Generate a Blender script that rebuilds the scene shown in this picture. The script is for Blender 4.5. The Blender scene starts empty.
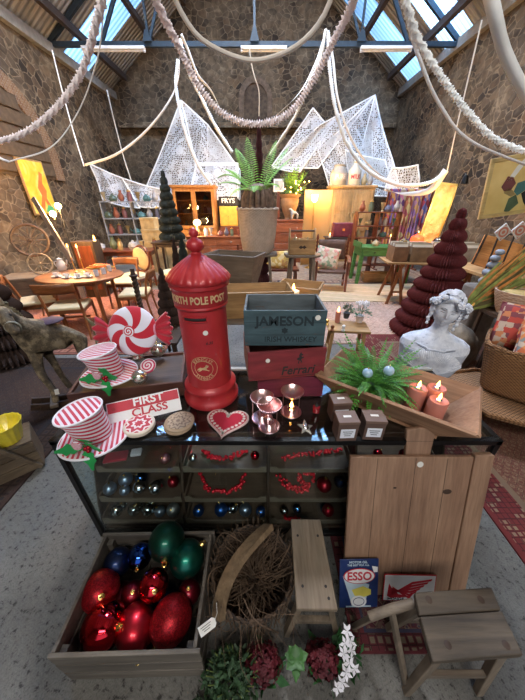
import bpy, bmesh, math, random
from math import sin, cos, pi, radians, sqrt, atan2
from mathutils import Vector, Matrix, Euler, noise

SC = bpy.context.scene
COL = SC.collection
# ---------------------------------------------------------------- camera
cam_d = bpy.data.cameras.new('camera')
cam = bpy.data.objects.new('camera', cam_d)
COL.objects.link(cam)
cam.location = (0, 0, 1.72)
cam.rotation_euler = (radians(90 - 28.8), 0, 0)
cam_d.sensor_fit = 'HORIZONTAL'
cam_d.sensor_width = 36
cam_d.lens = 36 * 264 / 525
cam_d.clip_start = 0.02
SC.camera = cam
# ---------------------------------------------------------------- world and daylight
world = bpy.data.worlds.new('daylight')
SC.world = world
world.use_nodes = True
bgn = world.node_tree.nodes['Background']
bgn.inputs[0].default_value = (0.80, 0.89, 1.0, 1)
bgn.inputs[1].default_value = 0.35


def light(name, kind, loc, power, col, size=0.1, sy=None, aim=None):
    d = bpy.data.lights.new(name, kind)
    d.energy = power
    d.color = col
    if kind == 'AREA':
        d.size = size
        if sy:
            d.shape = 'RECTANGLE'
            d.size_y = sy
    elif kind in ('POINT', 'SPOT'):
        d.shadow_soft_size = size
    o = bpy.data.objects.new(name, d)
    COL.objects.link(o)
    o.location = loc
    if aim:
        o.rotation_euler = (Vector(aim) - Vector(loc)).to_track_quat('-Z', 'Y').to_euler()
    return o


DAY = (0.95, 0.96, 1.0)
# daylight falling through the roof lights (the lamps stand outside, above the panes)
light('daylight_left', 'AREA', (-3.1, 7.6, 8.6), 2300, DAY, 1.3, 8.4, (-2.4, 7.2, 0))
light('daylight_right', 'AREA', (3.1, 7.8, 8.6), 2500, DAY, 1.3, 8.6, (2.4, 7.2, 0))
# daylight through the open doorway behind the camera
light('daylight_doorway', 'AREA', (0.25, -3.75, 2.1), 9, (0.84, 0.91, 1.0), 3.4, 2.6, (0.2, 4.0, 1.4))
light('front_fill_light', 'AREA', (0.25, -4.0, 5.6), 250, (1.0, 0.95, 0.88), 3.6, 2.2, (0.2, 6.0, 3.2))  # added unseen fill from high behind the camera, brightens garlands and roof
SC.view_settings.view_transform = 'Standard'
SC.view_settings.look = 'None'
SC.view_settings.exposure = 0.8
SC.view_settings.gamma = 1
SC.view_settings.use_curve_mapping = False

random.seed(7)
R = random.Random(11)
I4 = Matrix.Identity(4)


# ================================================================= materials
class NT:
    def __init__(s, name):
        s.m = bpy.data.materials.new(name)
        s.m.use_nodes = True
        s.t = s.m.node_tree
        s.t.nodes.clear()
        s.out = s.n('ShaderNodeOutputMaterial')
        s.co = s.n('ShaderNodeTexCoord').outputs['Object']

    def n(s, kind, **kw):
        x = s.t.nodes.new(kind)
        for k, v in kw.items():
            setattr(x, k, v)
        return x

    def l(s, a, b):
        s.t.links.new(a, b)

    def inp(s, node, key, v):
        i = node.inputs[key]
        if isinstance(v, bpy.types.NodeSocket):
            s.l(v, i)
        else:
            if hasattr(i.default_value, '__len__') and len(i.default_value) == 4 and len(v) == 3:
                v = (*v, 1)
            i.default_value = v

    def map(s, scale=(1, 1, 1), rot=(0, 0, 0), loc=(0, 0, 0), src=None):
        x = s.n('ShaderNodeMapping')
        s.l(src or s.co, x.inputs[0])
        x.inputs['Scale'].default_value = scale
        x.inputs['Rotation'].default_value = rot
        x.inputs['Location'].default_value = loc
        return x.outputs[0]

    def noise(s, scale, src=None, detail=4, dist=0, rough=.55):
        x = s.n('ShaderNodeTexNoise')
        s.l(src or s.co, x.inputs['Vector'])
        x.inputs['Scale'].default_value = scale
        x.inputs['Detail'].default_value = detail
        x.inputs['Distortion'].default_value = dist
        x.inputs['Roughness'].default_value = rough
        return x.outputs['Fac']

    def vor(s, scale, src=None, feature='F1', out='Distance', rnd=1.0, metric='EUCLIDEAN'):
        x = s.n('ShaderNodeTexVoronoi')
        x.feature = feature
        if feature != 'DISTANCE_TO_EDGE':
            x.distance = metric
        s.l(src or s.co, x.inputs['Vector'])
        x.inputs['Scale'].default_value = scale
        x.inputs['Randomness'].default_value = rnd
        return x.outputs[out]

    def ramp(s, fac, stops, const=False):
        x = s.n('ShaderNodeValToRGB')
        s.l(fac, x.inputs[0])
        if const:
            x.color_ramp.interpolation = 'CONSTANT'
        e = x.color_ramp.elements
        while len(e) < len(stops):
            e.new(0.5)
        for k, (p, c) in enumerate(stops):
            e[k].position = p
            e[k].color = (*c, 1) if len(c) == 3 else c
        return x.outputs[0]

    def mix(s, fac, a, b, mode='MIX'):
        x = s.n('ShaderNodeMix', data_type='RGBA', blend_type=mode)
        for i, v in ((0, fac), (6, a), (7, b)):
            if isinstance(v, bpy.types.NodeSocket):
                s.l(v, x.inputs[i])
            elif i == 0:
                x.inputs[0].default_value = v
            else:
                x.inputs[i].default_value = (*v, 1) if len(v) == 3 else v
        return x.outputs[2]

    def math(s, op, a, b=0.0, c=None):
        x = s.n('ShaderNodeMath', operation=op)
        for i, v in enumerate((a, b) if c is None else (a, b, c)):
            if isinstance(v, bpy.types.NodeSocket):
                s.l(v, x.inputs[i])
            else:
                x.inputs[i].default_value = v
        return x.outputs[0]

    def xyz(s, src=None):
        x = s.n('ShaderNodeSeparateXYZ')
        s.l(src or s.co, x.inputs[0])
        return x.outputs

    def bsdf(s, col, rough=.6, metal=0, bump=None, bs=.3, bd=.01, emit=None, es=1, coat=0, alpha=None, spec=None, sheen=0):
        b = s.n('ShaderNodeBsdfPrincipled')
        s.inp(b, 'Base Color', col)
        s.inp(b, 'Roughness', rough)
        s.inp(b, 'Metallic', metal)
        if coat:
            b.inputs['Coat Weight'].default_value = coat
        if spec is not None:
            b.inputs['Specular IOR Level'].default_value = spec
        if sheen:
            b.inputs['Sheen Weight'].default_value = sheen
        if emit is not None:
            s.inp(b, 'Emission Color', emit)
            s.inp(b, 'Emission Strength', es)
        if alpha is not None:
            s.inp(b, 'Alpha', alpha)
        if bump is not None:
            u = s.n('ShaderNodeBump')
            u.inputs['Strength'].default_value = bs
            u.inputs['Distance'].default_value = bd
            s.l(bump, u.inputs['Height'])
            s.l(u.outputs[0], b.inputs['Normal'])
        s.l(b.outputs[0], s.out.inputs[0])
        return s.m


def sh(c, k):
    return tuple(min(1, x * k) for x in c[:3])


def plain(name, col, rough=.55, metal=0, var=.18, sc=9, bump=.25, bsc=60, bd=.004, coat=0, emit=None, es=1, spec=None, sheen=0):
    n = NT(name)
    f = n.noise(sc)
    c = n.ramp(f, [(.3, sh(col, 1 - var)), (.7, sh(col, 1 + var))])
    return n.bsdf(c, rough, metal, n.noise(bsc) if bump else None, bump, bd, emit, es, coat, spec=spec, sheen=sheen)


def wood(name, c1, c2, axis='X', sc=1.0, rough=.6, dark=.5, coat=0, bs=.3):
    n = NT(name)
    s = {'X': (.35, 4, 4), 'Y': (4, .35, 4), 'Z': (4, 4, .35)}[axis]
    v = n.map(tuple(k * sc for k in s))
    g = n.noise(3.2, v, 6, 1.2)
    fine = n.noise(24, v, 3)
    c = n.ramp(g, [(.28, c1), (.5, tuple((a + b) / 2 for a, b in zip(c1, c2))), (.72, c2)])
    blot = n.ramp(n.noise(3.0, None, 3), [(.35, (dark,) * 3), (.6, (1, 1, 1))])
    c = n.mix(.55, c, blot, 'MULTIPLY')
    c = n.mix(.35, c, n.ramp(fine, [(.35, (.45, .42, .4)), (.6, (1, 1, 1))]), 'MULTIPLY')
    return n.bsdf(c, rough, 0, fine, bs, .004, coat=coat)


def stripes(name, vec, freq, c1, c2, rough=.8, duty=.5, curve=None):
    n = NT(name)
    x = n.xyz()
    d = n.math('ADD', n.math('ADD', n.math('MULTIPLY', x[0], vec[0]), n.math('MULTIPLY', x[1], vec[1])), n.math('MULTIPLY', x[2], vec[2]))
    f = n.math('FRACT', n.math('ADD', n.math('MULTIPLY', d, freq), 40.25))
    c = n.mix(n.math('GREATER_THAN', f, duty), c1, c2)
    return n.bsdf(c, rough, 0, n.noise(500), .15, .002, sheen=.3)


def swirl(name, arms, twist, c1, c2, duty=.5, rough=.8, gx=0, gy=1, scl=1.0):
    n = NT(name)
    x = n.xyz()
    a = n.math('DIVIDE', n.math('ARCTAN2', x[gy], x[gx]), 2 * pi)
    r = n.math('SQRT', n.math('ADD', n.math('MULTIPLY', x[gx], x[gx]), n.math('MULTIPLY', x[gy], x[gy])))
    f = n.math('FRACT', n.math('ADD', n.math('ADD', n.math('MULTIPLY', a, arms), n.math('MULTIPLY', r, twist)), 20.0))
    c = n.mix(n.math('GREATER_THAN', f, duty), c1, c2)
    return n.bsdf(c, rough, 0, n.noise(400), .2, .002, sheen=.3)


def rings(name, freq, c1, c2, duty=.5, gx=0, gy=1, rough=.6, stars=0):
    n = NT(name)
    x = n.xyz()
    a = n.math('ARCTAN2', x[gy], x[gx])
    r = n.math('SQRT', n.math('ADD', n.math('MULTIPLY', x[gx], x[gx]), n.math('MULTIPLY', x[gy], x[gy])))
    if stars:
        r = n.math('MULTIPLY', r, n.math('ADD', n.math('MULTIPLY', n.math('COSINE', n.math('MULTIPLY', a, stars)), .16), 1.0))
    f = n.math('FRACT', n.math('MULTIPLY', r, freq))
    c = n.mix(n.math('GREATER_THAN', f, duty), c1, c2)
    return n.bsdf(c, rough, 0, n.noise(200), .2, .002)


def rug_mat(name, base, acc, acc2, border, hx, hy, bw=.09, sc=9, rough=.95):
    n = NT(name)
    x = n.xyz()
    ax = n.math('ABSOLUTE', x[0])
    ay = n.math('ABSOLUTE', x[1])
    edge = n.math('MINIMUM', n.math('SUBTRACT', hx, ax), n.math('SUBTRACT', hy, ay))
    v = n.vor(sc, None, 'F1', 'Distance', .25, 'MANHATTAN')
    c = n.ramp(v, [(0, acc2), (.18, acc), (.3, base), (.62, sh(base, .55)), (.75, acc), (.85, base)], True)
    v2 = n.vor(sc * 2.3, None, 'F1', 'Distance', .5, 'CHEBYCHEV')
    c = n.mix(.4, c, n.ramp(v2, [(0, acc2), (.25, base), (.45, acc), (.6, sh(base, .5))], True))
    vb = n.vor(sc * 1.7, None, 'F1', 'Distance', .1, 'CHEBYCHEV')
    cb = n.ramp(vb, [(0, acc2), (.16, acc), (.3, border), (.42, sh(border, .4)), (.52, acc)], True)
    c = n.mix(n.math('LESS_THAN', edge, bw), c, cb)
    c = n.mix(n.math('LESS_THAN', n.math('ABSOLUTE', n.math('SUBTRACT', edge, bw)), bw * .09), c, acc2)
    c = n.mix(n.math('LESS_THAN', edge, bw * .12), c, border)
    c = n.mix(.5, c, n.ramp(n.noise(5), [(.3, (.55, .55, .55)), (.7, (1, 1, 1))]), 'MULTIPLY')
    return n.bsdf(c, rough, 0, n.noise(300), .5, .004)


def weave(name, c1, c2, sx=60, sz=60, rough=.8):
    """wicker: strands running both ways, one set passing over the other"""
    n = NT(name)
    x = n.xyz()
    a = n.math('DIVIDE', n.math('ARCTAN2', x[1], x[0]), 2 * pi)
    h = n.math('SINE', n.math('MULTIPLY', x[2], sz * 2))
    v = n.math('SINE', n.math('MULTIPLY', n.math('ADD', x[0], x[1]), sx))
    f = n.math('ADD', n.math('MULTIPLY', n.math('MULTIPLY', h, v), .5), .5)
    c = n.mix(n.ramp(f, [(.2, (0, 0, 0)), (.6, (1, 1, 1))]), c1, c2)
    c = n.mix(.4, c, n.ramp(n.noise(12), [(.3, (.5, .5, .5)), (.7, (1, 1, 1))]), 'MULTIPLY')
    return n.bsdf(c, rough, 0, f, .6, .006)


def weave_flat(name, c1, c2, sx=60, sy=60):
    n = NT(name)
    x = n.xyz()
    f = n.math('ADD', n.math('MULTIPLY', n.math('MULTIPLY', n.math('SINE', n.math('MULTIPLY', x[0], sx)), n.math('SINE', n.math('MULTIPLY', x[1], sy))), .5), .5)
    g = n.math('ABSOLUTE', n.math('SINE', n.math('MULTIPLY', x[1], sy * .35)))
    c = n.mix(n.ramp(f, [(.2, (0, 0, 0)), (.6, (1, 1, 1))]), c1, c2)
    c = n.mix(.6, c, n.ramp(g, [(.05, (.35, .3, .28)), (.4, (1, 1, 1))]), 'MULTIPLY')
    return n.bsdf(c, .8, 0, f, .6, .006)


def glass_mat(name, tint=(.9, .95, .95), refl=1.0, ior=1.5):
    n = NT(name)
    t = n.n('ShaderNodeBsdfTransparent')
    t.inputs[0].default_value = (*tint, 1)
    g = n.n('ShaderNodeBsdfGlossy')
    g.inputs['Roughness'].default_value = .03
    f = n.n('ShaderNodeLayerWeight')
    f.inputs[0].default_value = .5
    m = n.n('ShaderNodeMixShader')
    k = n.math('ADD', n.math('MULTIPLY', n.math('POWER', f.outputs['Facing'], 4.0), .7), .03)
    n.l(n.math('MULTIPLY', k, refl), m.inputs[0])
    n.l(t.outputs[0], m.inputs[1])
    n.l(g.outputs[0], m.inputs[2])
    n.l(m.outputs[0], n.out.inputs[0])
    return n.m


def lace_mat(name, col, scale=26, th=.12):
    n = NT(name)
    d = n.vor(scale, None, 'DISTANCE_TO_EDGE', 'Distance', .55)
    a = n.math('LESS_THAN', d, th)
    big = n.ramp(n.vor(scale * .13, None, 'F1', 'Distance', .6), [(.32, (1, 1, 1)), (.42, (0, 0, 0))])
    a = n.math('MAXIMUM', a, n.math('MULTIPLY', big, n.math('LESS_THAN', d, th * 1.9)))
    return n.bsdf(n.ramp(n.noise(3), [(.3, sh(col, .85)), (.7, col)]), .9, 0, None, alpha=a)


def emis(name, col, st):
    n = NT(name)
    e = n.n('ShaderNodeEmission')
    e.inputs[0].default_value = (*col, 1)
    e.inputs[1].default_value = st
    n.l(e.outputs[0], n.out.inputs[0])
    return n.m


# ================================================================= mesh building
class MB:
    def __init__(s, M=None):
        s.v, s.f, s.mi, s.m = [], [], [], 0
        s.M = M or I4

    def add(s, vs, fs):
        b = len(s.v)
        s.v += [tuple(s.M @ Vector(p)) for p in vs]
        s.f += [tuple(i + b for i in f) for f in fs]
        s.mi += [s.m] * len(fs)
        return s

    def box(s, c, d, rot=(0, 0, 0)):
        E = Euler(rot).to_matrix()
        vs = [Vector(c) + E @ Vector((x * d[0] / 2, y * d[1] / 2, z * d[2] / 2)) for x in (-1, 1) for y in (-1, 1) for z in (-1, 1)]
        return s.add(vs, [(0, 1, 3, 2), (4, 6, 7, 5), (0, 4, 5, 1), (2, 3, 7, 6), (0, 2, 6, 4), (1, 5, 7, 3)])

    def hexa(s, bot, top):
        return s.add(list(bot) + list(top), [(3, 2, 1, 0), (4, 5, 6, 7), (0, 1, 5, 4), (1, 2, 6, 5), (2, 3, 7, 6), (3, 0, 4, 7)])

    def bar(s, p, q, w, h, up=(0, 0, 1), w2=None, h2=None):
        p, q = Vector(p), Vector(q)
        d = (q - p).normalized()
        u = Vector(up)
        if abs(d.dot(u)) > .98:
            u = Vector((0, 1, 0))
        a = d.cross(u).normalized()
        b = a.cross(d).normalized()
        w2 = w if w2 is None else w2
        h2 = h if h2 is None else h2
        Q = lambda c, w, h: [c - a * w / 2 - b * h / 2, c + a * w / 2 - b * h / 2, c + a * w / 2 + b * h / 2, c - a * w / 2 + b * h / 2]
        return s.hexa(Q(p, w, h), Q(q, w2, h2))

    def tube(s, pts, r, n=8, closed=False, cap=True, rad=None):
        pts = [Vector(p) for p in pts]
        N = len(pts)
        vs, fs = [], []
        prev = None
        for i, p in enumerate(pts):
            if closed:
                d = pts[(i + 1) % N] - pts[i - 1]
            else:
                d = pts[min(i + 1, N - 1)] - pts[max(i - 1, 0)]
            d = d.normalized() if d.length > 1e-9 else Vector((0, 0, 1))
            if prev is None:
                a = d.cross(Vector((0, 0, 1)) if abs(d.z) < .9 else Vector((1, 0, 0))).normalized()
            else:
                a = (prev - d * prev.dot(d)).normalized()
            prev = a
            b = d.cross(a)
            rr = r(i / max(1, N - 1)) if callable(r) else (r[i] if isinstance(r, (list, tuple)) else r)
            for k in range(n):
                t = 2 * pi * k / n
                q = rr * (rad(i, k, n) if rad else 1)
                vs.append(p + a * cos(t) * q + b * sin(t) * q)
        L = N if closed else N - 1
        for i in range(L):
            j = (i + 1) % N
            for k in range(n):
                fs.append((i * n + k, i * n + (k + 1) % n, j * n + (k + 1) % n, j * n + k))
        if cap and not closed:
            fs += [tuple(range(n))[::-1], tuple((N - 1) * n + k for k in range(n))]
        return s.add(vs, fs)

    def lathe(s, prof, n=32, c=(0, 0, 0), mod=None, cap=True):
        vs, fs = [], []
        for r, z in prof:
            for k in range(n):
                a = 2 * pi * k / n
                q = mod(a, r, z) if mod else r
                vs.append((c[0] + q * cos(a), c[1] + q * sin(a), c[2] + z))
        for i in range(len(prof) - 1):
            for k in range(n):
                fs.append((i * n + k, i * n + (k + 1) % n, (i + 1) * n + (k + 1) % n, (i + 1) * n + k))
        if cap:
            fs += [tuple(range(n))[::-1], tuple((len(prof) - 1) * n + k for k in range(n))]
        return s.add(vs, fs)

    def sph(s, c, r, sc=(1, 1, 1), n=20, m=12, E=None):
        vs, fs = [], []
        for j in range(m + 1):
            t = pi * j / m
            for k in range(n):
                a = 2 * pi * k / n
                p = Vector((r * sc[0] * sin(t) * cos(a), r * sc[1] * sin(t) * sin(a), r * sc[2] * cos(t)))
                vs.append(Vector(c) + (E @ p if E else p))
        for j in range(m):
            for k in range(n):
                fs.append((j * n + k, (j + 1) * n + k, (j + 1) * n + (k + 1) % n, j * n + (k + 1) % n))
        return s.add(vs, fs)

    def prism(s, poly, h, o=(0, 0, 0), u=(1, 0, 0), v=(0, 1, 0)):
        o, u, v = Vector(o), Vector(u), Vector(v)
        w = u.cross(v).normalized()
        n = len(poly)
        vs = [o + u * x + v * y for x, y in poly] + [o + u * x + v * y + w * h for x, y in poly]
        return s.add(vs, [tuple(range(n))[::-1], tuple(range(n, 2 * n))] + [(i, (i + 1) % n, n + (i + 1) % n, n + i) for i in range(n)])

    def grid(s, fn, nu, nv, thick=None):
        vs = [fn(i / nu, j / nv) for i in range(nu + 1) for j in range(nv + 1)]
        fs = [(i * (nv + 1) + j, (i + 1) * (nv + 1) + j, (i + 1) * (nv + 1) + j + 1, i * (nv + 1) + j + 1) for i in range(nu) for j in range(nv)]
        return s.add(vs, fs)

    def build(s, name, mats, par=None, bev=0, smooth=None, sub=0, solid=0, remesh=0, loc=None):
        me = bpy.data.meshes.new(name)
        me.from_pydata(s.v, [], s.f)
        for k, i in enumerate(s.mi):
            me.polygons[k].material_index = i
        for x in (mats if isinstance(mats, (list, tuple)) else [mats]):
            me.materials.append(x)
        bm = bmesh.new()
        bm.from_mesh(me)
        bmesh.ops.remove_doubles(bm, verts=bm.verts, dist=1e-6)
        bmesh.ops.recalc_face_normals(bm, faces=bm.faces)
        bm.to_mesh(me)
        bm.free()
        o = bpy.data.objects.new(name, me)
        COL.objects.link(o)
        if par is not None:
            o.parent = par
        if loc:
            o.location = loc
        if solid:
            k = o.modifiers.new('solid', 'SOLIDIFY')
            k.thickness = solid
            k.offset = 0
        if bev:
            k = o.modifiers.new('bevel', 'BEVEL')
            k.width = bev
            k.segments = 2
            k.limit_method = 'ANGLE'
        if remesh:
            k = o.modifiers.new('remesh', 'REMESH')
            k.mode = 'VOXEL'
            k.voxel_size = remesh
            k.use_smooth_shade = True
            q = o.modifiers.new('soft', 'SMOOTH')
            q.iterations = 2
        if sub:
            k = o.modifiers.new('sub', 'SUBSURF')
            k.levels = k.render_levels = sub
        if smooth is None:
            smooth = 40
        if smooth:
            for p in me.polygons:
                p.use_smooth = True
            try:
                me.set_sharp_from_angle(angle=radians(smooth))
            except Exception:
                pass
        return o


def T(name, label, cat, loc=(0, 0, 0), rz=0, group=None, rot=None):
    o = bpy.data.objects.new(name, None)
    o.empty_display_size = .05
    COL.objects.link(o)
    o.location = loc
    o.rotation_euler = rot if rot else (0, 0, rz)
    return tag(o, label, cat, group)


def tag(o, label, cat, group=None, kind=None):
    o['label'] = label
    o['category'] = cat
    if group:
        o['group'] = group
    if kind:
        o['kind'] = kind
    return o


def struct(o):
    o['kind'] = 'structure'
    return o


def dup(o, loc=None, rz=None, label=None, group=None, par=None):
    c = o.copy()
    COL.objects.link(c)
    c.parent = par
    if loc is not None:
        c.location = loc
    if rz is not None:
        c.rotation_euler = (c.rotation_euler[0], c.rotation_euler[1], rz)
    if label:
        c['label'] = label
    if group:
        c['group'] = group
    for ch in [x for x in bpy.data.objects if x.parent == o]:
        dup(ch, par=c)
    return c


def spline(pts, k=8):
    P = [Vector(p) for p in pts]
    P = [P[0] * 2 - P[1]] + P + [P[-1] * 2 - P[-2]]
    out = []
    for i in range(1, len(P) - 2):
        a, b, c, d = P[i - 1:i + 3]
        for j in range(k):
            t = j / k
            out.append(.5 * ((2 * b) + (c - a) * t + (2 * a - 5 * b + 4 * c - d) * t * t + (3 * b - a - 3 * c + d) * t ** 3))
    out.append(P[-2])
    return out


def text(s, size, M, m, par, name='lettering', ext=.0008, bold=0, sx=1, bend=0, arc=0, align='CENTER', shear=0):
    """letters as a mesh; bend wraps them round a vertical cylinder of that radius, arc sets them on a circle in their own plane"""
    c = bpy.data.curves.new(name, 'FONT')
    c.body = s
    c.size = size
    c.align_x = align
    c.align_y = 'CENTER'
    c.extrude = ext
    c.offset = bold
    c.shear = shear
    c.resolution_u = 3
    t = bpy.data.objects.new(name, c)
    COL.objects.link(t)
    bpy.context.view_layer.update()
    me = bpy.data.meshes.new_from_object(t)
    bpy.data.objects.remove(t)
    for v in me.vertices:
        x, y, z = v.co
        x *= sx
        if arc:
            a = x / arc
            rr = arc + y
            x, y = rr * sin(a), (rr * cos(a))
        if bend:
            a = x / bend
            v.co = M @ Vector(((bend + z) * sin(a), -(bend + z) * cos(a), y))
        else:
            v.co = M @ Vector((x, y, z))
    me.materials.clear()
    me.materials.append(m)
    o = bpy.data.objects.new(name, me)
    COL.objects.link(o)
    o.parent = par
    return o


def frame_of(o, u, v):
    """matrix whose x,y axes run along u and v at origin o"""
    u = Vector(u).normalized()
    v = Vector(v)
    v = (v - u * u.dot(v)).normalized()
    w = u.cross(v)
    M = Matrix((u, v, w)).transposed().to_4x4()
    M.translation = Vector(o)
    return M


def TR(x=0, y=0, z=0):
    return Matrix.Translation((x, y, z))


def RX(a):
    return Matrix.Rotation(a, 4, 'X')


def RY(a):
    return Matrix.Rotation(a, 4, 'Y')


def RZ(a):
    return Matrix.Rotation(a, 4, 'Z')


ORD = ['first', 'second', 'third', 'fourth', 'fifth', 'sixth', 'seventh', 'eighth', 'ninth', 'tenth']

# ================================================================= palette
BLK = plain('black_metal', (.012, .012, .013), .4, .6, bump=.05)
RED = plain('red_felt', (.42, .01, .03), .85, sheen=.4)
WHT = plain('white_felt', (.78, .76, .8), .85, var=.05)
WHITE = plain('white_paint', (.75, .75, .75), .5, var=.05)
GRN = plain('green_felt', (.01, .27, .06), .7, var=.3)
GOLD = plain('gold', (.9, .6, .2), .25, 1, bump=0)
BRASS = plain('brass', (.7, .48, .15), .3, 1)
SILV = plain('silver', (.8, .8, .82), .15, 1, bump=0)
PAPER = plain('paper', (.75, .73, .68), .8, var=.05)
INK = plain('dark_ink', (.02, .018, .018), .7)
W_PINE = wood('pine', (.36, .2, .08), (.62, .38, .16), 'X')
W_PINEZ = wood('pine_upright', (.36, .2, .08), (.62, .38, .16), 'Z')
W_OLD = wood('old_grey_wood', (.13, .1, .075), (.3, .235, .17), 'X')
W_OLDY = wood('old_grey_wood_long', (.15, .11, .08), (.34, .27, .2), 'Y')
W_OLDZ = wood('old_grey_wood_upright', (.13, .1, .075), (.3, .235, .17), 'Z')
W_TEAK = wood('teak', (.22, .07, .02), (.4, .14, .045), 'X', rough=.4)
W_TEAKZ = wood('teak_upright', (.24, .08, .025), (.42, .155, .05), 'Z', rough=.4)
W_MAH = wood('mahogany', (.1, .022, .01), (.26, .07, .03), 'X', rough=.35)
W_MAHZ = wood('mahogany_upright', (.1, .022, .01), (.26, .07, .03), 'Z', rough=.35)
W_DARK = wood('dark_wood', (.035, .018, .01), (.09, .05, .03), 'X')
W_DARKZ = wood('dark_wood_upright', (.035, .018, .01), (.09, .05, .03), 'Z')
CREAM = plain('cream_upholstery', (.62, .5, .3), .9, var=.12, bsc=250)
FLAME = emis('candle_flame', (1, .42, .08), 14)
WAX = plain('candle_wax', (.46, .17, .13), .5, var=.1)
WAXW = plain('white_wax', (.85, .75, .55), .5, emit=(1, .6, .25), es=.25, bump=0)
LEAF = plain('fern_green', (.065, .22, .025), .55, var=.5, sc=30)
LEAFD = plain('dark_leaf', (.02, .09, .02), .5, var=.5, sc=30)
GLASS = glass_mat('clear_glass')
STEM = plain('stem_green', (.12, .16, .04), .7)
SOIL = plain('soil', (.03, .02, .012), .95)


def flame(par, z, s=1.0, x=0, y=0):
    m = MB()
    m.lathe([(.001, 0), (.006, .006), (.008, .014), (.005, .026), (.0008, .04)], 10, (x, y, z))
    m.v = [(x + (a - x) * s, y + (b - y) * s, z + (c - z) * s) for a, b, c in m.v]
    return m.build('flame', FLAME, par)

# ================================================================= THE ROOM
XL, XR, YF, YB, ZE, ZR, XM = -5.5, 5.1, -3.4, 13.0, 5.3, 9.3, -.2


def stone_mat(name, tone=1.0, sc=4.8):
    n = NT(name)
    nz = n.n('ShaderNodeTexNoise')
    n.l(n.co, nz.inputs['Vector'])
    nz.inputs['Scale'].default_value = 2.2
    nz.inputs['Detail'].default_value = 3
    w = n.n('ShaderNodeVectorMath', operation='MULTIPLY_ADD')
    n.l(nz.outputs['Color'], w.inputs[0])
    w.inputs[1].default_value = (.16, .16, .16)
    n.l(n.co, w.inputs[2])
    v = n.map((1, 1, 1.35), src=w.outputs[0])
    d = n.vor(sc, v, 'DISTANCE_TO_EDGE', 'Distance')
    c = n.vor(sc, v, 'F1', 'Color')
    g = n.xyz(c)[0]
    t = lambda a: tuple(x * tone * k_ for x, k_ in zip(a, (1.12, 1.0, .86)))
    stone = n.ramp(g, [(0, t((.018, .013, .009))), (.35, t((.07, .05, .032))), (.6, t((.03, .024, .018))), (.8, t((.13, .09, .055))), (1, t((.08, .065, .05)))])
    stone = n.mix(.6, stone, n.ramp(n.noise(9, None, 6), [(.3, (.35, .33, .3)), (.7, (1.0, 1.0, 1.0))]), 'MULTIPLY')
    mortar = n.ramp(n.noise(5, None, 5), [(.3, t((.06, .046, .03))), (.7, t((.24, .2, .145)))])
    f = n.ramp(d, [(.015, (0, 0, 0)), (.07, (1, 1, 1))])
    big = n.ramp(n.noise(1.1, None, 4), [(.42, (0, 0, 0)), (.6, (1, 1, 1))])
    f = n.mix(n.math('MULTIPLY', big, .55), f, (.0, .0, .0))
    col = n.mix(f, mortar, stone)
    h = n.math('ADD', n.math('MINIMUM', d, .16), n.math('MULTIPLY', n.noise(12, None, 5), .12))
    return n.bsdf(col, .92, 0, h, .7, .08)


STONE = stone_mat('rubble_stone', 1.0)
STONE_L = stone_mat('rubble_stone_pale', 1.2, 4.6)
BRICKM = NT('old_brick')
_b = BRICKM.n('ShaderNodeTexBrick')
BRICKM.l(BRICKM.map((1, 1, 1), (0, pi / 2, 0)), _b.inputs[0])
_b.inputs['Scale'].default_value = 5
_b.inputs[1].default_value = (.16, .075, .035, 1)
_b.inputs[2].default_value = (.25, .14, .065, 1)
_b.inputs[3].default_value = (.3, .25, .18, 1)
BRICKM = BRICKM.bsdf(_b.outputs[0], .9, 0, _b.outputs[1], .4, .02)


def roof_mat():
    n = NT('corrugated_sheet')
    x = n.xyz()
    s = n.math('SINE', n.math('MULTIPLY', x[1], 2 * pi / .15))
    c = n.ramp(n.noise(1.4, n.map((.6, 5, .6)), 5), [(.3, (.24, .22, .2)), (.7, (.5, .48, .45))])
    return n.bsdf(c, .8, 0, s, 1, .03)


ROOFM = roof_mat()
SKYM = NT('rooflight_sheet')
_x = SKYM.xyz()
_s = SKYM.math('ADD', SKYM.math('MULTIPLY', SKYM.math('SINE', SKYM.math('MULTIPLY', _x[1], 2 * pi / .15)), .5), .5)
_t = SKYM.n('ShaderNodeBsdfTransparent')
SKYM.l(SKYM.ramp(_s, [(0, (.16, .26, .40)), (1, (.42, .56, .72))]), _t.inputs[0])
_d = SKYM.n('ShaderNodeBsdfTranslucent')
_d.inputs[0].default_value = (.5, .7, .9, 1)
_m = SKYM.n('ShaderNodeMixShader')
_m.inputs[0].default_value = .25
SKYM.l(_t.outputs[0], _m.inputs[1])
SKYM.l(_d.outputs[0], _m.inputs[2])
SKYM.l(_m.outputs[0], SKYM.out.inputs[0])
SKYM = SKYM.m

n = NT('concrete_floor')
c = n.ramp(n.noise(2.2, None, 6), [(.3, (.115, .11, .10)), (.7, (.205, .198, .18))])
c = n.mix(1, c, n.ramp(n.noise(38, None, 4, rough=.7), [(.36, (.25, .24, .24)), (.44, (.9, .9, .9)), (.7, (1.05, 1.05, 1.05))]), 'MULTIPLY')
c = n.mix(.5, c, n.ramp(n.noise(150, None, 2), [(.35, (.5, .5, .5)), (.6, (1, 1, 1))]), 'MULTIPLY')
CONC = n.bsdf(c, .85, 0, n.noise(40, None, 5), .5, .01)
n = NT('far_floor_planks')

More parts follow.
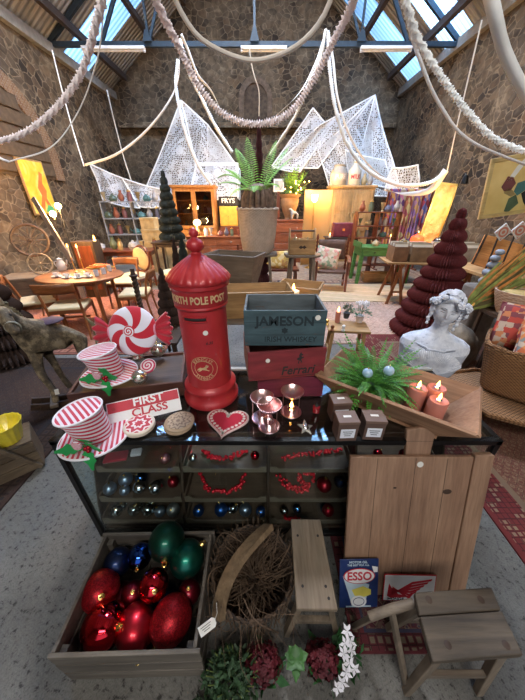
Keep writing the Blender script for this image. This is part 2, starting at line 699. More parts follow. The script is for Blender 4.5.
m = MB(); m.box((-.2, 4.8, -.05), (10.8, 16.6, .1)); struct(m.build('floor', CONC))
m = MB(); m.box((XL - .15, 4.8, 2.6), (.3, 16.4, 5.4)); struct(m.build('wall_left', STONE_L))
m = MB(); m.box((XR + .15, 4.8, 2.65), (.3, 16.4, 5.5)); struct(m.build('wall_right', STONE))
m = MB(); m.prism([(XL - .3, 0), (XR + .3, 0), (XR + .3, ZE), (XM, ZR), (XL - .3, ZE - .05)], .3, (0, YB + .3, 0), (1, 0, 0), (0, 0, 1)); struct(m.build('wall_back', STONE))
m = MB()
m.box((-3.65, YF, 2.6), (3.7, .2, 5.4)); m.box((3.75, YF, 2.6), (2.9, .2, 5.4))
m.box((.25, YF, 4.2), (4.1, .2, .6)); m.prism([(-1.8, 6.9), (2.3, 6.9), (2.3, 7.5), (XM, ZR), (-1.8, 8.1)], .2, (0, YF + .1, 0), (1, 0, 0), (0, 0, 1))  # gap above the doorway is added to let the fill light in
m.box((-3.65, YF, 6.0), (3.7, .2, 1.6)); m.box((3.7, YF, 6.0), (2.8, .2, 1.6))
struct(m.build('wall_front', STONE))
# ledge where the back wall thickens, and the eaves courses
m = MB(); m.box((-.2, 12.86, 4.35), (10.4, .28, .16)); struct(m.build('trim_back_ledge', STONE_L))
m = MB(); m.box((XL + .06, 4.8, 5.22), (.16, 16.4, .22)); m.box((XR - .06, 4.8, 5.32), (.16, 16.4, .22)); struct(m.build('trim_eaves', plain('eaves_plaster', (.3, .27, .22), .9)))


def slope(side, y0, y1, th, x0=None, x1=None):
    xe = XL - .1 if side < 0 else XR + .1
    f = lambda x: ZR - (ZR - ZE) * abs(x - XM) / abs(xe - XM)
    xa, xb = (xe if x0 is None else x0), (XM if x1 is None else x1)
    return [(xa, y0, f(xa)), (xb, y0, f(xb)), (xb, y1, f(xb)), (xa, y1, f(xa))], [(xa, y0, f(xa) + th), (xb, y0, f(xb) + th), (xb, y1, f(xb) + th), (xa, y1, f(xa) + th)]


openings = {-1: [(3.4, 4.6), (6.6, 7.8), (10.3, 11.5)], 1: [(3.4, 4.6), (6.3, 7.5), (9.2, 10.3), (11.3, 12.4)]}
for side, nm in ((-1, 'left'), (1, 'right')):
    m = MB()
    y = YF - .1
    for a, b in openings[side] + [(YB + .3, 0)]:
        m.hexa(*slope(side, y, a, .05))
        y = b
    struct(m.build('ceiling_' + nm, ROOFM, smooth=0))
k = 0
for side in (-1, 1):
    for a, b in openings[side]:
        k += 1
        m = MB(); m.hexa(*slope(side, a, b, .012)); struct(m.build('window_%d' % k, SKYM, smooth=0))
STEEL = plain('truss_paint', (.025, .04, .055), .5, .2)
PURL = plain('purlin_timber', (.055, .038, .03), .8)
for side, nm in ((-1, 'left'), (1, 'right')):
    m = MB()
    for q in (.12, .34, .56, .78):
        xe = XL if side < 0 else XR
        x = xe + (XM - xe) * q
        z = ZE + (ZR - ZE) * q - .12
        m.box((x, 4.8, z), (.12, 16, .16))
    struct(m.build('beam_purlins_' + nm, PURL))
for j, ty in enumerate((4.6, 9.7)):
    m = MB()
    zt = 5.32
    m.bar((XL - .1, ty, zt), (XR + .1, ty, zt), .09, .10)
    for xe in (XL, XR):
        m.bar((xe, ty, zt), (XM, ty, ZR - .25), .08, .10)
    m.bar((XM, ty, zt), (XM, ty, ZR - .3), .06, .08)
    for s in (-1, 1):
        m.bar((XM + s * 2.7, ty, zt), (XM + s * 2.7, ty, 7.1), .05, .06)
        m.bar((XM + s * 2.7, ty, zt + .05), (XM + s * 1.2, ty, 8.2), .05, .06)
        m.bar((XM + s * 2.7, ty, 7.1), (XM + s * 3.9, ty, zt + .05), .06, .08)
        m.prism([(-.12, 0), (.12, 0), (.04, .2), (-.04, .2)], .03, (XM + s * 2.7, ty - .09, zt + .02), (1, 0, 0), (0, 0, 1))
    m.prism([(-.12, 0), (.12, 0), (.04, .24), (-.04, .24)], .03, (XM, ty - .09, zt + .02), (1, 0, 0), (0, 0, 1))
    struct(m.build('beam_truss', STEEL))

# stone arch in the gable
m = MB()
ring = lambda r: [(r * cos(pi * i / 16), r * sin(pi * i / 16) * 1.05) for i in range(17)]
m.prism(ring(.62) + [(-.62, -.75), (-.44, -.75)] + ring(.44)[::-1] + [(.44, -.75), (.62, -.75)][::-1][:0] + [(.44, -.75), (.62, -.75)], .12, (-.26, 13.03, 5.1), (1, 0, 0), (0, 0, 1))
struct(m.build('trim_gable_arch', plain('arch_stone', (.13, .09, .06), .9, var=.4, bump=.8)))
m = MB(); m.prism(ring(.44) + [(-.44, -.75), (.44, -.75)], .05, (-.26, 13.02, 5.1), (1, 0, 0), (0, 0, 1))
struct(m.build('window_10', plain('blocked_window', (.08, .055, .035), .9, var=.4)))
# brick arch in the left wall
m = MB()
rr = lambda r: [(r * cos(pi * i / 18), r * sin(pi * i / 18)) for i in range(19)]
m.prism(rr(1.75) + [(-1.75, -.3), (-1.42, -.3)] + rr(1.42)[::-1] + [(1.42, -.3), (1.75, -.3)], .08, (XL - .02, 6.9, 2.6), (0, 1, 0), (0, 0, 1))
struct(m.build('trim_side_arch', BRICKM))
m = MB(); m.prism(rr(1.42) + [(-1.42, -.3), (1.42, -.3)], .04, (XL - .01, 6.9, 2.6), (0, 1, 0), (0, 0, 1))
for i in range(7, 12):
    m.box((XL + .05, 6.9, .4 + i * .3), (.04, 2 * (1.4 if i < 8 else sqrt(max(.05, 1.96 - (.4 + i * .3 - 2.6) ** 2))), .26))
struct(m.build('door_1', plain('arch_boards', (.10, .065, .035), .8, var=.3)))

# fluorescent fittings under the truss
TUBE = plain('tube_diffuser', (.8, .78, .72), .4, bump=0)
for j, (x0, x1, lab) in enumerate([(-4.6, -3.0, 'unlit fluorescent batten under the blue beam, nearest the left wall'),
                                    (-.55, .62, 'unlit fluorescent batten at the middle of the blue beam, behind the hanging string'),
                                    (2.5, 3.8, 'unlit fluorescent batten under the blue beam, nearest the right wall')]):
    t = T('fluorescent_light', lab, 'ceiling light', ((x0 + x1) / 2, 9.6, 5.2), 0, 'fluorescent battens on the beam')
    L = x1 - x0
    m = MB(); m.box((0, 0, .02), (L, .12, .06)); m.build('housing', WHITE, t, .005)
    m = MB(); m.tube([(-L / 2 + .03, 0, -.03), (L / 2 - .03, 0, -.03)], .022, 10); m.build('tube', TUBE, t)
    for s in (-1, 1):
        m = MB(); m.box((s * (L / 2 - .02), 0, -.02), (.04, .07, .06)); m.build('end_cap', WHITE, t)

# ================================================================= rugs and matting
def rug(name, label, x0, x1, y0, y1, mat, fringe=0, z=0.0, th=.012):
    t = T(name, label, 'rug', ((x0 + x1) / 2, (y0 + y1) / 2, z))
    hx, hy = (x1 - x0) / 2, (y1 - y0) / 2
    m = MB()
    m.grid(lambda u, v: (-hx + 2 * hx * u, -hy + 2 * hy * v, th + .003 * sin(u * 9) * sin(v * 7)), 16, 16)
    m.box((0, 0, th * .4), (2 * hx, 2 * hy, th * .8))
    m.build('pile', mat, t)
    if fringe:
        m = MB()
        k = int(hx * 2 / .012)
        for i in range(k):
            x = -hx + .012 * i + .006
            m.bar((x, -hy, .004), (x + R.uniform(-.006, .006), -hy - fringe, .003), .004, .003)
        m.build('fringe', PAPER, t)
    return t


rug('rug', 'small dark red and blue patterned rug partly under the glass case, behind the oak stool', .40, .93, .37, 1.35,
    rug_mat('dark_rug', (.07, .012, .02), (.16, .12, .08), (.03, .03, .06), (.1, .015, .02), .265, .49, .07, 17))
rug('rug', 'large persian rug with red border on the floor right of the glass case', 1.43, 3.9, -.6, 3.6,
    rug_mat('persian_rug', (.15, .05, .035), (.26, .17, .1), (.2, .13, .08), (.16, .02, .018), 1.235, 2.1, .26, 17), 0)
rug('rug', 'dark worn patterned rug on the floor left of the glass case', -4.4, -1.68, -.4, 2.9,
    rug_mat('left_rug', (.03, .013, .01), (.05, .03, .02), (.02, .016, .018), (.04, .02, .015), 1.36, 1.65, .24, 9))
rug('rug', 'brick red patterned rug under the round dining table', -4.7, -1.3, 3.0, 6.0,
    rug_mat('brick_rug', (.36, .13, .08), (.45, .2, .13), (.3, .12, .08), (.3, .1, .06), 1.7, 1.5, .2, 5))
rug('rug', 'faded pink patterned rug on the floor beyond the cyclamen stool', .3, 3.0, 3.3, 5.1,
    rug_mat('pink_rug', (.5, .32, .25), (.56, .42, .32), (.44, .26, .2), (.46, .3, .22), 1.35, .9, .16, 7), 0)
n = NT('striped_mat')
x = n.xyz()
f = n.math('FRACT', n.math('MULTIPLY', n.math('ADD', x[1], n.math('MULTIPLY', x[0], .25)), 3.2))
c = n.ramp(f, [(0, (.52, .38, .22)), (.5, (.62, .48, .3)), (.55, (.36, .25, .14)), (.62, (.58, .42, .26))], True)
rug('rug', 'straw coloured striped mat in front of the green desk', .9, 4.3, 5.15, 6.5, n.bsdf(n.mix(.3, c, n.ramp(n.noise(8), [(.3, (.5, .5, .5)), (.7, (1, 1, 1))]), 'MULTIPLY'), .9))
rug('rug', 'large worn beige carpet under the furniture at the far end', -3.6, 4.6, 6.6, 11.5,
    rug_mat('far_carpet', (.3, .2, .13), (.36, .26, .17), (.24, .14, .1), (.28, .17, .12), 4.1, 2.45, .3, 3))

# ================================================================= GLASS DISPLAY CASE
CX0, CX1, CY0, CY1, CZ = -.955, 1.075, .835, 1.42, .80
case = T('display_case', 'large black framed glass display case with stepped wooden trays inside', 'display case', ((CX0 + CX1) / 2, (CY0 + CY1) / 2, 0))
hx, hy = (CX1 - CX0) / 2, (CY1 - CY0) / 2
m = MB()
b = .026
for sx in (-1, 1):
    for sy in (-1, 1):
        m.box((sx * (hx - b / 2), sy * (hy - b / 2), .4), (b, b, .784))
    for z in (.02, .784):
        m.box((sx * (hx - b / 2), 0, z), (b, 2 * hy, .028))
for sy in (-1, 1):
    for z in (.02, .784):
        m.box((0, sy * (hy - b / 2), z), (2 * hx, b, .028))
m.build('frame', BLK, case, .002)
TOPG = glass_mat('case_glass_top', (.85, .88, .88), 1.9)
m = MB(); m.box((0, 0, .7965), (2 * hx - .004, 2 * hy - .004, .005)); m.build('glass_top', TOPG, case, smooth=0)
m = MB(); m.box((0, -hy + .008, .4), (2 * hx - .05, .004, .74)); m.build('front_pane', GLASS, case, smooth=0)
for s in (-1, 1):
    m = MB(); m.box((s * (hx - .01), 0, .4), (.004, 2 * hy - .05, .74)); m.build('side_pane', GLASS, case, smooth=0)
m = MB(); m.box((0, hy - .03, .4), (2 * hx - .06, .012, .74)); m.build('back_panel', W_DARK, case)
m = MB(); m.box((0, 0, .045), (2 * hx - .06, 2 * hy - .06, .02)); m.build('base_board', W_DARK, case)
RAIL = plain('rail_paint', (.35, .33, .28), .5)
m = MB(); m.box((0, hy - .006, .806), (2 * hx, .03, .012)); m.build('back_rail', RAIL, case, .002)
# the stepped rack that carries the trays
m = MB()
for x in (-.94, -.452, .033, .518, 1.0):
    m.prism([(.87, .06), (1.36, .06), (1.36, .62), (1.04, .62), (.965, .40), (.90, .21)], .012, (x - .006, 0, 0), (0, 1, 0), (0, 0, 1))
for yy, zz in ((1.13, .055 + .012), (1.15, .208), (1.2, .388)):
    m.box((.03, yy + .01, zz), (1.9, .34, .008))
m.v = [(a - (CX0 + CX1) / 2, b_ - (CY0 + CY1) / 2, c_) for a, b_, c_ in m.v]
m.build('tray_rack', W_DARK, case)
TRAYW = wood('tray_wood', (.075, .045, .03), (.16, .1, .065), 'X')
tray_rows = [(.975, .40, 'top'), (.915, .22, 'middle'), (.872, .08, 'lowest')]
for c_ in range(4):
    for yy, zz, rn in tray_rows:
        x0 = -.93 + c_ * .4855
        w_ = .467
        t = T('wooden_tray', '%s dark wooden tray with a dipped front in the %s column of the glass case' % (rn, ['left', 'second', 'third', 'right'][c_]), 'tray', (x0 + w_ / 2, yy, zz), 0, 'wooden trays in the glass case')
        m = MB()
        m.box((0, .12, .004), (w_, .24, .008))
        for s in (-1, 1):
            m.box((s * (w_ / 2 - .004), .12, .03), (.008, .24, .06))
        m.box((0, .236, .03), (w_, .008, .06))
        m.build('box', TRAYW, t)
        m = MB()
        pr = [(-w_ / 2, 0), (w_ / 2, 0), (w_ / 2, .045), (w_ / 2 - .03, .045), (w_ / 2 - .05, .028), (-w_ / 2 + .05, .028), (-w_ / 2 + .03, .045), (-w_ / 2, .045)]
        m.prism(pr, .008, (0, .004, 0), (1, 0, 0), (0, 0, 1))
        m.build('front_lip', wood('tray_lip', (.16, .12, .085), (.3, .235, .17), 'X') if c_ == 0 and rn == 'top' else bpy.data.materials['tray_lip'], t)


def bmat(name, col, rough, glit=0, metal=.9):
    n = NT(name)
    c = n.ramp(n.noise(4), [(.3, sh(col, .85)), (.7, sh(col, 1.15))])
    if glit:
        v = n.vor(glit, None, 'F1', 'Color')
        c = n.mix(.5, c, n.ramp(n.xyz(v)[0], [(.3, sh(col, .5)), (.8, sh(col, 2.2))]))
        return n.bsdf(c, rough, metal, n.xyz(v)[1], .9, .01)
    return n.bsdf(c, rough, metal, coat=.3 if rough > .25 else 0)


def mosaic(name, col):
    n = NT(name)
    v = n.vor(95, None, 'F1', 'Color')
    c = n.ramp(n.xyz(v)[0], [(.1, sh(col, .3)), (.9, sh(col, 1.5))])
    return n.bsdf(c, .12, 1, n.xyz(v)[1], 1, .03)


BM = {
    'red matt': bmat('red_matt', (.36, .010, .022), .38), 'red glitter': bmat('red_glitter', (.3, .008, .014), .4, 260, .7), 'pearl silver': bmat('pearl_silver', (.62, .58, .48), .22, 0, .9), 'pale blue': plain('pale_blue_glass', (.35, .5, .68), .15, coat=.5),
    'red mirror': bmat('red_mirror', (.6, .02, .035), .06, 0, 1), 'dark red matt': bmat('dark_red_matt', (.2, .008, .02), .4),
    'green matt': bmat('green_matt', (.006, .10, .07), .35), 'dark green matt': bmat('dark_green_matt', (.005, .06, .04), .4),
    'blue mirror': bmat('blue_mirror', (.02, .07, .35), .06, 0, 1), 'dark blue matt': bmat('dark_blue_matt', (.008, .02, .07), .4),
    'blue matt': bmat('blue_matt', (.03, .12, .42), .35), 'silver blue matt': bmat('silver_blue_matt', (.3, .38, .5), .32),
    'silver mosaic': mosaic('silver_mosaic', (.6, .68, .8)), 'blue mosaic': mosaic('blue_mosaic', (.1, .25, .6)), 'grey matt': bmat('grey_matt', (.45, .48, .48), .45),
    'pink matt': bmat('pink_matt', (.6, .25, .25), .45), 'silver mirror': bmat('silver_mirror', (.75, .8, .85), .06, 0, 1)}


def bauble(x, y, z, r, kind, label, group=None, tilt=(0, 0, 0), sz=1.0, par_only=False):
    t = T('bauble', label, 'bauble', (x, y, z), 0, group, rot=tilt)
    m = MB(); m.sph((0, 0, 0), r, (1, 1, sz), 28, 18); m.build('ball', BM[kind], t)
    m = MB(); m.lathe([(r * .16, 0), (r * .16, r * .16), (r * .1, r * .18)], 12, (0, 0, r * sz - r * .03)); m.build('cap', GOLD, t)
    m = MB(); m.tube([(r * .11 * cos(2 * pi * i / 10), 0, r * sz + r * .2 + r * .11 * sin(2 * pi * i / 10)) for i in range(10)], r * .02 + .0006, 5, True); m.build('loop', GOLD, t)
    return t


def places(col, row):
    return 'in the %s tray, %s column of the case' % (['top', 'middle', 'lowest'][row], ['left', 'second', 'third', 'right'][col])


ORDL = ['leftmost', 'second from left', 'third from left', 'fourth from left', 'fifth from left', 'sixth from left', 'seventh from left', 'rightmost']
TB = {
    (0, 1): [(-0.894, 0.957, .033, 'silver blue matt'), (-0.827, 1.022, .036, 'silver blue matt'), (-0.806, 0.958, .026, 'silver blue matt'), (-0.721, 0.97, .034, 'silver mirror'),
             (-0.624, 0.964, .036, 'silver mirror'), (-0.741, 1.035, .03, 'blue mosaic'), (-0.538, 1.009, .03, 'red matt')],
    (0, 2): [(-0.869, 0.883, .034, 'silver mosaic'), (-0.765, 0.86, .034, 'silver mosaic'), (-0.681, 0.866, .034, 'silver mosaic'), (-0.858, 0.947, .031, 'silver mosaic'),
             (-0.758, 0.941, .031, 'silver mosaic'), (-0.611, 0.883, .028, 'silver blue matt'), (-0.533, 0.894, .034, 'grey matt'), (-0.684, 0.953, .03, 'silver mosaic')],
    (1, 2): [(-0.382, 0.877, .03, 'blue matt'), (-0.248, 0.877, .034, 'blue matt'), (-0.178, 0.935, .03, 'silver mosaic'), (-0.102, 0.877, .034, 'silver blue matt'), (-0.009, 0.871, .027, 'blue matt')],
    (1, 0): [(-0.403, 1.042, .022, 'silver mirror'), (-0.044, 1.056, .024, 'red mirror')],
    (0, 0): [(-0.563, 1.035, .026, 'pink matt')],
    (2, 1): [(0.364, 0.983, .038, 'red matt'), (0.466, 1.009, .03, 'dark blue matt')],
    (2, 2): [(0.39, 0.86, .032, 'red matt'), (0.208, 0.935, .024, 'blue mosaic'), (0.376, 0.935, .025, 'blue mosaic'), (0.129, 0.923, .024, 'silver mirror')],
    (3, 0): [(0.68, 1.07, .024, 'red mirror'), (0.83, 1.063, .026, 'red mirror')],
}
for (cc, rw), lst in TB.items():
    order = sorted(range(len(lst)), key=lambda i: lst[i][0])
    fl = tray_rows[rw][1] + .008
    for rank, i in enumerate(order):
        x, y, r, kd = lst[i]
        same = [j for j in order if lst[j][3] == kd]
        q = '' if len(same) == 1 else (ORDL[same.index(i)] if same.index(i) < len(same) - 1 else 'rightmost') + ' '
        r *= 1.12
        bauble(x, min(max(y, tray_rows[rw][0] + r + .012), tray_rows[rw][0] + .23 - r), fl + r + (.02 if (cc, rw) == (0, 2) and y > 1.0 else 0), r, kd, '%s%s bauble %s' % (q, kd, places(cc, rw)), 'baubles in the wooden trays', (R.uniform(-.5, .9), R.uniform(-.6, .6), R.uniform(-3, 3)))

BEAD = bmat('bead_red', (.75, .02, .04), .15, 0, .35)


def bead_string(label, pts, r, n, jit=.01):
    t = T('bead_garland', label, 'bead garland', pts[0], 0, 'red bead garlands in the trays')
    P = spline(pts, 12)
    o = Vector(pts[0])
    m = MB()
    for i in range(n):
        p = P[int(i * (len(P) - 1) / (n - 1))]
        m.sph(Vector(p) - o + Vector((R.uniform(-jit, jit), R.uniform(-jit, jit), R.uniform(0, jit))), r * R.uniform(.8, 1.15), n=10, m=6)
    m.build('beads', BEAD, t)
    m = MB(); m.tube([Vector(p) - o for p in P], .0012, 5); m.build('string', INK, t)


bead_string('red bead garland in a U in the middle tray of the second column', [(-0.394, 1.084, 0.24), (-0.338, 0.99, 0.24), (-0.237, 0.952, 0.24), (-0.146, 0.983, 0.24), (-0.104, 1.077, 0.24)], .0105, 44)
bead_string('red bead garland trailing across the top tray of the second column', [(-0.357, 1.094, 0.42), (-0.296, 1.051, 0.42), (-0.225, 1.044, 0.42), (-0.157, 1.065, 0.42), (-0.099, 1.094, 0.42)], .009, 60, .012)
bead_string('red bead garland along the top tray of the third column', [(0.126, 1.044, 0.42), (0.21, 1.065, 0.42), (0.295, 1.079, 0.42), (0.393, 1.094, 0.42), (0.479, 1.101, 0.42)], .0085, 60, .012)
bead_string('heap of pink red beads in the middle tray of the third column', [(0.097, 1.07, 0.24), (0.175, 0.977, 0.24), (0.261, 0.996, 0.24), (0.22, 1.056, 0.24), (0.311, 1.077, 0.24), (0.245, 0.965, 0.24), (0.117, 0.996, 0.24)], .0095, 90, .016)
bead_string('short red bead garland in the lowest tray of the third column', [(0.127, 0.894, 0.1), (0.161, 0.877, 0.1), (0.21, 0.894, 0.1)], .008, 22, .012)
t = T('felt_ornament', 'folded red and white felt ornament in the top left tray', 'ornament', (-0.833, 1.066, 0.41), .2)
m = MB(); m.box((-.03, 0, .01), (.13, .07, .018)); m.build('red_felt', RED, t, .006)
m = MB(); m.box((.08, .01, .01), (.06, .05, .02)); m.build('white_felt', WHT, t, .006)

# ================================================================= ON THE GLASS CASE
# ---- red post box
t = T('post_box', 'red round toy post box with fluted domed lid and gold lettering on the glass case', 'post box', (-.278, 1.16, .806)).scale = (.95, .95, .955)
t = bpy.data.objects['post_box']
n = NT('red_enamel')
c = n.ramp(n.noise(7, None, 6), [(.3, (.34, .014, .02)), (.7, (.47, .03, .035))])
c = n.mix(n.ramp(n.noise(22, None, 6, rough=.8), [(.66, (0, 0, 0)), (.72, (1, 1, 1))]), c, (.5, .2, .14))
PBR = n.bsdf(c, .42, .1, n.noise(60), .12, .003, coat=.25)
m = MB(); m.lathe([(.148, 0), (.152, .006), (.152, .028), (.146, .036), (.138, .046), (.138, .085), (.142, .092), (.142, .1), (.132, .112), (.121, .122)], 64)
m.build('base', PBR, t)
m = MB(); m.lathe([(.119, .12), (.116, .3), (.1155, .54)], 64); m.build('body', PBR, t)
m = MB(); m.lathe([(.1155, .54), (.124, .545), (.127, .552), (.124, .56), (.127, .565), (.127, .625), (.13, .632), (.137, .64), (.137, .655), (.131, .662)], 64)
m.build('collar', PBR, t)
m = MB()
flm = lambda a, r, z: r * (1 + .045 * abs(sin(a * 12)) * min(1, r / .05)) if .667 < z < .76 else r
m.lathe([(.141, .658), (.145, .666), (.141, .674), (.128, .69), (.108, .71), (.082, .73), (.058, .747), (.04, .76), (.024, .77)], 192, mod=flm)
m.build('lid', PBR, t, smooth=60)
m = MB(); m.lathe([(.022, .766), (.026, .772), (.02, .78), (.034, .79), (.039, .802), (.037, .815), (.028, .826), (.016, .832), (.013, .838), (.019, .846), (.021, .854), (.017, .864), (.008, .871), (.004, .874)], 32)
m.build('finial', PBR, t)
m = MB()
for s in (-1, 1):
    m.grid(lambda u, v: ((.1195 + .003 * (v > .01) * (v < .99)) * sin(-.12 + (u - .5) * .95), -(.1195 + .003 * (v > .01) * (v < .99)) * cos(-.12 + (u - .5) * .95), .506 + s * .011 + (v - .5) * .006), 16, 3)
m.build('slot_hood', PBR, t, solid=.003)
m = MB(); m.grid(lambda u, v: (.1172 * sin(-.12 + (u - .5) * .9), -.1172 * cos(-.12 + (u - .5) * .9), .506 + (v - .5) * .016), 14, 2); m.build('slot', INK, t, solid=.001)
GOLDP = plain('gold_paint', (.62, .44, .24), .5, .3, var=.3)
text('NORTH POLE POST', .046, TR(0, 0, .594) @ RZ(0), GOLDP, t, bend=.1272, sx=.74, bold=.0014)
text('KRINGLES', .03, TR(-.002, 0, .245) @ I4, GOLDP, t, bend=.1165, arc=.052, sx=.78)
o = text('EXPRESS', .03, I4, GOLDP, t, arc=.052, sx=.78)
for v in o.data.vertices:
    x, y, z = v.co; x, y = -x, -y
    x = -x if False else x
    a = x / .1165
    v.co = ((.1172 + z) * sin(a), -(.1172 + z) * cos(a), y + .245)
for rr_ in (.068, .046):
    m = MB(); m.tube([(.1175 * sin(rr_ * cos(2 * pi * i / 40) / .1165), -.1175 * cos(rr_ * cos(2 * pi * i / 40) / .1165), .245 + rr_ * sin(2 * pi * i / 40)) for i in range(40)], .0012, 5, True); m.build('ring_emblem', GOLDP, t)
m = MB()
horse2d = [(-.03, -.004), (-.018, .006), (-.004, .004), (.008, .01), (.014, .022), (.018, .018), (.026, .016), (.024, .008), (.014, .002), (.016, -.006), (.028, -.012), (.026, -.015), (.01, -.009), (-.006, -.006), (-.018, -.016), (-.03, -.018), (-.018, -.008), (-.034, -.012)]
m.prism(horse2d, .002)
m.v = [((.1165 + z) * sin(x / .1165), -(.1165 + z) * cos(x / .1165), y + .247) for x, y, z in m.v]
m.build('reindeer_emblem', GOLDP, t)
m = MB(); m.lathe([(.012, 0), (.012, .002)], 20); m.v = [((.1165 + z) * sin((x + .0) / .1165 + .25), -(.1165 + z) * cos(x / .1165 + .25), y + .44) for x, y, z in m.v]
m.build('price_sticker', PAPER, t)
text('6.35', .02, TR(0, 0, .385) @ RZ(.35), INK, t, bend=.1178, shear=.3)

# ---- slatted label crates
def crate(name, label, cat, loc, rz, w, d, h, mats, th=.012, par=None, z0=0):
    t = T(name, label, cat, loc, rz)
    side, front = mats
    m = MB(); m.box((0, d / 2, .005), (w - 2 * th, d - 2 * th, .01)); m.build('bottom', side, t)
    m = MB(); m.box((0, th / 2, h / 2), (w, th, h)); m.build('front_board', front, t, .0015)
    m = MB(); m.box((0, d - th / 2, h / 2), (w, th, h)); m.build('back_board', side, t, .0015)
    for s in (-1, 1):
        m = MB(); m.box((s * (w / 2 - th / 2), d / 2, h / 2), (th, d - 2 * th, h)); m.build('side_board', side, t, .0015)
    return t


def painted(name, col, wear=.62, wcol=(.12, .06, .04)):
    n = NT(name)
    c = n.ramp(n.noise(5, n.map((1, 5, 5)), 5), [(.3, sh(col, .6)), (.7, sh(col, 1.3))])
    f = n.ramp(n.noise(14, n.map((1, 3, 3)), 6, rough=.75), [(wear, (0, 0, 0)), (wear + .08, (1, 1, 1))])
    return n.bsdf(n.mix(f, c, wcol), .65, 0, n.noise(60, n.map((1, 6, 6))), .3, .003)


CR_SIDE = painted('crate_side', (.2, .09, .07))
t = crate('wooden_crate', 'open plum red wooden crate at the bottom of the stack, standing on the glass', 'crate', (.15, 1.135, .806), 0.03, .35, .235, .125, (CR_SIDE, painted('plum_paint', (.13, .014, .035))))
t = crate('wooden_crate', 'worn red wooden crate with black horse and script, middle of the stack', 'crate', (.125, 1.125, .935), .15, .395, .25, .165, (CR_SIDE, painted('worn_red_paint', (.2, .022, .028), .58)))
text('Ferrari', .07, TR(.055, -.0008, .045) @ RX(pi / 2), INK, t, bold=.0012, sx=.9, shear=.2)
m = MB()
cav = [(-.012, -.03), (-.008, -.012), (-.018, -.006), (-.014, .004), (-.006, .004), (-.008, .018), (-.002, .03), (.003, .034), (.006, .026), (.014, .02), (.011, .015), (.004, .016), (.008, .006), (.018, .008), (.016, .0), (.008, -.002), (.004, -.01), (.01, -.018), (.006, -.028), (.002, -.026), (.003, -.018), (-.004, -.012), (-.006, -.03)]
m.prism(cav, .001, (.065, -.0005, .115), (1, 0, 0), (0, 0, 1)); m.build('horse_emblem', INK, t)
m = MB(); m.box((.06, -.0008, .012), (.19, .001, .002)); m.build('underline', INK, t)
m = MB(); m.lathe([(.011, 0), (.011, .002)], 20); m.v = [(x - .1, -z, y + .115) for x, y, z in m.v]; m.build('price_sticker', PAPER, t)
TEAL = painted('teal_paint', (.045, .085, .10), .6)
t = crate('wooden_crate', 'open blue grey wooden whiskey crate with black lettering, top of the stack', 'crate', (.108, 1.17, 1.1015), .0, .395, .265, .185, (painted('blue_side', (.1, .12, .13)), TEAL))
INK2 = plain('faded_ink', (.01, .022, .028), .7)
text('JAMESON', .066, TR(0, -.0008, .13) @ RX(pi / 2), INK2, t, bold=.002, sx=1.0)
text('IRISH WHISKEY', .04, TR(.03, -.0008, .035) @ RX(pi / 2), INK2, t, bold=.0004, sx=.95)
m = MB(); m.prism([(.018 * cos(a * pi / 6) * (1 if a % 2 else .7), .018 * sin(a * pi / 6) * (1 if a % 2 else .7)) for a in range(12)], .001, (0, -.0005, .083), (1, 0, 0), (0, 0, 1)); m.build('crest_emblem', INK2, t)
for z in (.06, .125):
    m = MB(); m.box((0, -.0002, z), (.394, .001, .0015)); m.build('board_seam', INK2, t)
m = MB(); m.lathe([(.013, 0), (.013, .002)], 20); m.v = [(x + .155, -z - .0006, y + .15) for x, y, z in m.v]; m.build('price_sticker', PAPER, t)

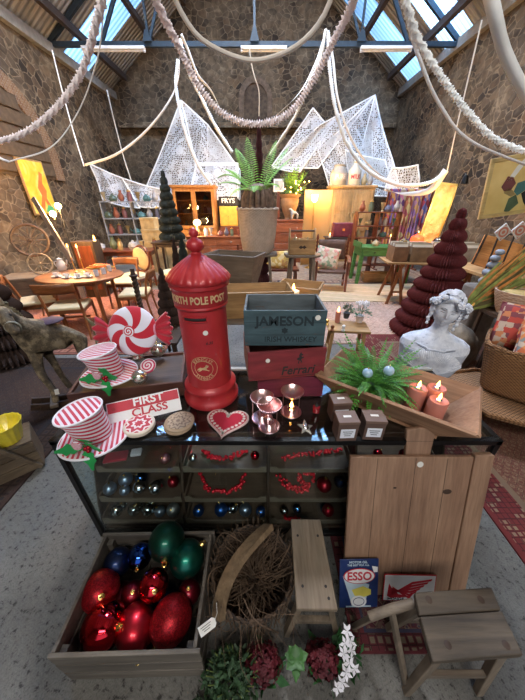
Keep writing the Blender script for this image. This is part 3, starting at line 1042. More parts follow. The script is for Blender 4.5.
# ---- striped top hats
def top_hat(label, loc, rot, ang, stripe_ang, sticker=True):
    t = T('top_hat', label, 'hat', loc, group='striped felt top hats', rot=rot)
    pink = (.72, .66, .72)
    red = (.5, .01, .05)
    v = (cos(stripe_ang), sin(stripe_ang), 0)
    m = MB()
    m.lathe([(.078, .006), (.15, .006), (.153, .0)], 48, cap=False)
    m.v = [(x, y, z + .012 * (abs(y) / .15) ** 2) for x, y, z in m.v]
    m.build('brim', stripes('brim_stripes' + str(ang), v, 46, red, pink), t, solid=.006)
    m = MB(); m.tube([(.153 * cos(2 * pi * i / 48), .153 * sin(2 * pi * i / 48), .003 + .012 * abs(sin(2 * pi * i / 48)) ** 2) for i in range(48)], .006, 8, True); m.build('brim_piping', WHT, t)
    tilt = Matrix.Rotation(radians(10), 4, Vector((1, .3, 0)))
    m = MB(); m.lathe([(.08, .005), (.082, .06), (.088, .12), (.1, .16)], 48, cap=False)
    m.v = [tuple(Vector(p) + Vector((-.03, .0, 0)) * (p[2] / .16) ** 1.5 + Vector((0, 0, .12 * p[0] * (p[2] / .16)))) for p in m.v]
    m.build('crown', stripes('crown_stripes' + str(ang), (.16, .12, 1), 50, red, pink), t)
    m = MB()
    m.lathe([(.1, .16), (.06, .166), (.001, .168)], 48, cap=False)
    m.v = [tuple(Vector(p) + Vector((-.03, .0, 0)) + Vector((0, 0, .12 * p[0]))) for p in m.v]
    m.build('crown_top', stripes('top_stripes' + str(ang), (cos(stripe_ang + .5), sin(stripe_ang + .5), 0), 46, red, pink), t)
    m = MB(); m.tube([(-.03 + .1 * cos(2 * pi * i / 48), .1 * sin(2 * pi * i / 48), .161 + .012 * cos(2 * pi * i / 48)) for i in range(48)], .005, 8, True); m.build('crown_piping', WHT, t)
    # holly bow on the front
    leaf = [(0, 0), (.012, .014), (.02, .011), (.028, .022), (.038, .017), (.048, .024), (.058, .012), (.078, .004), (.078, -.004), (.058, -.012), (.048, -.024), (.038, -.017), (.028, -.022), (.02, -.011), (.012, -.014)]
    for a, z, L in ((.25, .07, 1.5), (2.9, .055, 1.35), (-1.25, .06, 1.7), (.95, .085, 1.25)):
        m = MB(); m.prism([(x * L, y * L) for x, y in leaf], .002, (.035, -.112, z), (cos(a), -.45, sin(a) * .7), (-sin(a), -.2, cos(a)))
        m.v = [(x, y - .9 * 0 + .25 * x * x * 8 * 0, z_) for x, y, z_ in m.v]
        m.build('holly_leaf', GRN, t, .0008)
    for dx, dz in ((.012, .048), (.028, .056), (.022, .036)):
        m = MB(); m.sph((dx + .035, -.13, dz + .012), .011, n=12, m=8); m.build('berry', BM['red matt'], t)
    m = MB(); m.lathe([(.022, 0), (.025, .004), (.022, .01), (.001, .012)], 24); m.v = [(x + .01, -z - .122, y + .075) for x, y, z in m.v]
    o = m.build('swirl_button', rings('button_rings' + str(ang), 170, red, pink, gx=0, gy=2), t)
    return t


top_hat('striped red and white top hat at the front left corner of the glass case', (-.748, .85, .812), (0, 0, 0), 0, .35).scale = (.9, .9, .92)
t = top_hat('striped red and white top hat standing on the dark wooden box beside the big sweet', (-.815, 1.175, .925), (0, 0, 0), 1, 1.2)
t.scale = (.88, .88, .9)

# ---- dark wooden box with the candy and baubles
t = T('wooden_box', 'long dark reddish wooden box behind the hats on the glass case', 'box', (-.70, 1.10, .806), .2)
m = MB()
m.box((0, 0, .045), (.56, .015, .09)); m.build('front_board', wood('red_box_wood', (.06, .018, .012), (.14, .05, .03), 'X'), t, .002)
m = MB(); m.box((0, .33, .045), (.56, .015, .09)); m.build('back_board', bpy.data.materials['red_box_wood'], t, .002)
for s in (-1, 1):
    m = MB(); m.box((s * .272, .165, .045), (.015, .33, .09)); m.build('end_board', bpy.data.materials['red_box_wood'], t, .002)
m = MB(); m.box((0, .165, .07), (.53, .31, .01)); m.build('inner_shelf', W_DARK, t)

# ---- giant felt sweet
t = T('felt_sweet', 'giant red and white pinwheel sweet made of felt with frilled ends', 'decoration', (-0.716, 1.33, 1.109), 0, rot=(radians(68), radians(-4), 0))
m = MB(); m.sph((0, 0, 0), .132, (1.04, 1.04, .34), 48, 20); m.build('pinwheel', swirl('pinwheel_felt', 5, -6.5, (.5, .01, .03), (.72, .72, .82)), t)
m = MB(); m.lathe([(.03, .036), (.031, .046), (.02, .05), (.001, .05)], 32); m.build('centre_swirl', swirl('centre_swirl', 1, 75, (.5, .01, .03), (.75, .74, .8)), t)
for s in (-1, 1):
    m = MB()
    m.grid(lambda u, v: (s * (.13 + .085 * u * (1 - .25 * (2 * v - 1) ** 2) + .006 * u * sin(v * 40)), (v - .5) * (.05 + .13 * u ** .7), .012 * sin(v * 22) * (.2 + u)), 8, 60)
    m.build('frilled_end', RED, t, solid=.014)
    m = MB(); m.tube([(s * .128, .03 * cos(a), .018 * sin(a)) for a in [2 * pi * i / 20 for i in range(20)]], .006, 8, True); m.build('tie', plain('pink_tie', (.65, .25, .35), .8), t)

bauble(*(-0.637, 1.41, 0.945), .042, 'pearl silver', 'large silver bauble at the right end of the felt sweet').scale = (1, 1, 1)
bauble(*(-0.728, 1.334, 0.94), .030, 'pearl silver', 'small silver bauble between the felt sweet and the swirl disc')
bauble(*(-0.636, 1.129, 0.94), .040, 'pearl silver', 'silver gold bauble in front of the swirl disc, above the red and white sign', tilt=(.6, .9, 0))
t = T('swirl_ornament', 'flat round red and white spiral ornament in the dark box', 'ornament', (-0.62, 1.212, 0.955), rot=(radians(35), 0, 0))
m = MB(); m.lathe([(.036, -.006), (.042, -.003), (.042, .004), (.036, .008), (.001, .009)], 40); m.build('disc', swirl('spiral_disc', 1, 62, (.45, .02, .08), (.72, .64, .66)), t)

# ---- red and white plaque
t = T('wooden_sign', 'small red and white wooden plaque reading first class', 'sign', (-0.564, 0.972, 0.812), rot=(radians(50), radians(0), radians(22)))
m = MB(); m.box((0, .05, 0), (.33, .11, .012)); m.build('board', WHITE, t, .001)
m = MB(); m.box((0, .0775, .0065), (.322, .047, .001)); m.build('red_band', plain('sign_red', (.5, .03, .05), .6, var=.1), t)
SRED = bpy.data.materials['sign_red']
text('FIRST', .052, TR(.02, .082, .0076), WHITE, t, bold=.0012, sx=1.15)
text('CLASS', .052, TR(.02, .032, .0066), SRED, t, bold=.0012, sx=1.15)
m = MB(); m.lathe([(.006, 0), (.008, .004)], 14, (-.135, .072, .006)); m.build('hook', plain('hook_red', (.4, .02, .03), .5), t)

# ---- round boxes and heart
t = T('round_box', 'round white tin lid with red snowflake pattern at the left of the carved wooden one', 'box', (-0.575, 0.912, 0.806), .2)
m = MB(); m.lathe([(.066, 0), (.07, .004), (.07, .018), (.066, .022)], 48); m.build('body', plain('cream_rim', (.6, .52, .42), .6), t)
m = MB(); m.lathe([(.058, 0), (.058, .002)], 48, (0, 0, .022)); m.build('pattern', rings('snowflake_red', 34, (.45, .03, .05), (.7, .62, .6), .62, stars=8), t)
t = T('round_box', 'round carved natural wood lid between the snowflake lid and the post box', 'box', (-0.396, 0.925, 0.806), .2)
for q in range(2):
    m = MB(); m.lathe([(.064, 0), (.068, .003), (.068, .01), (.064, .013)], 48, (.006 * q, 0, .0132 * q)); m.build('wooden_disc', plain('pale_wood', (.4, .29, .19), .7), t)
m = MB(); m.lathe([(.055, 0), (.055, .002)], 48, (.006, 0, .0265)); m.build('carving', rings('carved_rings', 45, (.22, .15, .1), (.46, .35, .24), .4, stars=10), t)


def heart2d(s, n=48):
    return [(s * 16 * sin(a) ** 3 / 17, s * (13 * cos(a) - 5 * cos(2 * a) - 2 * cos(3 * a) - cos(4 * a)) / 17) for a in [2 * pi * i / n for i in range(n)]]


t = T('heart_mat', 'flat red knitted heart with pale edge lying before the post box', 'decoration', (-0.171, 0.945, 0.806), -.12)
t.scale = (.93, .93, 1)
m = MB(); m.prism(heart2d(.118), .008, (0, .0, 0)); m.build('edging', plain('heart_edge', (.58, .42, .4), .9), t, .002)
n = NT('heart_knit')
x = n.xyz()
cs = n.vor(62, None, 'F1', 'Distance', .15)
col = n.mix(n.math('LESS_THAN', cs, .28), (.4, .015, .04), (.72, .55, .55))
m = MB(); m.prism(heart2d(.106), .003, (0, 0, .008)); m.build('knit', n.bsdf(col, .95), t)
flk = MB()
for i in range(36):
    a = 2 * pi * i / 36
    q = heart2d(.092, 36)[i]
    for j in range(3):
        b2 = j * pi / 3
        flk.bar((q[0] - .0085 * cos(b2), q[1] - .0085 * sin(b2), .0115), (q[0] + .0085 * cos(b2), q[1] + .0085 * sin(b2), .0115), .003, .0014)
flk.build('snowflakes', PAPER, t)

# ---- tealight stands with copper bowls
COPPER = plain('rose_gold', (.85, .58, .58), .28, 1, var=.1, bump=0)
for (x, y), lab in zip(((-0.002, 0.972), (0.031, 0.918), (0.144, 1.015)), (
        'rose gold bowl tealight stand at the back left of the three', 'rose gold bowl tealight stand at the front of the three', 'rose gold bowl tealight stand on the right, flame showing beneath it')):
    t = T('tealight_stand', lab, 'candle holder', (x, y, .806), R.uniform(0, 1), 'rose gold tealight stands')
    t.scale = (1.25, 1.25, 1.2)
    hh = .095
    m = MB(); m.lathe([(.04, 0), (.042, .002), (.04, .005), (.03, .006)], 32); m.build('base', COPPER, t)
    for k in range(3):
        a = 2 * pi * k / 3 + .5
        m = MB(); m.tube([(.036 * cos(a), .036 * sin(a), .004), (.036 * cos(a), .036 * sin(a), hh)], .0016, 6); m.build('rod', COPPER, t)
    m = MB(); m.lathe([(.001, hh - .012), (.02, hh - .01), (.036, hh), (.045, hh + .016), (.043, hh + .016), (.034, hh + .004), (.019, hh - .006), (.001, hh - .008)], 40, cap=False); m.build('bowl', COPPER, t)
    m = MB(); m.lathe([(.019, .006), (.019, .024), (.017, .024), (.017, .02), (.001, .02)], 24, cap=False); m.build('tealight', SILV, t)
    if 'flame' in lab: flame(t, .022, .9)

t = T('star_ornament', 'crumpled silver star shaped ornament right of the tealight stands', 'ornament', (0.198, 0.902, 0.81), .3, rot=(.35, .1, .4))
m = MB()
star = [((.042 if i % 2 == 0 else .018) * cos(pi * i / 5), (.042 if i % 2 == 0 else .018) * sin(pi * i / 5)) for i in range(10)]
m.prism(star, .01); m.build('star', plain('star_silver', (.6, .58, .5), .3, .8), t, .003)
m = MB(); m.sph((0, 0, .01), .016, (1, 1, .6), 12, 8); m.build('centre', SILV, t)
t = T('small_lantern', 'small red glass lantern beside the right candle stand', 'lantern', (0.269, 1.015, 0.806))
m = MB(); m.lathe([(.014, 0), (.018, .004), (.018, .035), (.01, .042)], 20); m.build('glass', plain('red_glass', (.3, .02, .03), .1, 0, coat=.5), t)
m = MB(); m.lathe([(.011, .042), (.004, .052), (.003, .06)], 12); m.build('lid', INK, t)

# ---- three labelled boxes
BOXM = plain('brown_card', (.11, .065, .05), .6)
for (p_, lab, dz, rz) in (((0.369, 0.828), 'brown gift box with white label on its front, left of the front pair', 0, .04), ((0.486, 0.834), 'brown gift box with white label on its front, right of the front pair', 0, -.05), ((0.374, 0.951), 'brown gift box standing behind the pair of labelled boxes', 0, .08)):
    t = T('gift_box', lab, 'box', (p_[0], p_[1], .806), rz, 'brown gift boxes')
    t.scale = (1.13, 1.0, 1.13)
    m = MB(); m.box((0, .036, .045), (.078, .072, .09)); m.build('body', BOXM, t, .0015)
    m = MB(); m.box((0, .036, .092), (.081, .075, .012)); m.build('lid', plain('brown_lid', (.17, .105, .08), .6), t, .0015)
    m = MB(); m.box((0, -.0008, .04), (.056, .001, .045)); m.build('label', plain('label_white', (.75, .78, .85), .6, var=.03), t)
    for q in range(3):
        m = MB(); m.box((0, -.0016, .05 - .01 * q), (.04 - .008 * q, .0006, .003)); m.build('print_line', INK2, t)
    m = MB(); m.box((0, .036, .0985), (.03, .012, .0006)); m.build('sticker', PAPER, t)

# ---- dough trough with fern and candles
L_, F_, RR_, B_ = Vector((0.295, 1.097, 0.95)), Vector((0.726, 0.737, 0.95)), Vector((1.041, 1.046, 0.95)), Vector((0.558, 1.376, 0.95))
cen = (L_ + F_ + RR_ + B_) / 4
ax = ((F_ - L_) + (RR_ - B_)).normalized()
az = atan2(ax.y, ax.x)
t = T('dough_trough', 'long wooden dough trough with sloping sides holding a fern and candles', 'trough', (cen.x, cen.y, .806), az)
Mi = (Matrix.Translation((cen.x, cen.y, .806)) @ RZ(az)).inverted()
lx, ly, hz = .345, .19, .15
W_TR = wood('trough_wood', (.3, .15, .08), (.5, .29, .17), 'X')
top = [(-lx, -ly, hz), (lx, -ly, hz), (lx, ly, hz), (-lx, ly, hz)]
bot = [(-lx + .12, -ly + .085, .012), (lx - .12, -ly + .085, .012), (lx - .12, ly - .085, .012), (-lx + .12, ly - .085, .012)]
for i, nm in enumerate(('front_side', 'end_board', 'back_side', 'end_board')):
    j = (i + 1) % 4
    m = MB()
    a, b2, c2, d2 = [Vector(q) for q in (bot[i], bot[j], top[j], top[i])]
    nn = (b2 - a).cross(d2 - a).normalized() * .016
    m.hexa([a, b2, b2 - nn, a - nn], [d2, c2, c2 - nn, d2 - nn])
    m.build(nm, W_TR, t, .002)
m = MB(); m.box((0, 0, .008), (2 * (lx - .115), 2 * (ly - .08), .014)); m.build('bottom', W_TR, t)
m = MB(); m.prism([(0, 0), (.05, .004), (.048, .032), (-.002, .028)], .001, (.17, ly - .040, hz - .055), (1, 0, 0), (0, .5, .8)); m.build('paper_tag', PAPER, t)
for (x, y, h, rz_), lab in zip(((.10, .0, .145, 0), (.17, .045, .15, 1), (.19, -.03, .135, 2)), ('pink pillar candle at the left of three in the dough trough', 'pink pillar candle at the back right of three in the dough trough', 'pink pillar candle at the front right of three in the dough trough')):
    q = Matrix.Translation((cen.x, cen.y, .806)) @ RZ(az) @ Vector((x, y, .016))
    c_ = T('pillar_candle', lab, 'candle', q, rz_, 'pink pillar candles')
    m = MB(); m.lathe([(.038, 0), (.04, .004), (.04, h - .004), (.037, h), (.026, h - .006), (.001, h - .008)], 36, mod=lambda a, r, z: r * (1 + .012 * sin(3 * a + z * 30))); m.build('wax', WAX, c_)
    m = MB(); m.tube([(0, 0, h - .008), (0, 0, h + .006)], .0015, 5); m.build('wick', INK, c_)
    m = MB(); m.lathe([(.014, 0), (.012, .008), (.001, .01)], 16, (0, 0, h - .006)); m.build('collar', SILV, c_)
    flame(c_, h + .002, .9)


def frond(m, base, az, L, rise, droop, w, n=16, leaf=.9, tip=.1):
    """a feathery frond: arched midrib with paired leaflets"""
    d = Vector((cos(az), sin(az), 0))
    s = Vector((-sin(az), cos(az), 0))
    P = []
    for i in range(n + 1):
        u = i / n
        P.append(Vector(base) + d * (L * u * (1 - .12 * u)) + Vector((0, 0, 1)) * (rise * u - droop * u * u))
    m.tube(P, lambda u: .012 * w * (1.1 - u) + .0006, 4, cap=False)
    for i in range(1, n):
        u = i / n
        ln = w * (sin(pi * min(1, u * .9 + .12)) ** .7) * (1 - u * .35)
        t_ = (P[i + 1] - P[i - 1]).normalized()
        for sg in (-1, 1):
            q = (s * sg * .9 + t_ * .45 - Vector((0, 0, .18))).normalized()
            bw = L / n * leaf * .5
            a = P[i]
            e = a + q * ln
            mid = a + q * ln * .5 + Vector((0, 0, ln * .06))
            m.add([a - t_ * bw * .4, mid - t_ * bw, e, mid + t_ * bw, a + t_ * bw * .4], [(0, 1, 2, 3, 4)])


q = Matrix.Translation((cen.x, cen.y, .806)) @ RZ(az) @ Vector((-.11, 0.01, .016))
t = T('potted_fern', 'lush green feathery fern standing in the wooden dough trough', 'plant', q)
m = MB(); m.lathe([(.04, 0), (.052, .07), (.055, .075), (.05, .075), (.046, .066), (.001, .066)], 28, cap=False); m.build('pot', plain('green_pot', (.03, .05, .05), .5), t)
m = MB()
rr2 = random.Random(3)
for i in range(170):
    a = 2 * pi * i * .618
    L = rr2.uniform(.12, .29)
    frond(m, (.02 * cos(a), .02 * sin(a), .07), a, L, rr2.uniform(.03, .27), rr2.uniform(.02, .2), rr2.uniform(.016, .03), 16, .8)
m.build('fronds', LEAF, t, smooth=0)
for dx, dy, dz, lab in ((-.04, -.02, .15, 'pale blue bauble among the fern leaves, left one'), (.06, -.03, .17, 'pale blue bauble among the fern leaves, right one')):
    bauble(q.x + dx, q.y + dy, q.z + dz, .026, 'pale blue', lab)

# ================================================================= IN FRONT OF THE CASE
# ---- slatted crate of giant baubles
CRW = wood('crate_grey', (.07, .06, .05), (.2, .17, .135), 'X')
t = T('slatted_crate', 'rough grey slatted wooden crate full of giant baubles on the floor', 'crate', (-.51, .51, 0), .02)
cw, cd, ch = .53, .40, .29
m = MB()
for i in range(6):
    m.box((-cw / 2 + .045 + i * .088, 0, .012), (.08, cd, .012))
m.build('bottom_slats', CRW, t)
for nm, s in (('front_slats', -1), ('back_slats', 1)):
    m = MB()
    for i in range(3):
        m.box((R.uniform(-.004, .004), s * cd / 2, .055 + i * .098), (cw + .02, .014, .086), (0, R.uniform(-.012, .012), 0))
    m.build(nm, CRW, t, .002)
for s in (-1, 1):
    m = MB()
    for i in range(3):
        m.box((s * (cw / 2 - .008), 0, .055 + i * .098), (.014, cd - .014, .086))
    m.build('side_slats', CRW, t, .002)
for sx in (-1, 1):
    for sy in (-1, 1):
        m = MB(); m.box((sx * (cw / 2 - .03), sy * (cd / 2 - .02), ch / 2 - .01), (.026, .026, ch - .03)); m.build('corner_post', CRW, t)
big = [('red glitter', (-0.718, 0.514, 0.22), .078, 'giant glittery red bauble at the left of the slatted crate'),
       ('red mirror', (-0.644, 0.4, 0.22), .082, 'giant shiny mirror red bauble at the front left of the slatted crate'),
       ('red matt', (-0.519, 0.399, 0.2), .075, 'giant matt red bauble at the front middle of the slatted crate'),
       ('red glitter', (-0.377, 0.418, 0.22), .080, 'giant glittery red bauble at the front right of the slatted crate'),
       ('red mirror', (-0.472, 0.514, 0.27), .062, 'shiny mirror red bauble in the middle of the slatted crate'),
       ('dark red matt', (-0.585, 0.514, 0.18), .050, 'small dark red bauble in the middle of the slatted crate'),
       ('dark green matt', (-0.451, 0.657, 0.33), .082, 'giant dark green bauble on top at the back of the slatted crate'),
       ('green matt', (-0.351, 0.61, 0.28), .078, 'giant satin green bauble at the back right of the slatted crate'),
       ('blue mirror', (-0.585, 0.631, 0.25), .055, 'shiny dark blue bauble at the back of the slatted crate'),
       ('dark blue matt', (-0.693, 0.619, 0.22), .062, 'matt dark blue bauble at the back left of the slatted crate'),
       ('dark red matt', (-0.329, 0.514, 0.2), .048, 'small dark red bauble at the right side of the slatted crate'),
       ('dark red matt', (-0.667, 0.519, 0.1), .07, 'dark red bauble deep in the slatted crate'),
       ('dark blue matt', (-0.456, 0.519, 0.1), .07, 'dark blue bauble deep in the slatted crate')]
for i, (k_, p_, r_, lb) in enumerate(big):
    bauble(p_[0], p_[1], p_[2], r_, k_, lb, None, [(.5, .6, 0), (.9, .5, 1), (1.7, -.3, .4), (2.2, .3, -.5), (.6, .5, 0), (.2, .3, 0), (1.5, .1, .2), (-.6, 1.2, 0), (1.3, .4, .1), (.8, -.9, 0), (.1, .1, 0), (0, 0, 0), (0, 0, 0)][i], 1.12 if 'giant' in lb and 'red' in lb else 1.0)

# ---- wicker wheel basket with dry twigs
t = T('twig_basket', 'round dark wicker basket of tangled dry twigs with a curved wooden handle', 'basket', (-.045, .60, 0))
m = MB()
m.lathe([(.12, .01), (.15, .06), (.175, .14), (.185, .2)], 60, mod=lambda a, r, z: r * (1 + .03 * sin(a * 30 + z * 120)), cap=False)
m.lathe([(.001, .012), (.12, .012)], 40, cap=False)
DWICK = weave('dark_wicker', (.022, .014, .01), (.1, .06, .035), 160, 150)
m.build('basket_body', DWICK, t, solid=.006)
m = MB()
for k in range(3):
    m.tube([((.186 + .004 * sin(a * 20 + k * 2)) * cos(a), (.186 + .004 * sin(a * 20 + k * 2)) * sin(a), .2 + .007 * k + .004 * cos(a * 20 + k * 2)) for a in [2 * pi * i / 120 for i in range(120)]], .006, 6, True)
m.build('rim', DWICK, t)
TWIG = plain('dry_twig', (.12, .075, .045), .85, var=.5)
m = MB()
rt = random.Random(5)
for i in range(260):
    a = rt.uniform(0, 2 * pi)
    r0 = rt.uniform(0, .12)
    p0 = Vector((r0 * cos(a), r0 * sin(a), rt.uniform(.03, .14)))
    b_ = a + rt.uniform(-1.6, 1.6)
    L = rt.uniform(.08, .26)
    p2 = p0 + Vector((cos(b_) * L, sin(b_) * L, rt.uniform(.03, .13)))
    p1 = (p0 + p2) / 2 + Vector((rt.uniform(-.05, .05), rt.uniform(-.05, .05), rt.uniform(0, .06)))
    m.tube(spline([p0, p1, p2], 4), lambda u: .0022 * (1.2 - u), 4, cap=False)
m.build('twigs', TWIG, t)
m = MB()
for i in range(44):
    a = 2 * pi * i / 44
    m.bar((.182 * cos(a), .182 * sin(a), .03), (.2 * cos(a + .03), .2 * sin(a + .03), .245 + .02 * sin(i * 7.0)), .0045, .0045)
m.build('stakes', TWIG, t)
HW = wood('handle_wood', (.17, .11, .06), (.38, .26, .15), 'Z')
m = MB()
P = [Vector((-.14 + .13 * (1 - cos(a * 1.45)), -.17 + .31 * (i / 16), .2 + .13 * sin(a * 1.5))) for i, a in enumerate([pi / 2 * j / 16 for j in range(17)])]
for i in range(16):
    m.bar(P[i], P[i + 1] + (P[i + 1] - P[i]) * .05, .055, .028, (-.5, 0, .8))
m.build('handle', HW, t)
for a0 in (0, .5, 2.1, 3.0, 4.4):
    p = [Vector((.12 * cos(a0), .12 * sin(a0), .22)), Vector((.2 * cos(a0 + .4), .2 * sin(a0 + .4), .27)), Vector((.24 * cos(a0 + .8), .22 * sin(a0 + .8), .12))]
    m = MB(); m.tube(spline(p, 5), .0028, 5); m.build('loose_cane', TWIG, t)
t2 = T('price_tag', 'white paper price tag on a string hanging at the left of the twig basket', 'tag', (-0.204, 0.36, 0.36), rot=(radians(40), radians(-12), radians(28)))
m = MB(); m.prism([(-.03, -.016), (.026, -.016), (.034, -.008), (.034, .008), (.026, .016), (-.03, .016)], .0012); m.build('card', PAPER, t2)
m = MB(); m.tube([(.03, 0, .001), (.05, .02, .01), (.062, .05, .014)], .0008, 4); m.build('string', PAPER, t2)
for q in range(3):
    m = MB(); m.box((-.002, .008 - q * .007, .0018), (.04 - q * .008, .0016, .0005)); m.build('print_line', INK, t2)

# ---- small plank stool, seen along its length
t = T('plank_bench', 'small old bench with long plank seat and splayed ends before the glass case', 'bench', (.225, .61, 0), -.01)
m = MB(); m.hexa([(-.085, -.175, .245), (.085, -.175, .245), (.078, .18, .245), (-.078, .18, .245)], [(-.085, -.175, .27), (.085, -.175, .27), (.078, .18, .27), (-.078, .18, .27)]); m.build('seat', wood('bench_plank', (.15, .11, .07), (.34, .26, .18), 'Y'), t, .004)
BW = wood('bench_leg', (.12, .09, .06), (.3, .23, .16), 'Z')
for s in (-1, 1):
    for q in (-1, 1):
        m = MB(); m.bar((q * .06, s * .14, .248), (q * .115, s * .175, 0), .024, .034, (0, 1, 0)); m.build('leg', BW, t, .002)
    m = MB(); m.bar((-.09, s * .160, .11), (.09, s * .160, .11), .02, .035); m.build('stretcher', BW, t, .002)
m = MB()
for x, y in ((-.05, -.1), (.05, -.1), (-.05, .1), (.05, .1), (.055, -.14)):
    m.lathe([(.006, 0), (.006, .0012)], 8, (x, y, .2702))
m.build('nail_heads', INK, t)

# ---- big pastry board leaning on the case
t = T('pastry_board', 'very large old wooden pastry board with a top handle leaning on the glass case', 'board', (.70, .575, .0), rot=(radians(-17.2), 0, 0))
BWD = wood('board_wood', (.24, .13, .08), (.40, .245, .155), 'Z', dark=.7)
m = MB()
w0, w1, h0 = .30, .31, .775
m.prism([(-w0, 0), (w0 - .075, 0), (w1 - .075, h0), (.09, h0), (-w1, h0)], .022, (0, .011, 0), (1, 0, 0), (0, 0, 1)); m.build('board', BWD, t, .004)
m = MB(); m.prism([(w0 - .073, -.0), (w0 + .005, .0), (w1 + .01, h0 + .012), (w1 - .073, h0 + .012)], .03, (0, .013, 0), (1, 0, 0), (0, 0, 1)); m.build('end_batten', BWD, t, .004)
m = MB(); m.prism([(-.055, h0 - .1), (.055, h0 - .1), (.058, h0 + .02), (.068, h0 + .12), (.0, h0 + .128), (-.062, h0 + .118), (-.055, h0 + .02)], .022, (-.0, .034, 0), (1, 0, 0), (0, 0, 1)); m.build('handle', BWD, t, .004)
m = MB()
for x in (-.19, -.02, .12):
    m.box((x, -.0115, h0 / 2), (.0016, .001, h0 - .01))
m.build('plank_seams', W_DARKZ, t)
m = MB()
for x, z in ((.14, .6), (-.1, .62)):
    m.sph((x, -.0112, z), .005 if x != .14 else .013, (1.6, .08, 1), 12, 8)
m.build('knots', W_DARKZ, t)
m = MB(); m.lathe([(.014, 0), (.014, .002)], 20); m.v = [(x - .0, -z - .0115, y + h0 - .035) for x, y, z in m.v]; m.build('price_sticker', PAPER, t)

# ---- enamel signs
t = T('enamel_sign', 'dark blue enamel sign with red lettering in an oval, leaning on the big board', 'sign', (.462, .518, .012), rot=(radians(-24), 0, radians(1)))
NAVY = plain('navy_enamel', (.012, .03, .12), .3, coat=.4)
m = MB(); m.box((0, 0, .13), (.185, .005, .25)); m.build('plate', NAVY, t, .001)
ex = lambda rx, rz, cx, cz, n=36: [(cx + rx * cos(2 * pi * i / n), cz + rz * sin(2 * pi * i / n)) for i in range(n)]
F2 = ((1, 0, 0), (0, 0, 1))
LBL = plain('pale_blue_print', (.5, .62, .7), .4)
m = MB(); m.prism([(-.078, .17), (.05, .125), (.038, .06), (.03, .01), (-.03, .01), (-.05, .08)], .001, (0, -.0028, 0), *F2); m.build('oil_can', LBL, t)
m = MB(); m.prism([(-.035, .10), (.02, .118), (.058, .10), (.058, .075), (.02, .06), (-.02, .07)], .001, (0, -.0040, 0), *F2); m.build('yellow_patch', plain('yellow_print', (.7, .6, .1), .4), t)
m = MB(); m.prism(ex(.038, .03, .0, .04), .001, (0, -.0044, 0), *F2); m.build('drop_badge', WHITE, t)
m = MB(); m.tube([(.026 * cos(2 * pi * i / 24), -.0056, .04 + .02 * sin(2 * pi * i / 24)) for i in range(24)], .0014, 5, True); m.build('badge_ring', NAVY, t)
m = MB(); m.prism(ex(.076, .04, -.0, .172), .001, (0, -.0050, 0), *F2); m.build('oval_rim', SRED, t)
m = MB(); m.prism(ex(.071, .036, -.0, .172), .001, (0, -.0060, 0), *F2); m.build('oval', WHITE, t)
text('ESSO', .058, TR(0, -.0072, .171) @ RX(pi / 2), SRED, t, bold=.0016, sx=.92)
text("MOTOR OIL", .016, TR(-.005, -.003, .240) @ RX(pi / 2), LBL, t, bold=.0004)
text("THE BEST FOR ALL", .0125, TR(-.005, -.003, .225) @ RX(pi / 2), LBL, t, bold=.0002)
m = MB(); m.prism([(.06, .22), (.088, .215), (.088, .19), (.07, .188)], .001, (0, -.003, 0), *F2); m.build('enamel_chip', WHITE, t)
m = MB(); m.box((.0, -.003, .012), (.12, .001, .006)); m.build('foot_print', LBL, t)

t = T('enamel_sign', 'small white metal sign with a red feathered wing, behind the blue enamel sign', 'sign', (.715, .545, .012), rot=(radians(-20), 0, radians(-1)))
m = MB(); m.box((0, 0, .075), (.25, .004, .15)); m.build('plate', plain('red_edge', (.5, .02, .03), .4), t, .001)
m = MB(); m.box((0, -.0022, .075), (.242, .001, .142)); m.build('white_field', WHITE, t)
WR = plain('wing_red', (.55, .015, .03), .4)
for i in range(6):
    z0, z1 = .03 + i * .006, .125 - i * .017
    m = MB(); m.prism([(-.09 + i * .002, .028 + i * .009), (-.085, .04 + i * .009), (.01 - i * .002, z1 - .014), (.105 - i * .017, z1 + .004), (.10 - i * .017, z1 - .006), (.012 - i * .002, z1 - .026)], .001, (0, -.003, 0), *F2); m.build('wing_feather', WR, t)
m = MB(); m.prism([(-.105, .03), (-.09, .02), (-.03, .022), (.01, .03), (-.05, .04), (-.085, .075), (-.1, .1)], .001, (0, -.003, 0), *F2); m.build('wing_root', WR, t)
text('HONDA', .022, TR(-.06, -.003, .012) @ RX(pi / 2), INK, t, bold=.0004)

# ---- square oak stool
tp = [Vector((0.584, 0.44, 0.42)), Vector((0.891, 0.455, 0.42)), Vector((0.862, 0.278, 0.42)), Vector((0.553, 0.263, 0.42))]
ce = sum(tp, Vector()) / 4
t = T('wooden_stool', 'square old oak stool with worn plank top and splayed legs at the front right', 'stool', (ce.x, ce.y, 0), 0)
W_ST = wood('stool_oak', (.045, .033, .024), (.16, .12, .08), 'X', rough=.7, dark=.4, bs=.6)
loc = [(p_.x - ce.x, p_.y - ce.y) for p_ in tp][::-1]
mid0, mid1 = ((loc[0][0] + loc[3][0]) / 2 + .0, (loc[0][1] + loc[3][1]) / 2 + .02), ((loc[1][0] + loc[2][0]) / 2, (loc[1][1] + loc[2][1]) / 2 + .02)
m = MB(); m.prism([loc[0], loc[1], mid1, mid0], .03, (0, 0, .39)); m.build('seat_plank', W_ST, t, .005)
m = MB(); m.prism([(mid0[0], mid0[1] + .003), (mid1[0], mid1[1] + .003), loc[2], loc[3]], .028, (0, 0, .391)); m.build('seat_plank', W_ST, t, .005)
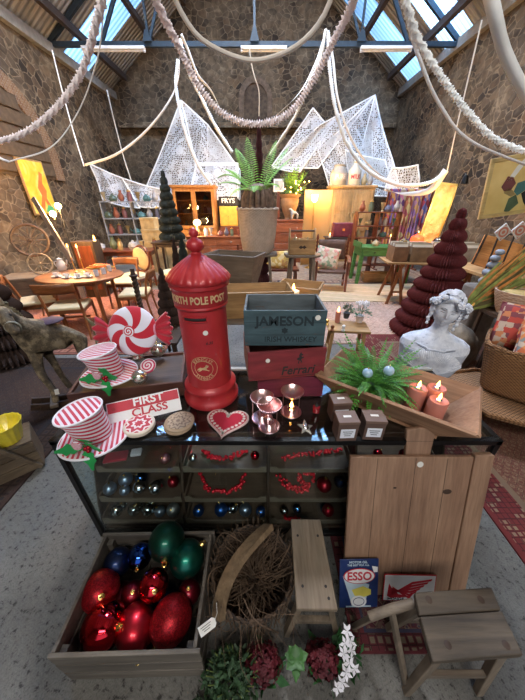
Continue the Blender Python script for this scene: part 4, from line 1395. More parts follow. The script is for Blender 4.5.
for sx in (-1, 1):
    for sy in (-1, 1):
        m = MB(); m.bar((sx * .1, sy * .055, .395), (sx * .145, sy * .09, 0), .032, .032, (0, 1, 0), .026, .026); m.build('leg', W_OLDZ, t, .003)
        m = MB(); m.lathe([(.011, 0), (.012, .0025), (.010, .003)], 12, (sx * .098, sy * .058, .4185)); m.build('leg_tenon', W_DARK, t)
for sy in (-1, 1):
    m = MB(); m.bar((-.122, sy * .075, .17), (.122, sy * .075, .17), .018, .03); m.build('stretcher', W_OLD, t, .002)
# a low three legged stand pushed behind it
t = T('low_stand', 'narrow old wooden trestle with a curved bar, just left of the oak stool', 'trestle', (.50, .43, 0), 0)
A0, A1 = Vector((0.419, 0.404, 0.3)) - Vector((.50, .43, 0)), Vector((0.591, 0.427, 0.36)) - Vector((.50, .43, 0))
m = MB()
am = (A0 + A1) / 2 + Vector((0, 0, .012))
Pq = spline([A0, am, A1], 5)
m.tube(Pq, .017, 10)
m.build('top_bar', W_OLD, t, .003)
m = MB(); m.bar(A0 * .5 + A1 * .5 + Vector((0, 0, -.0)), (.085, -.16, 0), .02, .02); m.build('leg', W_OLDZ, t, .002)
m = MB(); m.bar(A0 * .8 + A1 * .2, (A0.x - .0, A0.y + .05, 0), .02, .02); m.build('leg', W_OLDZ, t, .002)
m = MB(); m.bar(A1 * .9 + A0 * .1, (A1.x + .0, A1.y + .06, 0), .02, .02); m.build('leg', W_OLDZ, t, .002)

# ---- flowers and foliage at the bottom edge
def leafy(m, c, r, n, lw, seed, up=.5):
    rs = random.Random(seed)
    for i in range(n):
        d = Vector((rs.gauss(0, 1), rs.gauss(0, 1), abs(rs.gauss(0, .8)) + up * .3)).normalized()
        p = Vector(c) + Vector((d.x * r[0], d.y * r[1], d.z * r[2])) * rs.uniform(.45, 1)
        a = d.cross(Vector((rs.uniform(-1, 1), rs.uniform(-1, 1), .3))).normalized()
        L = lw * rs.uniform(.7, 1.4)
        f = (d * .5 + Vector((rs.uniform(-1, 1), rs.uniform(-1, 1), rs.uniform(-.4, .8)))).normalized()
        m.add([p, p + f * L * .5 + a * L * .28, p + f * L, p + f * L * .5 - a * L * .28], [(0, 1, 2, 3)])


t = T('foliage_plant', 'grey green leafy bush at the bottom edge below the twig basket', 'plant', (-.12, .30, 0))
m = MB(); leafy(m, (0, 0, .02), (.13, .08, .13), 700, .028, 1); leafy(m, (-.07, -.09, .0), (.09, .06, .06), 260, .026, 9); m.build('leaves', plain('grey_green_leaf', (.035, .075, .03), .6, var=.5, sc=30), t, smooth=0)
m = MB()
for i in range(20):
    a = i * 2.4
    m.tube([(0, 0, 0), (.05 * cos(a), .05 * sin(a), .07), (.1 * cos(a), .07 * sin(a), .12)], .0022, 5)
m.build('stems', STEM, t)
for (cx, cy, lab, sd, gl) in ((.0, .33, 'dark red hydrangea head at the bottom, left of the bright green leaves', 3, 0), (.245, .34, 'dark red hydrangea head at the bottom, beneath the small bench', 4, 0)):
    t = T('hydrangea', lab, 'flower', (cx, cy, 0), 0, 'dark red hydrangeas')
    rs = random.Random(sd)
    m = MB(); m.tube([(0, 0, 0), (.005, 0, .08)], .004, 6); m.build('stem', STEM, t)
    m = MB()
    for i in range(170):
        d = Vector((rs.gauss(0, 1), rs.gauss(0, 1), rs.gauss(.3, 1))).normalized()
        p = Vector((0, 0, .08)) + Vector((d.x * .075, d.y * .06, d.z * .045)) * rs.uniform(.6, 1.1)
        u = d.cross(Vector((0, .3, 1))).normalized(); v = d.cross(u)
        for k in range(4):
            a = pi / 2 * k + rs.random()
            e = (u * cos(a) + v * sin(a)) * .015
            g_ = (u * cos(a + .8) + v * sin(a + .8)) * .012
            h_ = (u * cos(a - .8) + v * sin(a - .8)) * .012
            m.add([p, p + g_, p + e + d * .004, p + h_], [(0, 1, 2, 3)])
    m.build('petals', plain('dark_red_petal' + str(sd), (.09, .004, .01), .7, var=.5), t, smooth=0)
    m = MB(); leafy(m, (0, 0, .03), (.08, .06, .05), 24, .06, sd + 20); m.build('leaves', LEAFD, t, smooth=0)
t = T('leafy_sprig', 'bright green broad leaves between the two dark red flower heads', 'plant', (.135, .33, 0))
m = MB()
for i, (a, L, tilt) in enumerate(((1.6, .05, .8), (.3, .055, .3), (2.8, .05, .2), (4.6, .06, .1), (5.5, .045, .3), (.9, .045, .5), (2.2, .05, .4), (3.7, .05, .2))):
    d = Vector((cos(a), sin(a), tilt)).normalized()
    s_ = d.cross(Vector((0, 0, 1))).normalized()
    p0 = Vector((0, 0, .12))
    W_ = .019
    cols = [p0, p0 + d * L * .3, p0 + d * L * .65, p0 + d * L + Vector((0, 0, -.012))]
    m.add([cols[0], cols[1] + s_ * W_, cols[2] + s_ * W_ * .8, cols[3], cols[2] - s_ * W_ * .8, cols[1] - s_ * W_, cols[1] - Vector((0, 0, .006)), cols[2] - Vector((0, 0, .006))], [(0, 1, 6), (0, 6, 5), (1, 2, 7, 6), (6, 7, 4, 5), (2, 3, 7), (7, 3, 4)])
m.build('leaves', plain('bright_leaf', (.04, .13, .025), .5, var=.35, sc=20), t)
m = MB(); m.tube([(0, 0, 0), (0, 0, .12)], .003, 5); m.build('stem', STEM, t)
t = T('white_flower_spray', 'white orchid like flower spray at the bottom, right of the red flowers', 'flower', (.345, .36, 0))
m = MB()
rs = random.Random(8)
pts = [(.0, .03, .20), (-.015, .0, .185), (.012, .01, .17), (-.02, -.02, .15), (.015, -.01, .14), (.0, -.04, .12), (-.015, -.06, .1), (.02, -.05, .1), (-.03, -.08, .07), (-.05, -.09, .05)]
for c_ in pts:
    nrm = Vector((rs.uniform(-.4, .4), rs.uniform(-1, -.2), rs.uniform(.5, 1))).normalized()
    u = nrm.cross(Vector((0, 1, .3))).normalized(); v = nrm.cross(u)
    for k in range(5):
        a = 2 * pi * k / 5 + rs.random() * .3
        e = u * cos(a) + v * sin(a)
        f_ = u * cos(a + .5) + v * sin(a + .5)
        g_ = u * cos(a - .5) + v * sin(a - .5)
        m.add([Vector(c_), Vector(c_) + f_ * .014 + nrm * .003, Vector(c_) + e * .027 + nrm * .001, Vector(c_) + g_ * .014 + nrm * .003], [(0, 1, 2, 3)])
m.build('blossoms', WHT, t)
m = MB(); m.tube(spline([(0, 0, 0), (.0, .03, .1), (.0, .035, .19), (-.01, 0, .16), (-.03, -.07, .06)], 6), .002, 5); m.build('stem', STEM, t)
m = MB(); leafy(m, (.01, 0, .02), (.07, .05, .12), 90, .035, 33); m.build('leaves', LEAFD, t, smooth=0)
t = T('glass_jar', 'small clear glass tumbler standing below the blue enamel sign', 'glass', (0.407, 0.472, 0.0))
m = MB(); m.lathe([(.022, 0), (.026, .004), (.03, .05), (.028, .05), (.024, .008), (.001, .006)], 28, cap=False); m.build('glass', glass_mat('tumbler', (.75, .8, .8), 2), t)

# ================================================================= LEFT SIDE
# ---- carved horse
def skin(name, V, Eg, Rd, mat_, par, sub=2, root=0):
    me = bpy.data.meshes.new(name)
    me.from_pydata(V, Eg, [])
    me.materials.append(mat_)
    o = bpy.data.objects.new(name, me)
    COL.objects.link(o)
    o.parent = par
    k = o.modifiers.new('skin', 'SKIN')
    k.use_smooth_shade = True
    for i, s in enumerate(me.skin_vertices[0].data):
        r = Rd[i]
        s.radius = (r, r) if not isinstance(r, tuple) else r
        s.use_root = i == root
    q = o.modifiers.new('sub', 'SUBSURF')
    q.levels = q.render_levels = sub
    return o


n = NT('horse_paint')
c = n.ramp(n.noise(9, None, 6, rough=.7), [(.34, (.03, .022, .015)), (.5, (.11, .082, .05)), (.6, (.27, .21, .13))])
HORSEM = n.bsdf(c, .8, 0, n.noise(40), .5, .006)
t = T('wooden_horse', 'old carved wooden rocking horse with worn paint, head turned to the camera', 'rocking horse', (-1.90, 2.08, 0), .6)
t.scale = (.86, .86, 1.0)
V = [(.26, .12, .74), (.08, .06, .71), (-.09, .0, .73), (-.16, -.06, .86), (-.19, -.11, .98), (-.20, -.17, 1.03), (-.155, -.27, .93), (-.13, -.325, .865),  # pelvis,mid,chest,neck,neck2,poll,muzzle,nose
     (-.13, -.07, .60), (-.14, -.12, .42), (-.10, -.15, .25), (-.12, -.18, .12),
     (-.06, .07, .60), (-.03, .06, .42), (-.02, .09, .25), (.02, .05, .12),
     (.28, .04, .60), (.24, .0, .44), (.31, .02, .30), (.28, -.02, .12),
     (.25, .2, .60), (.22, .2, .44), (.3, .22, .30), (.27, .2, .12)]
Eg = [(0, 1), (1, 2), (2, 3), (3, 4), (4, 5), (5, 6), (6, 7), (2, 8), (8, 9), (9, 10), (10, 11), (2, 12), (12, 13), (13, 14), (14, 15), (0, 16), (16, 17), (17, 18), (18, 19), (0, 20), (20, 21), (21, 22), (22, 23)]
Rd = [.135, .13, .13, .085, .065, .06, .048, .038, .06, .038, .03, .034, .055, .036, .03, .034, .07, .045, .032, .034, .07, .045, .032, .034]
skin('body', V, Eg, Rd, HORSEM, t)
m = MB()
for s in (-1, 1):
    m.lathe([(.02, 0), (.018, .03), (.004, .075)], 10, (-.205 + s * .034, -.14, 1.07))
m.build('ear', HORSEM, t)
m = MB()
for s, (x, y, z) in ((-1, (-.235, -.215, 1.0)), (1, (-.135, -.225, 1.0))):
    m.sph((x, y, z), .013, n=10, m=8)
m.build('eye', INK, t)
m = MB(); m.tube([(-.145 + .052 * cos(a), -.275 - .02 * sin(a), .915 + .05 * sin(a)) for a in [2 * pi * i / 20 for i in range(20)]], .007, 6, True); m.build('noseband', plain('noseband', (.3, .3, .25), .6), t)
m = MB()
rs = random.Random(4)
for i in range(90):
    u = rs.random()
    p = Vector((-.19 + .1 * u, -.08 + .1 * u, 1.08 - .24 * u))
    m.tube([p, p + Vector((rs.uniform(-.03, .04), .05, -.02)), p + Vector((rs.uniform(-.05, .06), .06, -.1))], .004, 4)
m.build('mane', plain('mane', (.25, .2, .11), .95, var=.4), t)
m = MB(); m.sph((.07, .05, .83), .1, (1.3, 1.1, .22), 20, 10); m.build('saddle', plain('saddle_purple', (.06, .03, .06), .7, var=.4), t)
m = MB()
for i in range(60):
    m.tube([(.38, .15, .78), (.44 + rs.uniform(-.02, .03), .17 + rs.uniform(-.03, .03), .66), (.42 + rs.uniform(-.03, .03), .17 + rs.uniform(-.03, .03), .45)], .004, 4)
m.build('tail', bpy.data.materials['mane'], t)
for s, x0 in ((0, -.1), (1, .09)):
    m = MB()
    P = [Vector((-.34 + .88 * u, -.12 + .13 * s + .1 * u, .09 + .16 * (2 * u - 1) ** 2 * .6 - .06)) for u in [i / 12 for i in range(13)]]
    for i in range(12):
        m.bar(P[i], P[i + 1], .035, .06)
    m.build('rocker', W_DARK, t, .003)
m = MB()
for u in (-.15, .3):
    m.box((u, .0, .085), (.07, .34, .03))
m.build('cross_board', W_OLD, t, .003)
m = MB(); m.box((-.075, -.185, .235), (.035, .002, .055), (0, .15, 0)); m.build('price_tag', PAPER, t)

# ---- yellow ribbed pot on a pale box
t = T('wooden_box', 'brown slatted box with a leaning bar beneath the yellow pot', 'box', (-1.83, 1.30, 0), .7)
t.scale = (.8, .9, .9)
m = MB()
for i in range(3):
    m.box((0, -.13, .06 + i * .09), (.42, .015, .08)); m.box((0, .13, .06 + i * .09), (.42, .015, .08))
m.box((0, 0, .02), (.42, .25, .02)); m.box((0, 0, .3), (.42, .27, .012))
m.build('slats', wood('pale_box_wood', (.09, .06, .035), (.2, .145, .09), 'X'), t, .002)
for s in (-1, 1):
    m = MB(); m.box((s * .205, 0, .155), (.014, .246, .28)); m.build('end_panel', bpy.data.materials['pale_box_wood'], t, .002)
m = MB(); m.bar((-.1, -.155, .55), (.19, -.155, .04), .03, .03); m.build('leaning_bar', bpy.data.materials['pale_box_wood'], t, .003)
t = T('yellow_pot', 'translucent yellow ribbed pot standing on the brown slatted box', 'pot', (-1.77, 1.32, .276))
m = MB(); m.lathe([(.07, 0), (.085, .05), (.095, .1), (.11, .14), (.112, .15), (.104, .148), (.088, .1), (.001, .02)], 64, mod=lambda a, r, z: r * (1 + .025 * sin(a * 16)), cap=False)
m.build('pot', plain('yellow_plastic', (.75, .6, .04), .3, coat=.4, emit=None), t)

# ---- honeycomb paper trees
def paper_tree(label, loc, H, Rb, tiers, mat_, top=.06, pleats=64, bulge=.5, group='honeycomb paper trees'):
    t = T('paper_tree', label, 'paper tree', loc, R.uniform(0, 1), group)
    prof = []
    for k in range(tiers):
        u0, u1 = k / tiers, (k + 1) / tiers
        z0, z1 = .03 + (H - .03) * (1 - (1 - u0) ** 1.15), .03 + (H - .03) * (1 - (1 - u1) ** 1.15)
        ra = Rb * (1 - u0) ** 1.0 + Rb * top
        for j in range(9):
            a = pi * j / 8
            r = ra * (.80 + .20 * sin(a) ** .7)
            if j == 0 and k == 0:
                r = ra * .9
            prof.append((r * (1 - .2 * j / 8), z0 + (z1 - z0) * (j + .3) / 9))
    prof.append((.003, H + .012))
    pleats = min(pleats, 44)
    m = MB()
    m.lathe(prof, pleats * 2, mod=lambda a, r, z: r * (1 - .17 * (int(round(a / (2 * pi) * pleats * 2)) % 2)))
    m.build('honeycomb', mat_, t, smooth=0)
    m = MB(); m.lathe([(Rb * .2, 0), (Rb * .2, .03)], 20); m.build('foot', INK, t)
    return t


def paper(name, col):
    n = NT(name)
    return n.bsdf(n.ramp(n.noise(30, n.map((1, 1, 4))), [(.35, sh(col, .75)), (.65, sh(col, 1.25))]), .85, 0, n.noise(120), .3, .004)


MAR, DBR, DGR = paper('maroon_paper', (.11, .014, .016)), paper('dark_brown_paper', (.04, .02, .014)), paper('dark_green_paper', (.028, .034, .028))
paper_tree('large maroon honeycomb paper tree on the floor behind the white bust', (2.44, 3.64, .0), 1.68, .53, 11, MAR, top=.02)
paper_tree('huge dark brown paper tree at the left edge behind the wooden horse', (-3.2, 2.95, 0.0), 1.5, .45, 9, DBR, pleats=80)
TREET = paper_tree('tall dark green paper tree standing on the far table, under the white net', (-2.05, 6.5, 1.0), 1.33, .30, 9, DGR, pleats=60)
paper_tree('slim dark paper tree standing behind the red post box, upper one', (-1.2, 4.2, .62), .72, .13, 6, DGR, pleats=40)
paper_tree('brown paper cone tree just left of the red post box', (-.98, 2.6, .60), .58, .125, 7, DBR, pleats=40)
paper_tree('tall narrow dark paper tree beyond the brown cone tree', (-1.6, 5.1, .0), 1.2, .16, 8, DBR, pleats=40)
paper_tree('dark wine coloured paper tree rising behind the fern pot', (-.06, 5.75, .0), 3.0, .24, 16, paper('wine_paper', (.06, .012, .015)), pleats=40)


def table(name, label, cat, loc, rz, w, d, h, mats, th=.03, leg=.05, inset=.04, apron=.08, group=None, round_=False):
    t = T(name, label, cat, loc, rz, group)
    a, b_ = mats
    m = MB()
    if round_:
        m.lathe([(w / 2 - .01, h - th), (w / 2, h - th + .008), (w / 2, h - .006), (w / 2 - .008, h)], 48)
        m.v = [(x, y * d / w, z) for x, y, z in m.v]
    else:
        m.box((0, 0, h - th / 2), (w, d, th))
    m.build('tabletop', a, t, .004)
    if apron:
        m = MB(); q = .62 if round_ else 1
        for s in (-1, 1):
            m.box((0, s * (d / 2 * q - inset - leg / 2), h - th - apron / 2), (w * q - 2 * inset - leg, .02, apron))
            m.box((s * (w / 2 * q - inset - leg / 2), 0, h - th - apron / 2), (.02, d * q - 2 * inset - leg, apron))
        m.build('apron', a, t)
    for sx in (-1, 1):
        for sy in (-1, 1):
            q = .62 if round_ else 1
            x, y = sx * (w / 2 * q - inset - leg / 2), sy * (d / 2 * q - inset - leg / 2)
            m = MB(); m.bar((x, y, h - th), (x * 1.03, y * 1.03, 0), leg, leg, (0, 1, 0), leg * .7, leg * .7); m.build('leg', b_, t, .002)
    return t


# ---- dining corner
table('round_table', 'round teak dining table laid with cups and candles on the left', 'table', (-2.82, 4.15, .01), 0, 1.25, 1.0, .76, (W_TEAK, W_TEAKZ), round_=True)


def dining_chair(label, loc, rz):
    t = T('dining_chair', label, 'chair', loc, rz, 'teak dining chairs')
    m = MB(); m.box((0, 0, .455), (.46, .42, .05)); m.build('seat', CREAM, t, .018)
    m = MB()
    for s in (-1, 1):
        m.box((0, s * .20, .42), (.44, .025, .05)); m.box((s * .215, 0, .42), (.025, .4, .05))
    m.build('seat_frame', W_TEAK, t, .003)
    for s in (-1, 1):
        m = MB(); m.bar((s * .215, .2, .44), (s * .225, .22, 0), .032, .036, (0, 1, 0), .022, .024); m.build('leg', W_TEAKZ, t, .003)
        m = MB(); m.tube(spline([(s * .215, -.28, .80), (s * .212, -.235, .62), (s * .21, -.2, .42), (s * .215, -.22, .2), (s * .22, -.26, 0)], 5), lambda u: .019 - .005 * abs(u - .45) * 2, 8); m.build('back_leg', W_TEAKZ, t)
    m = MB()
    m.grid(lambda u, v: ((u - .5) * .48, -.275 - .055 * (1 - (2 * u - 1) ** 2) - .02 * v, .70 + .13 * v), 14, 3)
    m.build('backrest', W_TEAK, t, solid=.018)
    m = MB(); m.bar((-.21, .0, .27), (.21, .0, .27), .018, .025); m.build('stretcher', W_TEAK, t)
    return t


dining_chair('teak dining chair with cream seat, nearest the camera at the round table', (-2.75, 3.62, .012), .25)
dining_chair('teak dining chair on the left side of the round table', (-3.38, 3.85, .012), -.9)
dining_chair('teak dining chair on the right of the round table, side on', (-2.08, 4.25, .012), 1.75)
dining_chair('teak dining chair on the far side of the round table', (-2.6, 4.95, .012), 3.2)

t = T('candlestick', 'slender brass candlestick with lit candle on the round table, left of two', 'candlestick', (-3.02, 4.35, .772), 0, 'lit brass candlesticks')
def cstick(t, h=.22):
    m = MB(); m.lathe([(.04, 0), (.042, .005), (.015, .015), (.008, .03), (.007, h - .03), (.013, h - .02), (.012, h)], 20); m.build('stand', BRASS, t)
    m = MB(); m.lathe([(.0085, 0), (.0085, .15), (.003, .155)], 12, (0, 0, h)); m.build('candle', WAXW, t)
    flame(t, h + .15, 1.4)
cstick(t)
t = T('candlestick', 'slender brass candlestick with lit candle on the round table, right of two', 'candlestick', (-2.90, 4.38, .772), 0, 'lit brass candlesticks'); cstick(t, .21)
CHINA = plain('white_china', (.75, .7, .65), .25, var=.08)
k = 0
for (px_, py_, lab) in [((-3.132, 4.069), '', 'teacup and saucer at the left edge of the round table'), ((-2.953, 4.005), '', 'teacup and saucer second from the left on the round table'), ((-2.827, 4.069), '', 'teacup and saucer in the middle of the round table'), ((-2.728, 4.134), '', 'teacup and saucer right of the middle on the round table')] if False else []:
    pass
for (x_, y_), lab in zip(((-3.088, 4.005), (-2.898, 3.943), (-2.735, 3.943), (-2.623, 4.005)), ('teacup and saucer at the left edge of the round table', 'teacup and saucer second from the left on the round table', 'teacup and saucer third from the left on the round table', 'teacup and saucer fourth from the left on the round table')):
    t = T('teacup', lab, 'cup', (x_, y_, .772), R.uniform(0, 6), 'teacups on the round table')
    m = MB(); m.lathe([(.03, 0), (.055, .006), (.072, .014), (.07, .016), (.03, .006)], 28, cap=False); m.build('saucer', CHINA, t)
    m = MB(); m.lathe([(.02, .008), (.036, .03), (.042, .06), (.039, .06), (.033, .03), (.001, .014)], 24, cap=False); m.build('cup', CHINA, t)
    m = MB(); m.tube(spline([(.038, 0, .05), (.06, 0, .05), (.055, 0, .028), (.036, 0, .025)], 4), .003, 6); m.build('handle', CHINA, t)
t = T('paper_pennant', 'pale pointed sheet with a yellow tip hanging before the huge brown paper tree', 'pennant', (-3.02, 2.5, 1.22), rot=(radians(8), radians(12), 0))
m = MB(); m.prism([(-.3, .34), (-.1, .32), (.18, -.02), (.05, -.04), (-.3, .1)], .012, (0, 0, 0), (1, 0, 0), (0, 0, 1)); m.build('sheet', plain('pale_sheet', (.42, .36, .33), .9, var=.2), t)
m = MB(); m.prism([(.06, -.04), (.18, -.02), (.2, -.2)], .014, (0, 0, 0), (1, 0, 0), (0, 0, 1)); m.build('yellow_tip', plain('pennant_yellow', (.55, .4, .05), .8), t)
m = MB(); m.tube([(-.29, 0, .33), (-.32, .1, .5)], .004, 5); m.build('string', INK, t)
t = T('coffee_pot', 'white pot with spout on the round table by the candlesticks', 'pot', (-3.313, 4.482, 0.772))
m = MB(); m.lathe([(.05, 0), (.07, .03), (.065, .1), (.04, .15), (.035, .17), (.045, .18), (.01, .19), (.012, .2)], 28); m.build('body', CHINA, t)
m = MB(); m.tube(spline([(.06, 0, .07), (.1, 0, .11), (.115, 0, .16)], 4), .011, 8); m.build('spout', CHINA, t)
m = MB(); m.tube(spline([(-.05, 0, .14), (-.1, 0, .13), (-.095, 0, .07), (-.06, 0, .05)], 4), .006, 6); m.build('handle', CHINA, t)
t = T('orange_platter', 'long dish of small orange and red sweets on the round table', 'dish', (-2.767, 4.641, 0.772), .1)
m = MB(); m.lathe([(.1, 0), (.15, .012), (.155, .02), (.148, .02), (.1, .006)], 32); m.v = [(x * 1.5, y * .8, z) for x, y, z in m.v]; m.build('dish', BRASS, t)
m = MB()
for i in range(60):
    a = R.uniform(0, 6.28); r = .12 * sqrt(R.random())
    m.sph((r * 1.5 * cos(a), r * .8 * sin(a), .03 + R.random() * .02), .018, n=8, m=6)
m.build('sweets', plain('orange_sweets', (.75, .2, .04), .5, var=.4, sc=30), t)
for i, ((x_, y_), lab) in enumerate(zip(((-2.517, 4.06), (-2.48, 4.193), (-2.495, 4.407)), ('small glass on the round table, left of three', 'small glass on the round table, middle of three', 'small glass on the round table, right of three'))):
    t = T('small_glass', lab, 'glass', (x_, y_, .772), 0, 'small glasses on the round table')
    m = MB(); m.lathe([(.028, 0), (.032, .004), (.036, .09), (.033, .09), (.028, .01), (.001, .008)], 20, cap=False); m.build('tumbler', plain('pale_glaze', (.6, .62, .66), .1, coat=.6), t)

# ---- balloon back chair and a second upholstered chair
def balloon_chair(label, loc, rz):
    t = T('balloon_back_chair', label, 'chair', loc, rz, 'upholstered parlour chairs')
    m = MB(); m.lathe([(.001, .40), (.24, .40), (.26, .43), (.25, .47), (.2, .495), (.001, .5)], 36, cap=False); m.build('seat', CREAM, t)
    m = MB(); m.sph((0, -.27, .74), .2, (1, .18, 1.15), 30, 16, Euler((radians(-8), 0, 0)).to_matrix()); m.build('backrest', CREAM, t)
    m = MB(); m.tube([(.215 * cos(a), -.275 - .035 * sin(a), .74 + .25 * sin(a)) for a in [2 * pi * i / 36 for i in range(36)]], .02, 8, True); m.build('back_frame', W_MAHZ, t)
    m = MB(); m.tube([(.255 * cos(a), .255 * sin(a), .41) for a in [2 * pi * i / 36 for i in range(36)]], .02, 8, True); m.build('seat_rail', W_MAH, t)
    for sx in (-1, 1):
        for sy in (-1, 1):
            m = MB(); m.tube(spline([(sx * .18, sy * .17, .4), (sx * .2, sy * .2, .25), (sx * .17, sy * .19, .1), (sx * .2, sy * .24, 0)], 4), lambda u: .026 - .012 * u, 8); m.build('leg', W_MAHZ, t)
    for s in (-1, 1):
        m = MB(); m.tube([(s * .15, -.2, .42), (s * .14, -.25, .54)], .016, 8); m.build('back_post', W_MAHZ, t)
    return t


balloon_chair('cream balloon back parlour chair beyond the round table', (-2.62, 5.45, .0), pi - .4)
balloon_chair('cream parlour chair turned sideways near the dark green paper tree', (-1.95, 5.75, .0), 1.2)
dining_chair('dark framed chair with cream seat right of the parlour chair', (-1.12, 6.0, 0), 2.6)
table('console_table', 'long dark wooden table covered with bric-a-brac on the left', 'table', (-3.24, 6.6, 0), .06, 1.4, .6, .80, (W_MAH, W_MAHZ))
table('console_table', 'dark wooden table carrying the tall green paper tree', 'table', (-2.0, 6.55, 0), 0, .95, .6, .99, (W_DARK, W_DARKZ))

# ---- barley twist candlestick and succulent
t = T('twist_candlestick', 'dark barley twist wooden candlestick left of the brown cone tree', 'candlestick', (-1.45, 3.0, .45))
m = MB(); m.lathe([(.075, 0), (.08, .01), (.06, .025), (.04, .035), (.035, .05)], 28); m.build('base', W_DARK, t)
m = MB(); P = [(.016 * cos(i * .55), .016 * sin(i * .55), .05 + .5 * i / 60) for i in range(61)]
m.tube(P, .017, 8); m.tube([(-x, -y, z) for x, y, z in P], .017, 8); m.build('twisted_stem', W_DARKZ, t)
m = MB(); m.lathe([(.03, .55), (.045, .57), (.05, .58), (.03, .585), (.022, .61), (.024, .65)], 24); m.build('drip_pan', W_DARK, t)
t = T('side_table', 'dark low side table under the twist candlestick', 'table', (-1.42, 2.95, 0))
m = MB(); m.box((0, 0, .435), (.4, .35, .025)); m.build('tabletop', W_DARK, t, .003)
for sx in (-1, 1):
    for sy in (-1, 1):
        m = MB(); m.bar((sx * .17, sy * .14, .42), (sx * .18, sy * .15, 0), .03, .03, (0, 1, 0)); m.build('leg', W_DARKZ, t)
t = T('side_table', 'dark plank shelf under the potted succulent and the brown cone tree', 'table', (-1.17, 2.45, 0))
m = MB(); m.box((0, 0, .587), (.75, .55, .025)); m.build('tabletop', W_DARK, t, .003)
for sx in (-1, 1):
    for sy in (-1, 1):
        m = MB(); m.bar((sx * .33, sy * .23, .575), (sx * .34, sy * .24, 0), .035, .035, (0, 1, 0)); m.build('leg', W_DARKZ, t)
t = T('side_table', 'small dark stand carrying the slim paper tree behind the post box', 'table', (-1.2, 4.2, .0))
m = MB(); m.box((0, 0, .607), (.4, .4, .025)); m.build('tabletop', W_DARK, t, .003)
for sx in (-1, 1):
    for sy in (-1, 1):
        m = MB(); m.bar((sx * .17, sy * .17, .595), (sx * .18, sy * .18, 0), .03, .03, (0, 1, 0)); m.build('leg', W_DARKZ, t)
t = T('potted_succulent', 'grey succulent in a small terracotta pot above the felt sweet', 'plant', (-1.33, 2.30, .60))
m = MB(); m.lathe([(.045, 0), (.065, .12), (.072, .125), (.072, .15), (.06, .15), (.055, .13), (.001, .13)], 28, cap=False); m.build('pot', plain('terracotta', (.32, .16, .1), .8), t)
m = MB()
for k in range(3):
    for i in range(9):
        a = 2 * pi * i / 9 + k * .35
        r = .055 - k * .015
        m.sph((r * cos(a), r * sin(a), .155 + k * .02), .02, (1, .6, .6), 8, 6, Matrix.Rotation(a, 3, 'Z'))
m.build('rosette', plain('grey_succulent', (.35, .38, .36), .6, var=.3), t)

# ---- wheels, painting, plank and lamp by the left wall
def wheel(label, loc, r, ry, spokes=10):
    t = T('wagon_wheel', label, 'wheel', loc, rot=(radians(72), 0, ry))
    WW = W_DARKZ if r > .2 else W_OLD
    m = MB(); m.tube([(r * cos(2 * pi * i / 40), r * sin(2 * pi * i / 40), 0) for i in range(40)], r * .085, 8, True); m.build('rim', WW, t)
    m = MB(); m.lathe([(r * .1, -r * .12), (r * .15, 0), (r * .1, r * .14), (r * .04, r * .16)], 20); m.build('hub', WW, t)
    for i in range(spokes):
        a = 2 * pi * i / spokes
        m = MB(); m.bar((r * .1 * cos(a), r * .1 * sin(a), 0), (r * cos(a), r * sin(a), 0), r * .06, r * .06); m.build('spoke', WW, t)
    return t


wheel('small old spoked wheel leaning among timbers at the left wall', (-3.83, 4.70, .83), .17, .5, 8)
wheel('larger old spoked wheel behind the small one at the left wall', (-4.25, 5.2, 1.15), .27, .5, 12)
t = T('timber_chest', 'dark old timber chest supporting the old spoked wheels', 'chest', (-4.15, 5.0, 0), .3)
m = MB(); m.box((0, 0, .27), (1.1, .55, .54)); m.build('body', W_OLD, t, .01)
m = MB(); m.box((0, 0, .56), (1.15, .6, .05)); m.build('lid', W_OLD, t, .01)
n = NT('yellow_painting')
x = n.xyz()
c = n.ramp(n.noise(2.2, None, 3, 1.5), [(.25, (.9, .45, .02)), (.45, (.95, .62, .05)), (.6, (.92, .75, .25)), (.7, (.85, .3, .04))])
t = T('painting', 'tall yellow painting with a leaping figure hanging on the left wall', 'painting', (-5.40, 7.45, 1.55), rot=(0, 0, radians(90)))
t.scale = (1.3, 1, 1.25)
m = MB(); m.box((0, .01, .42), (.62, .03, .92)); m.build('frame', W_PINEZ, t, .004)
m = MB(); m.box((0, -.008, .42), (.56, .006, .86)); m.build('canvas', n.bsdf(c, .6), t)
m = MB(); m.prism([(-.1, .1), (.02, .3), (-.02, .42), (.06, .55), (.14, .7), (.2, .66), (.13, .5), (.18, .38), (.12, .25), (.2, .05), (.12, .03), (.06, .22), (-.02, .05)], .003, (0, -.0115, 0), (1, 0, 0), (0, 0, 1)); m.build('figure', plain('figure_orange', (.75, .2, .04), .6), t)
m = MB(); m.prism([(.0, .02), (.1, .14), (.2, .1), (.24, -.0), (.15, -.02)], .003, (0, -.0125, 0), (1, 0, 0), (0, 0, 1)); m.build('green_shape', plain('figure_green', (.1, .5, .2), .6), t)
t = T('plank', 'long pale plank leaning diagonally against the left wall', 'plank', (-3.4, 4.9, 0), 0)
m = MB(); m.bar(Vector((-3.692, 4.9, 1.817)) - Vector((-3.4, 4.9, 0)), Vector((-3.132, 4.5, 0.897)) - Vector((-3.4, 4.9, 0)), .075, .03, (0, 1, 0))
m.build('board', wood('pale_plank', (.2, .14, .1), (.34, .26, .2), 'Z'), t, .004)
BULB = emis('warm_bulb', (1, .62, .22), 30)
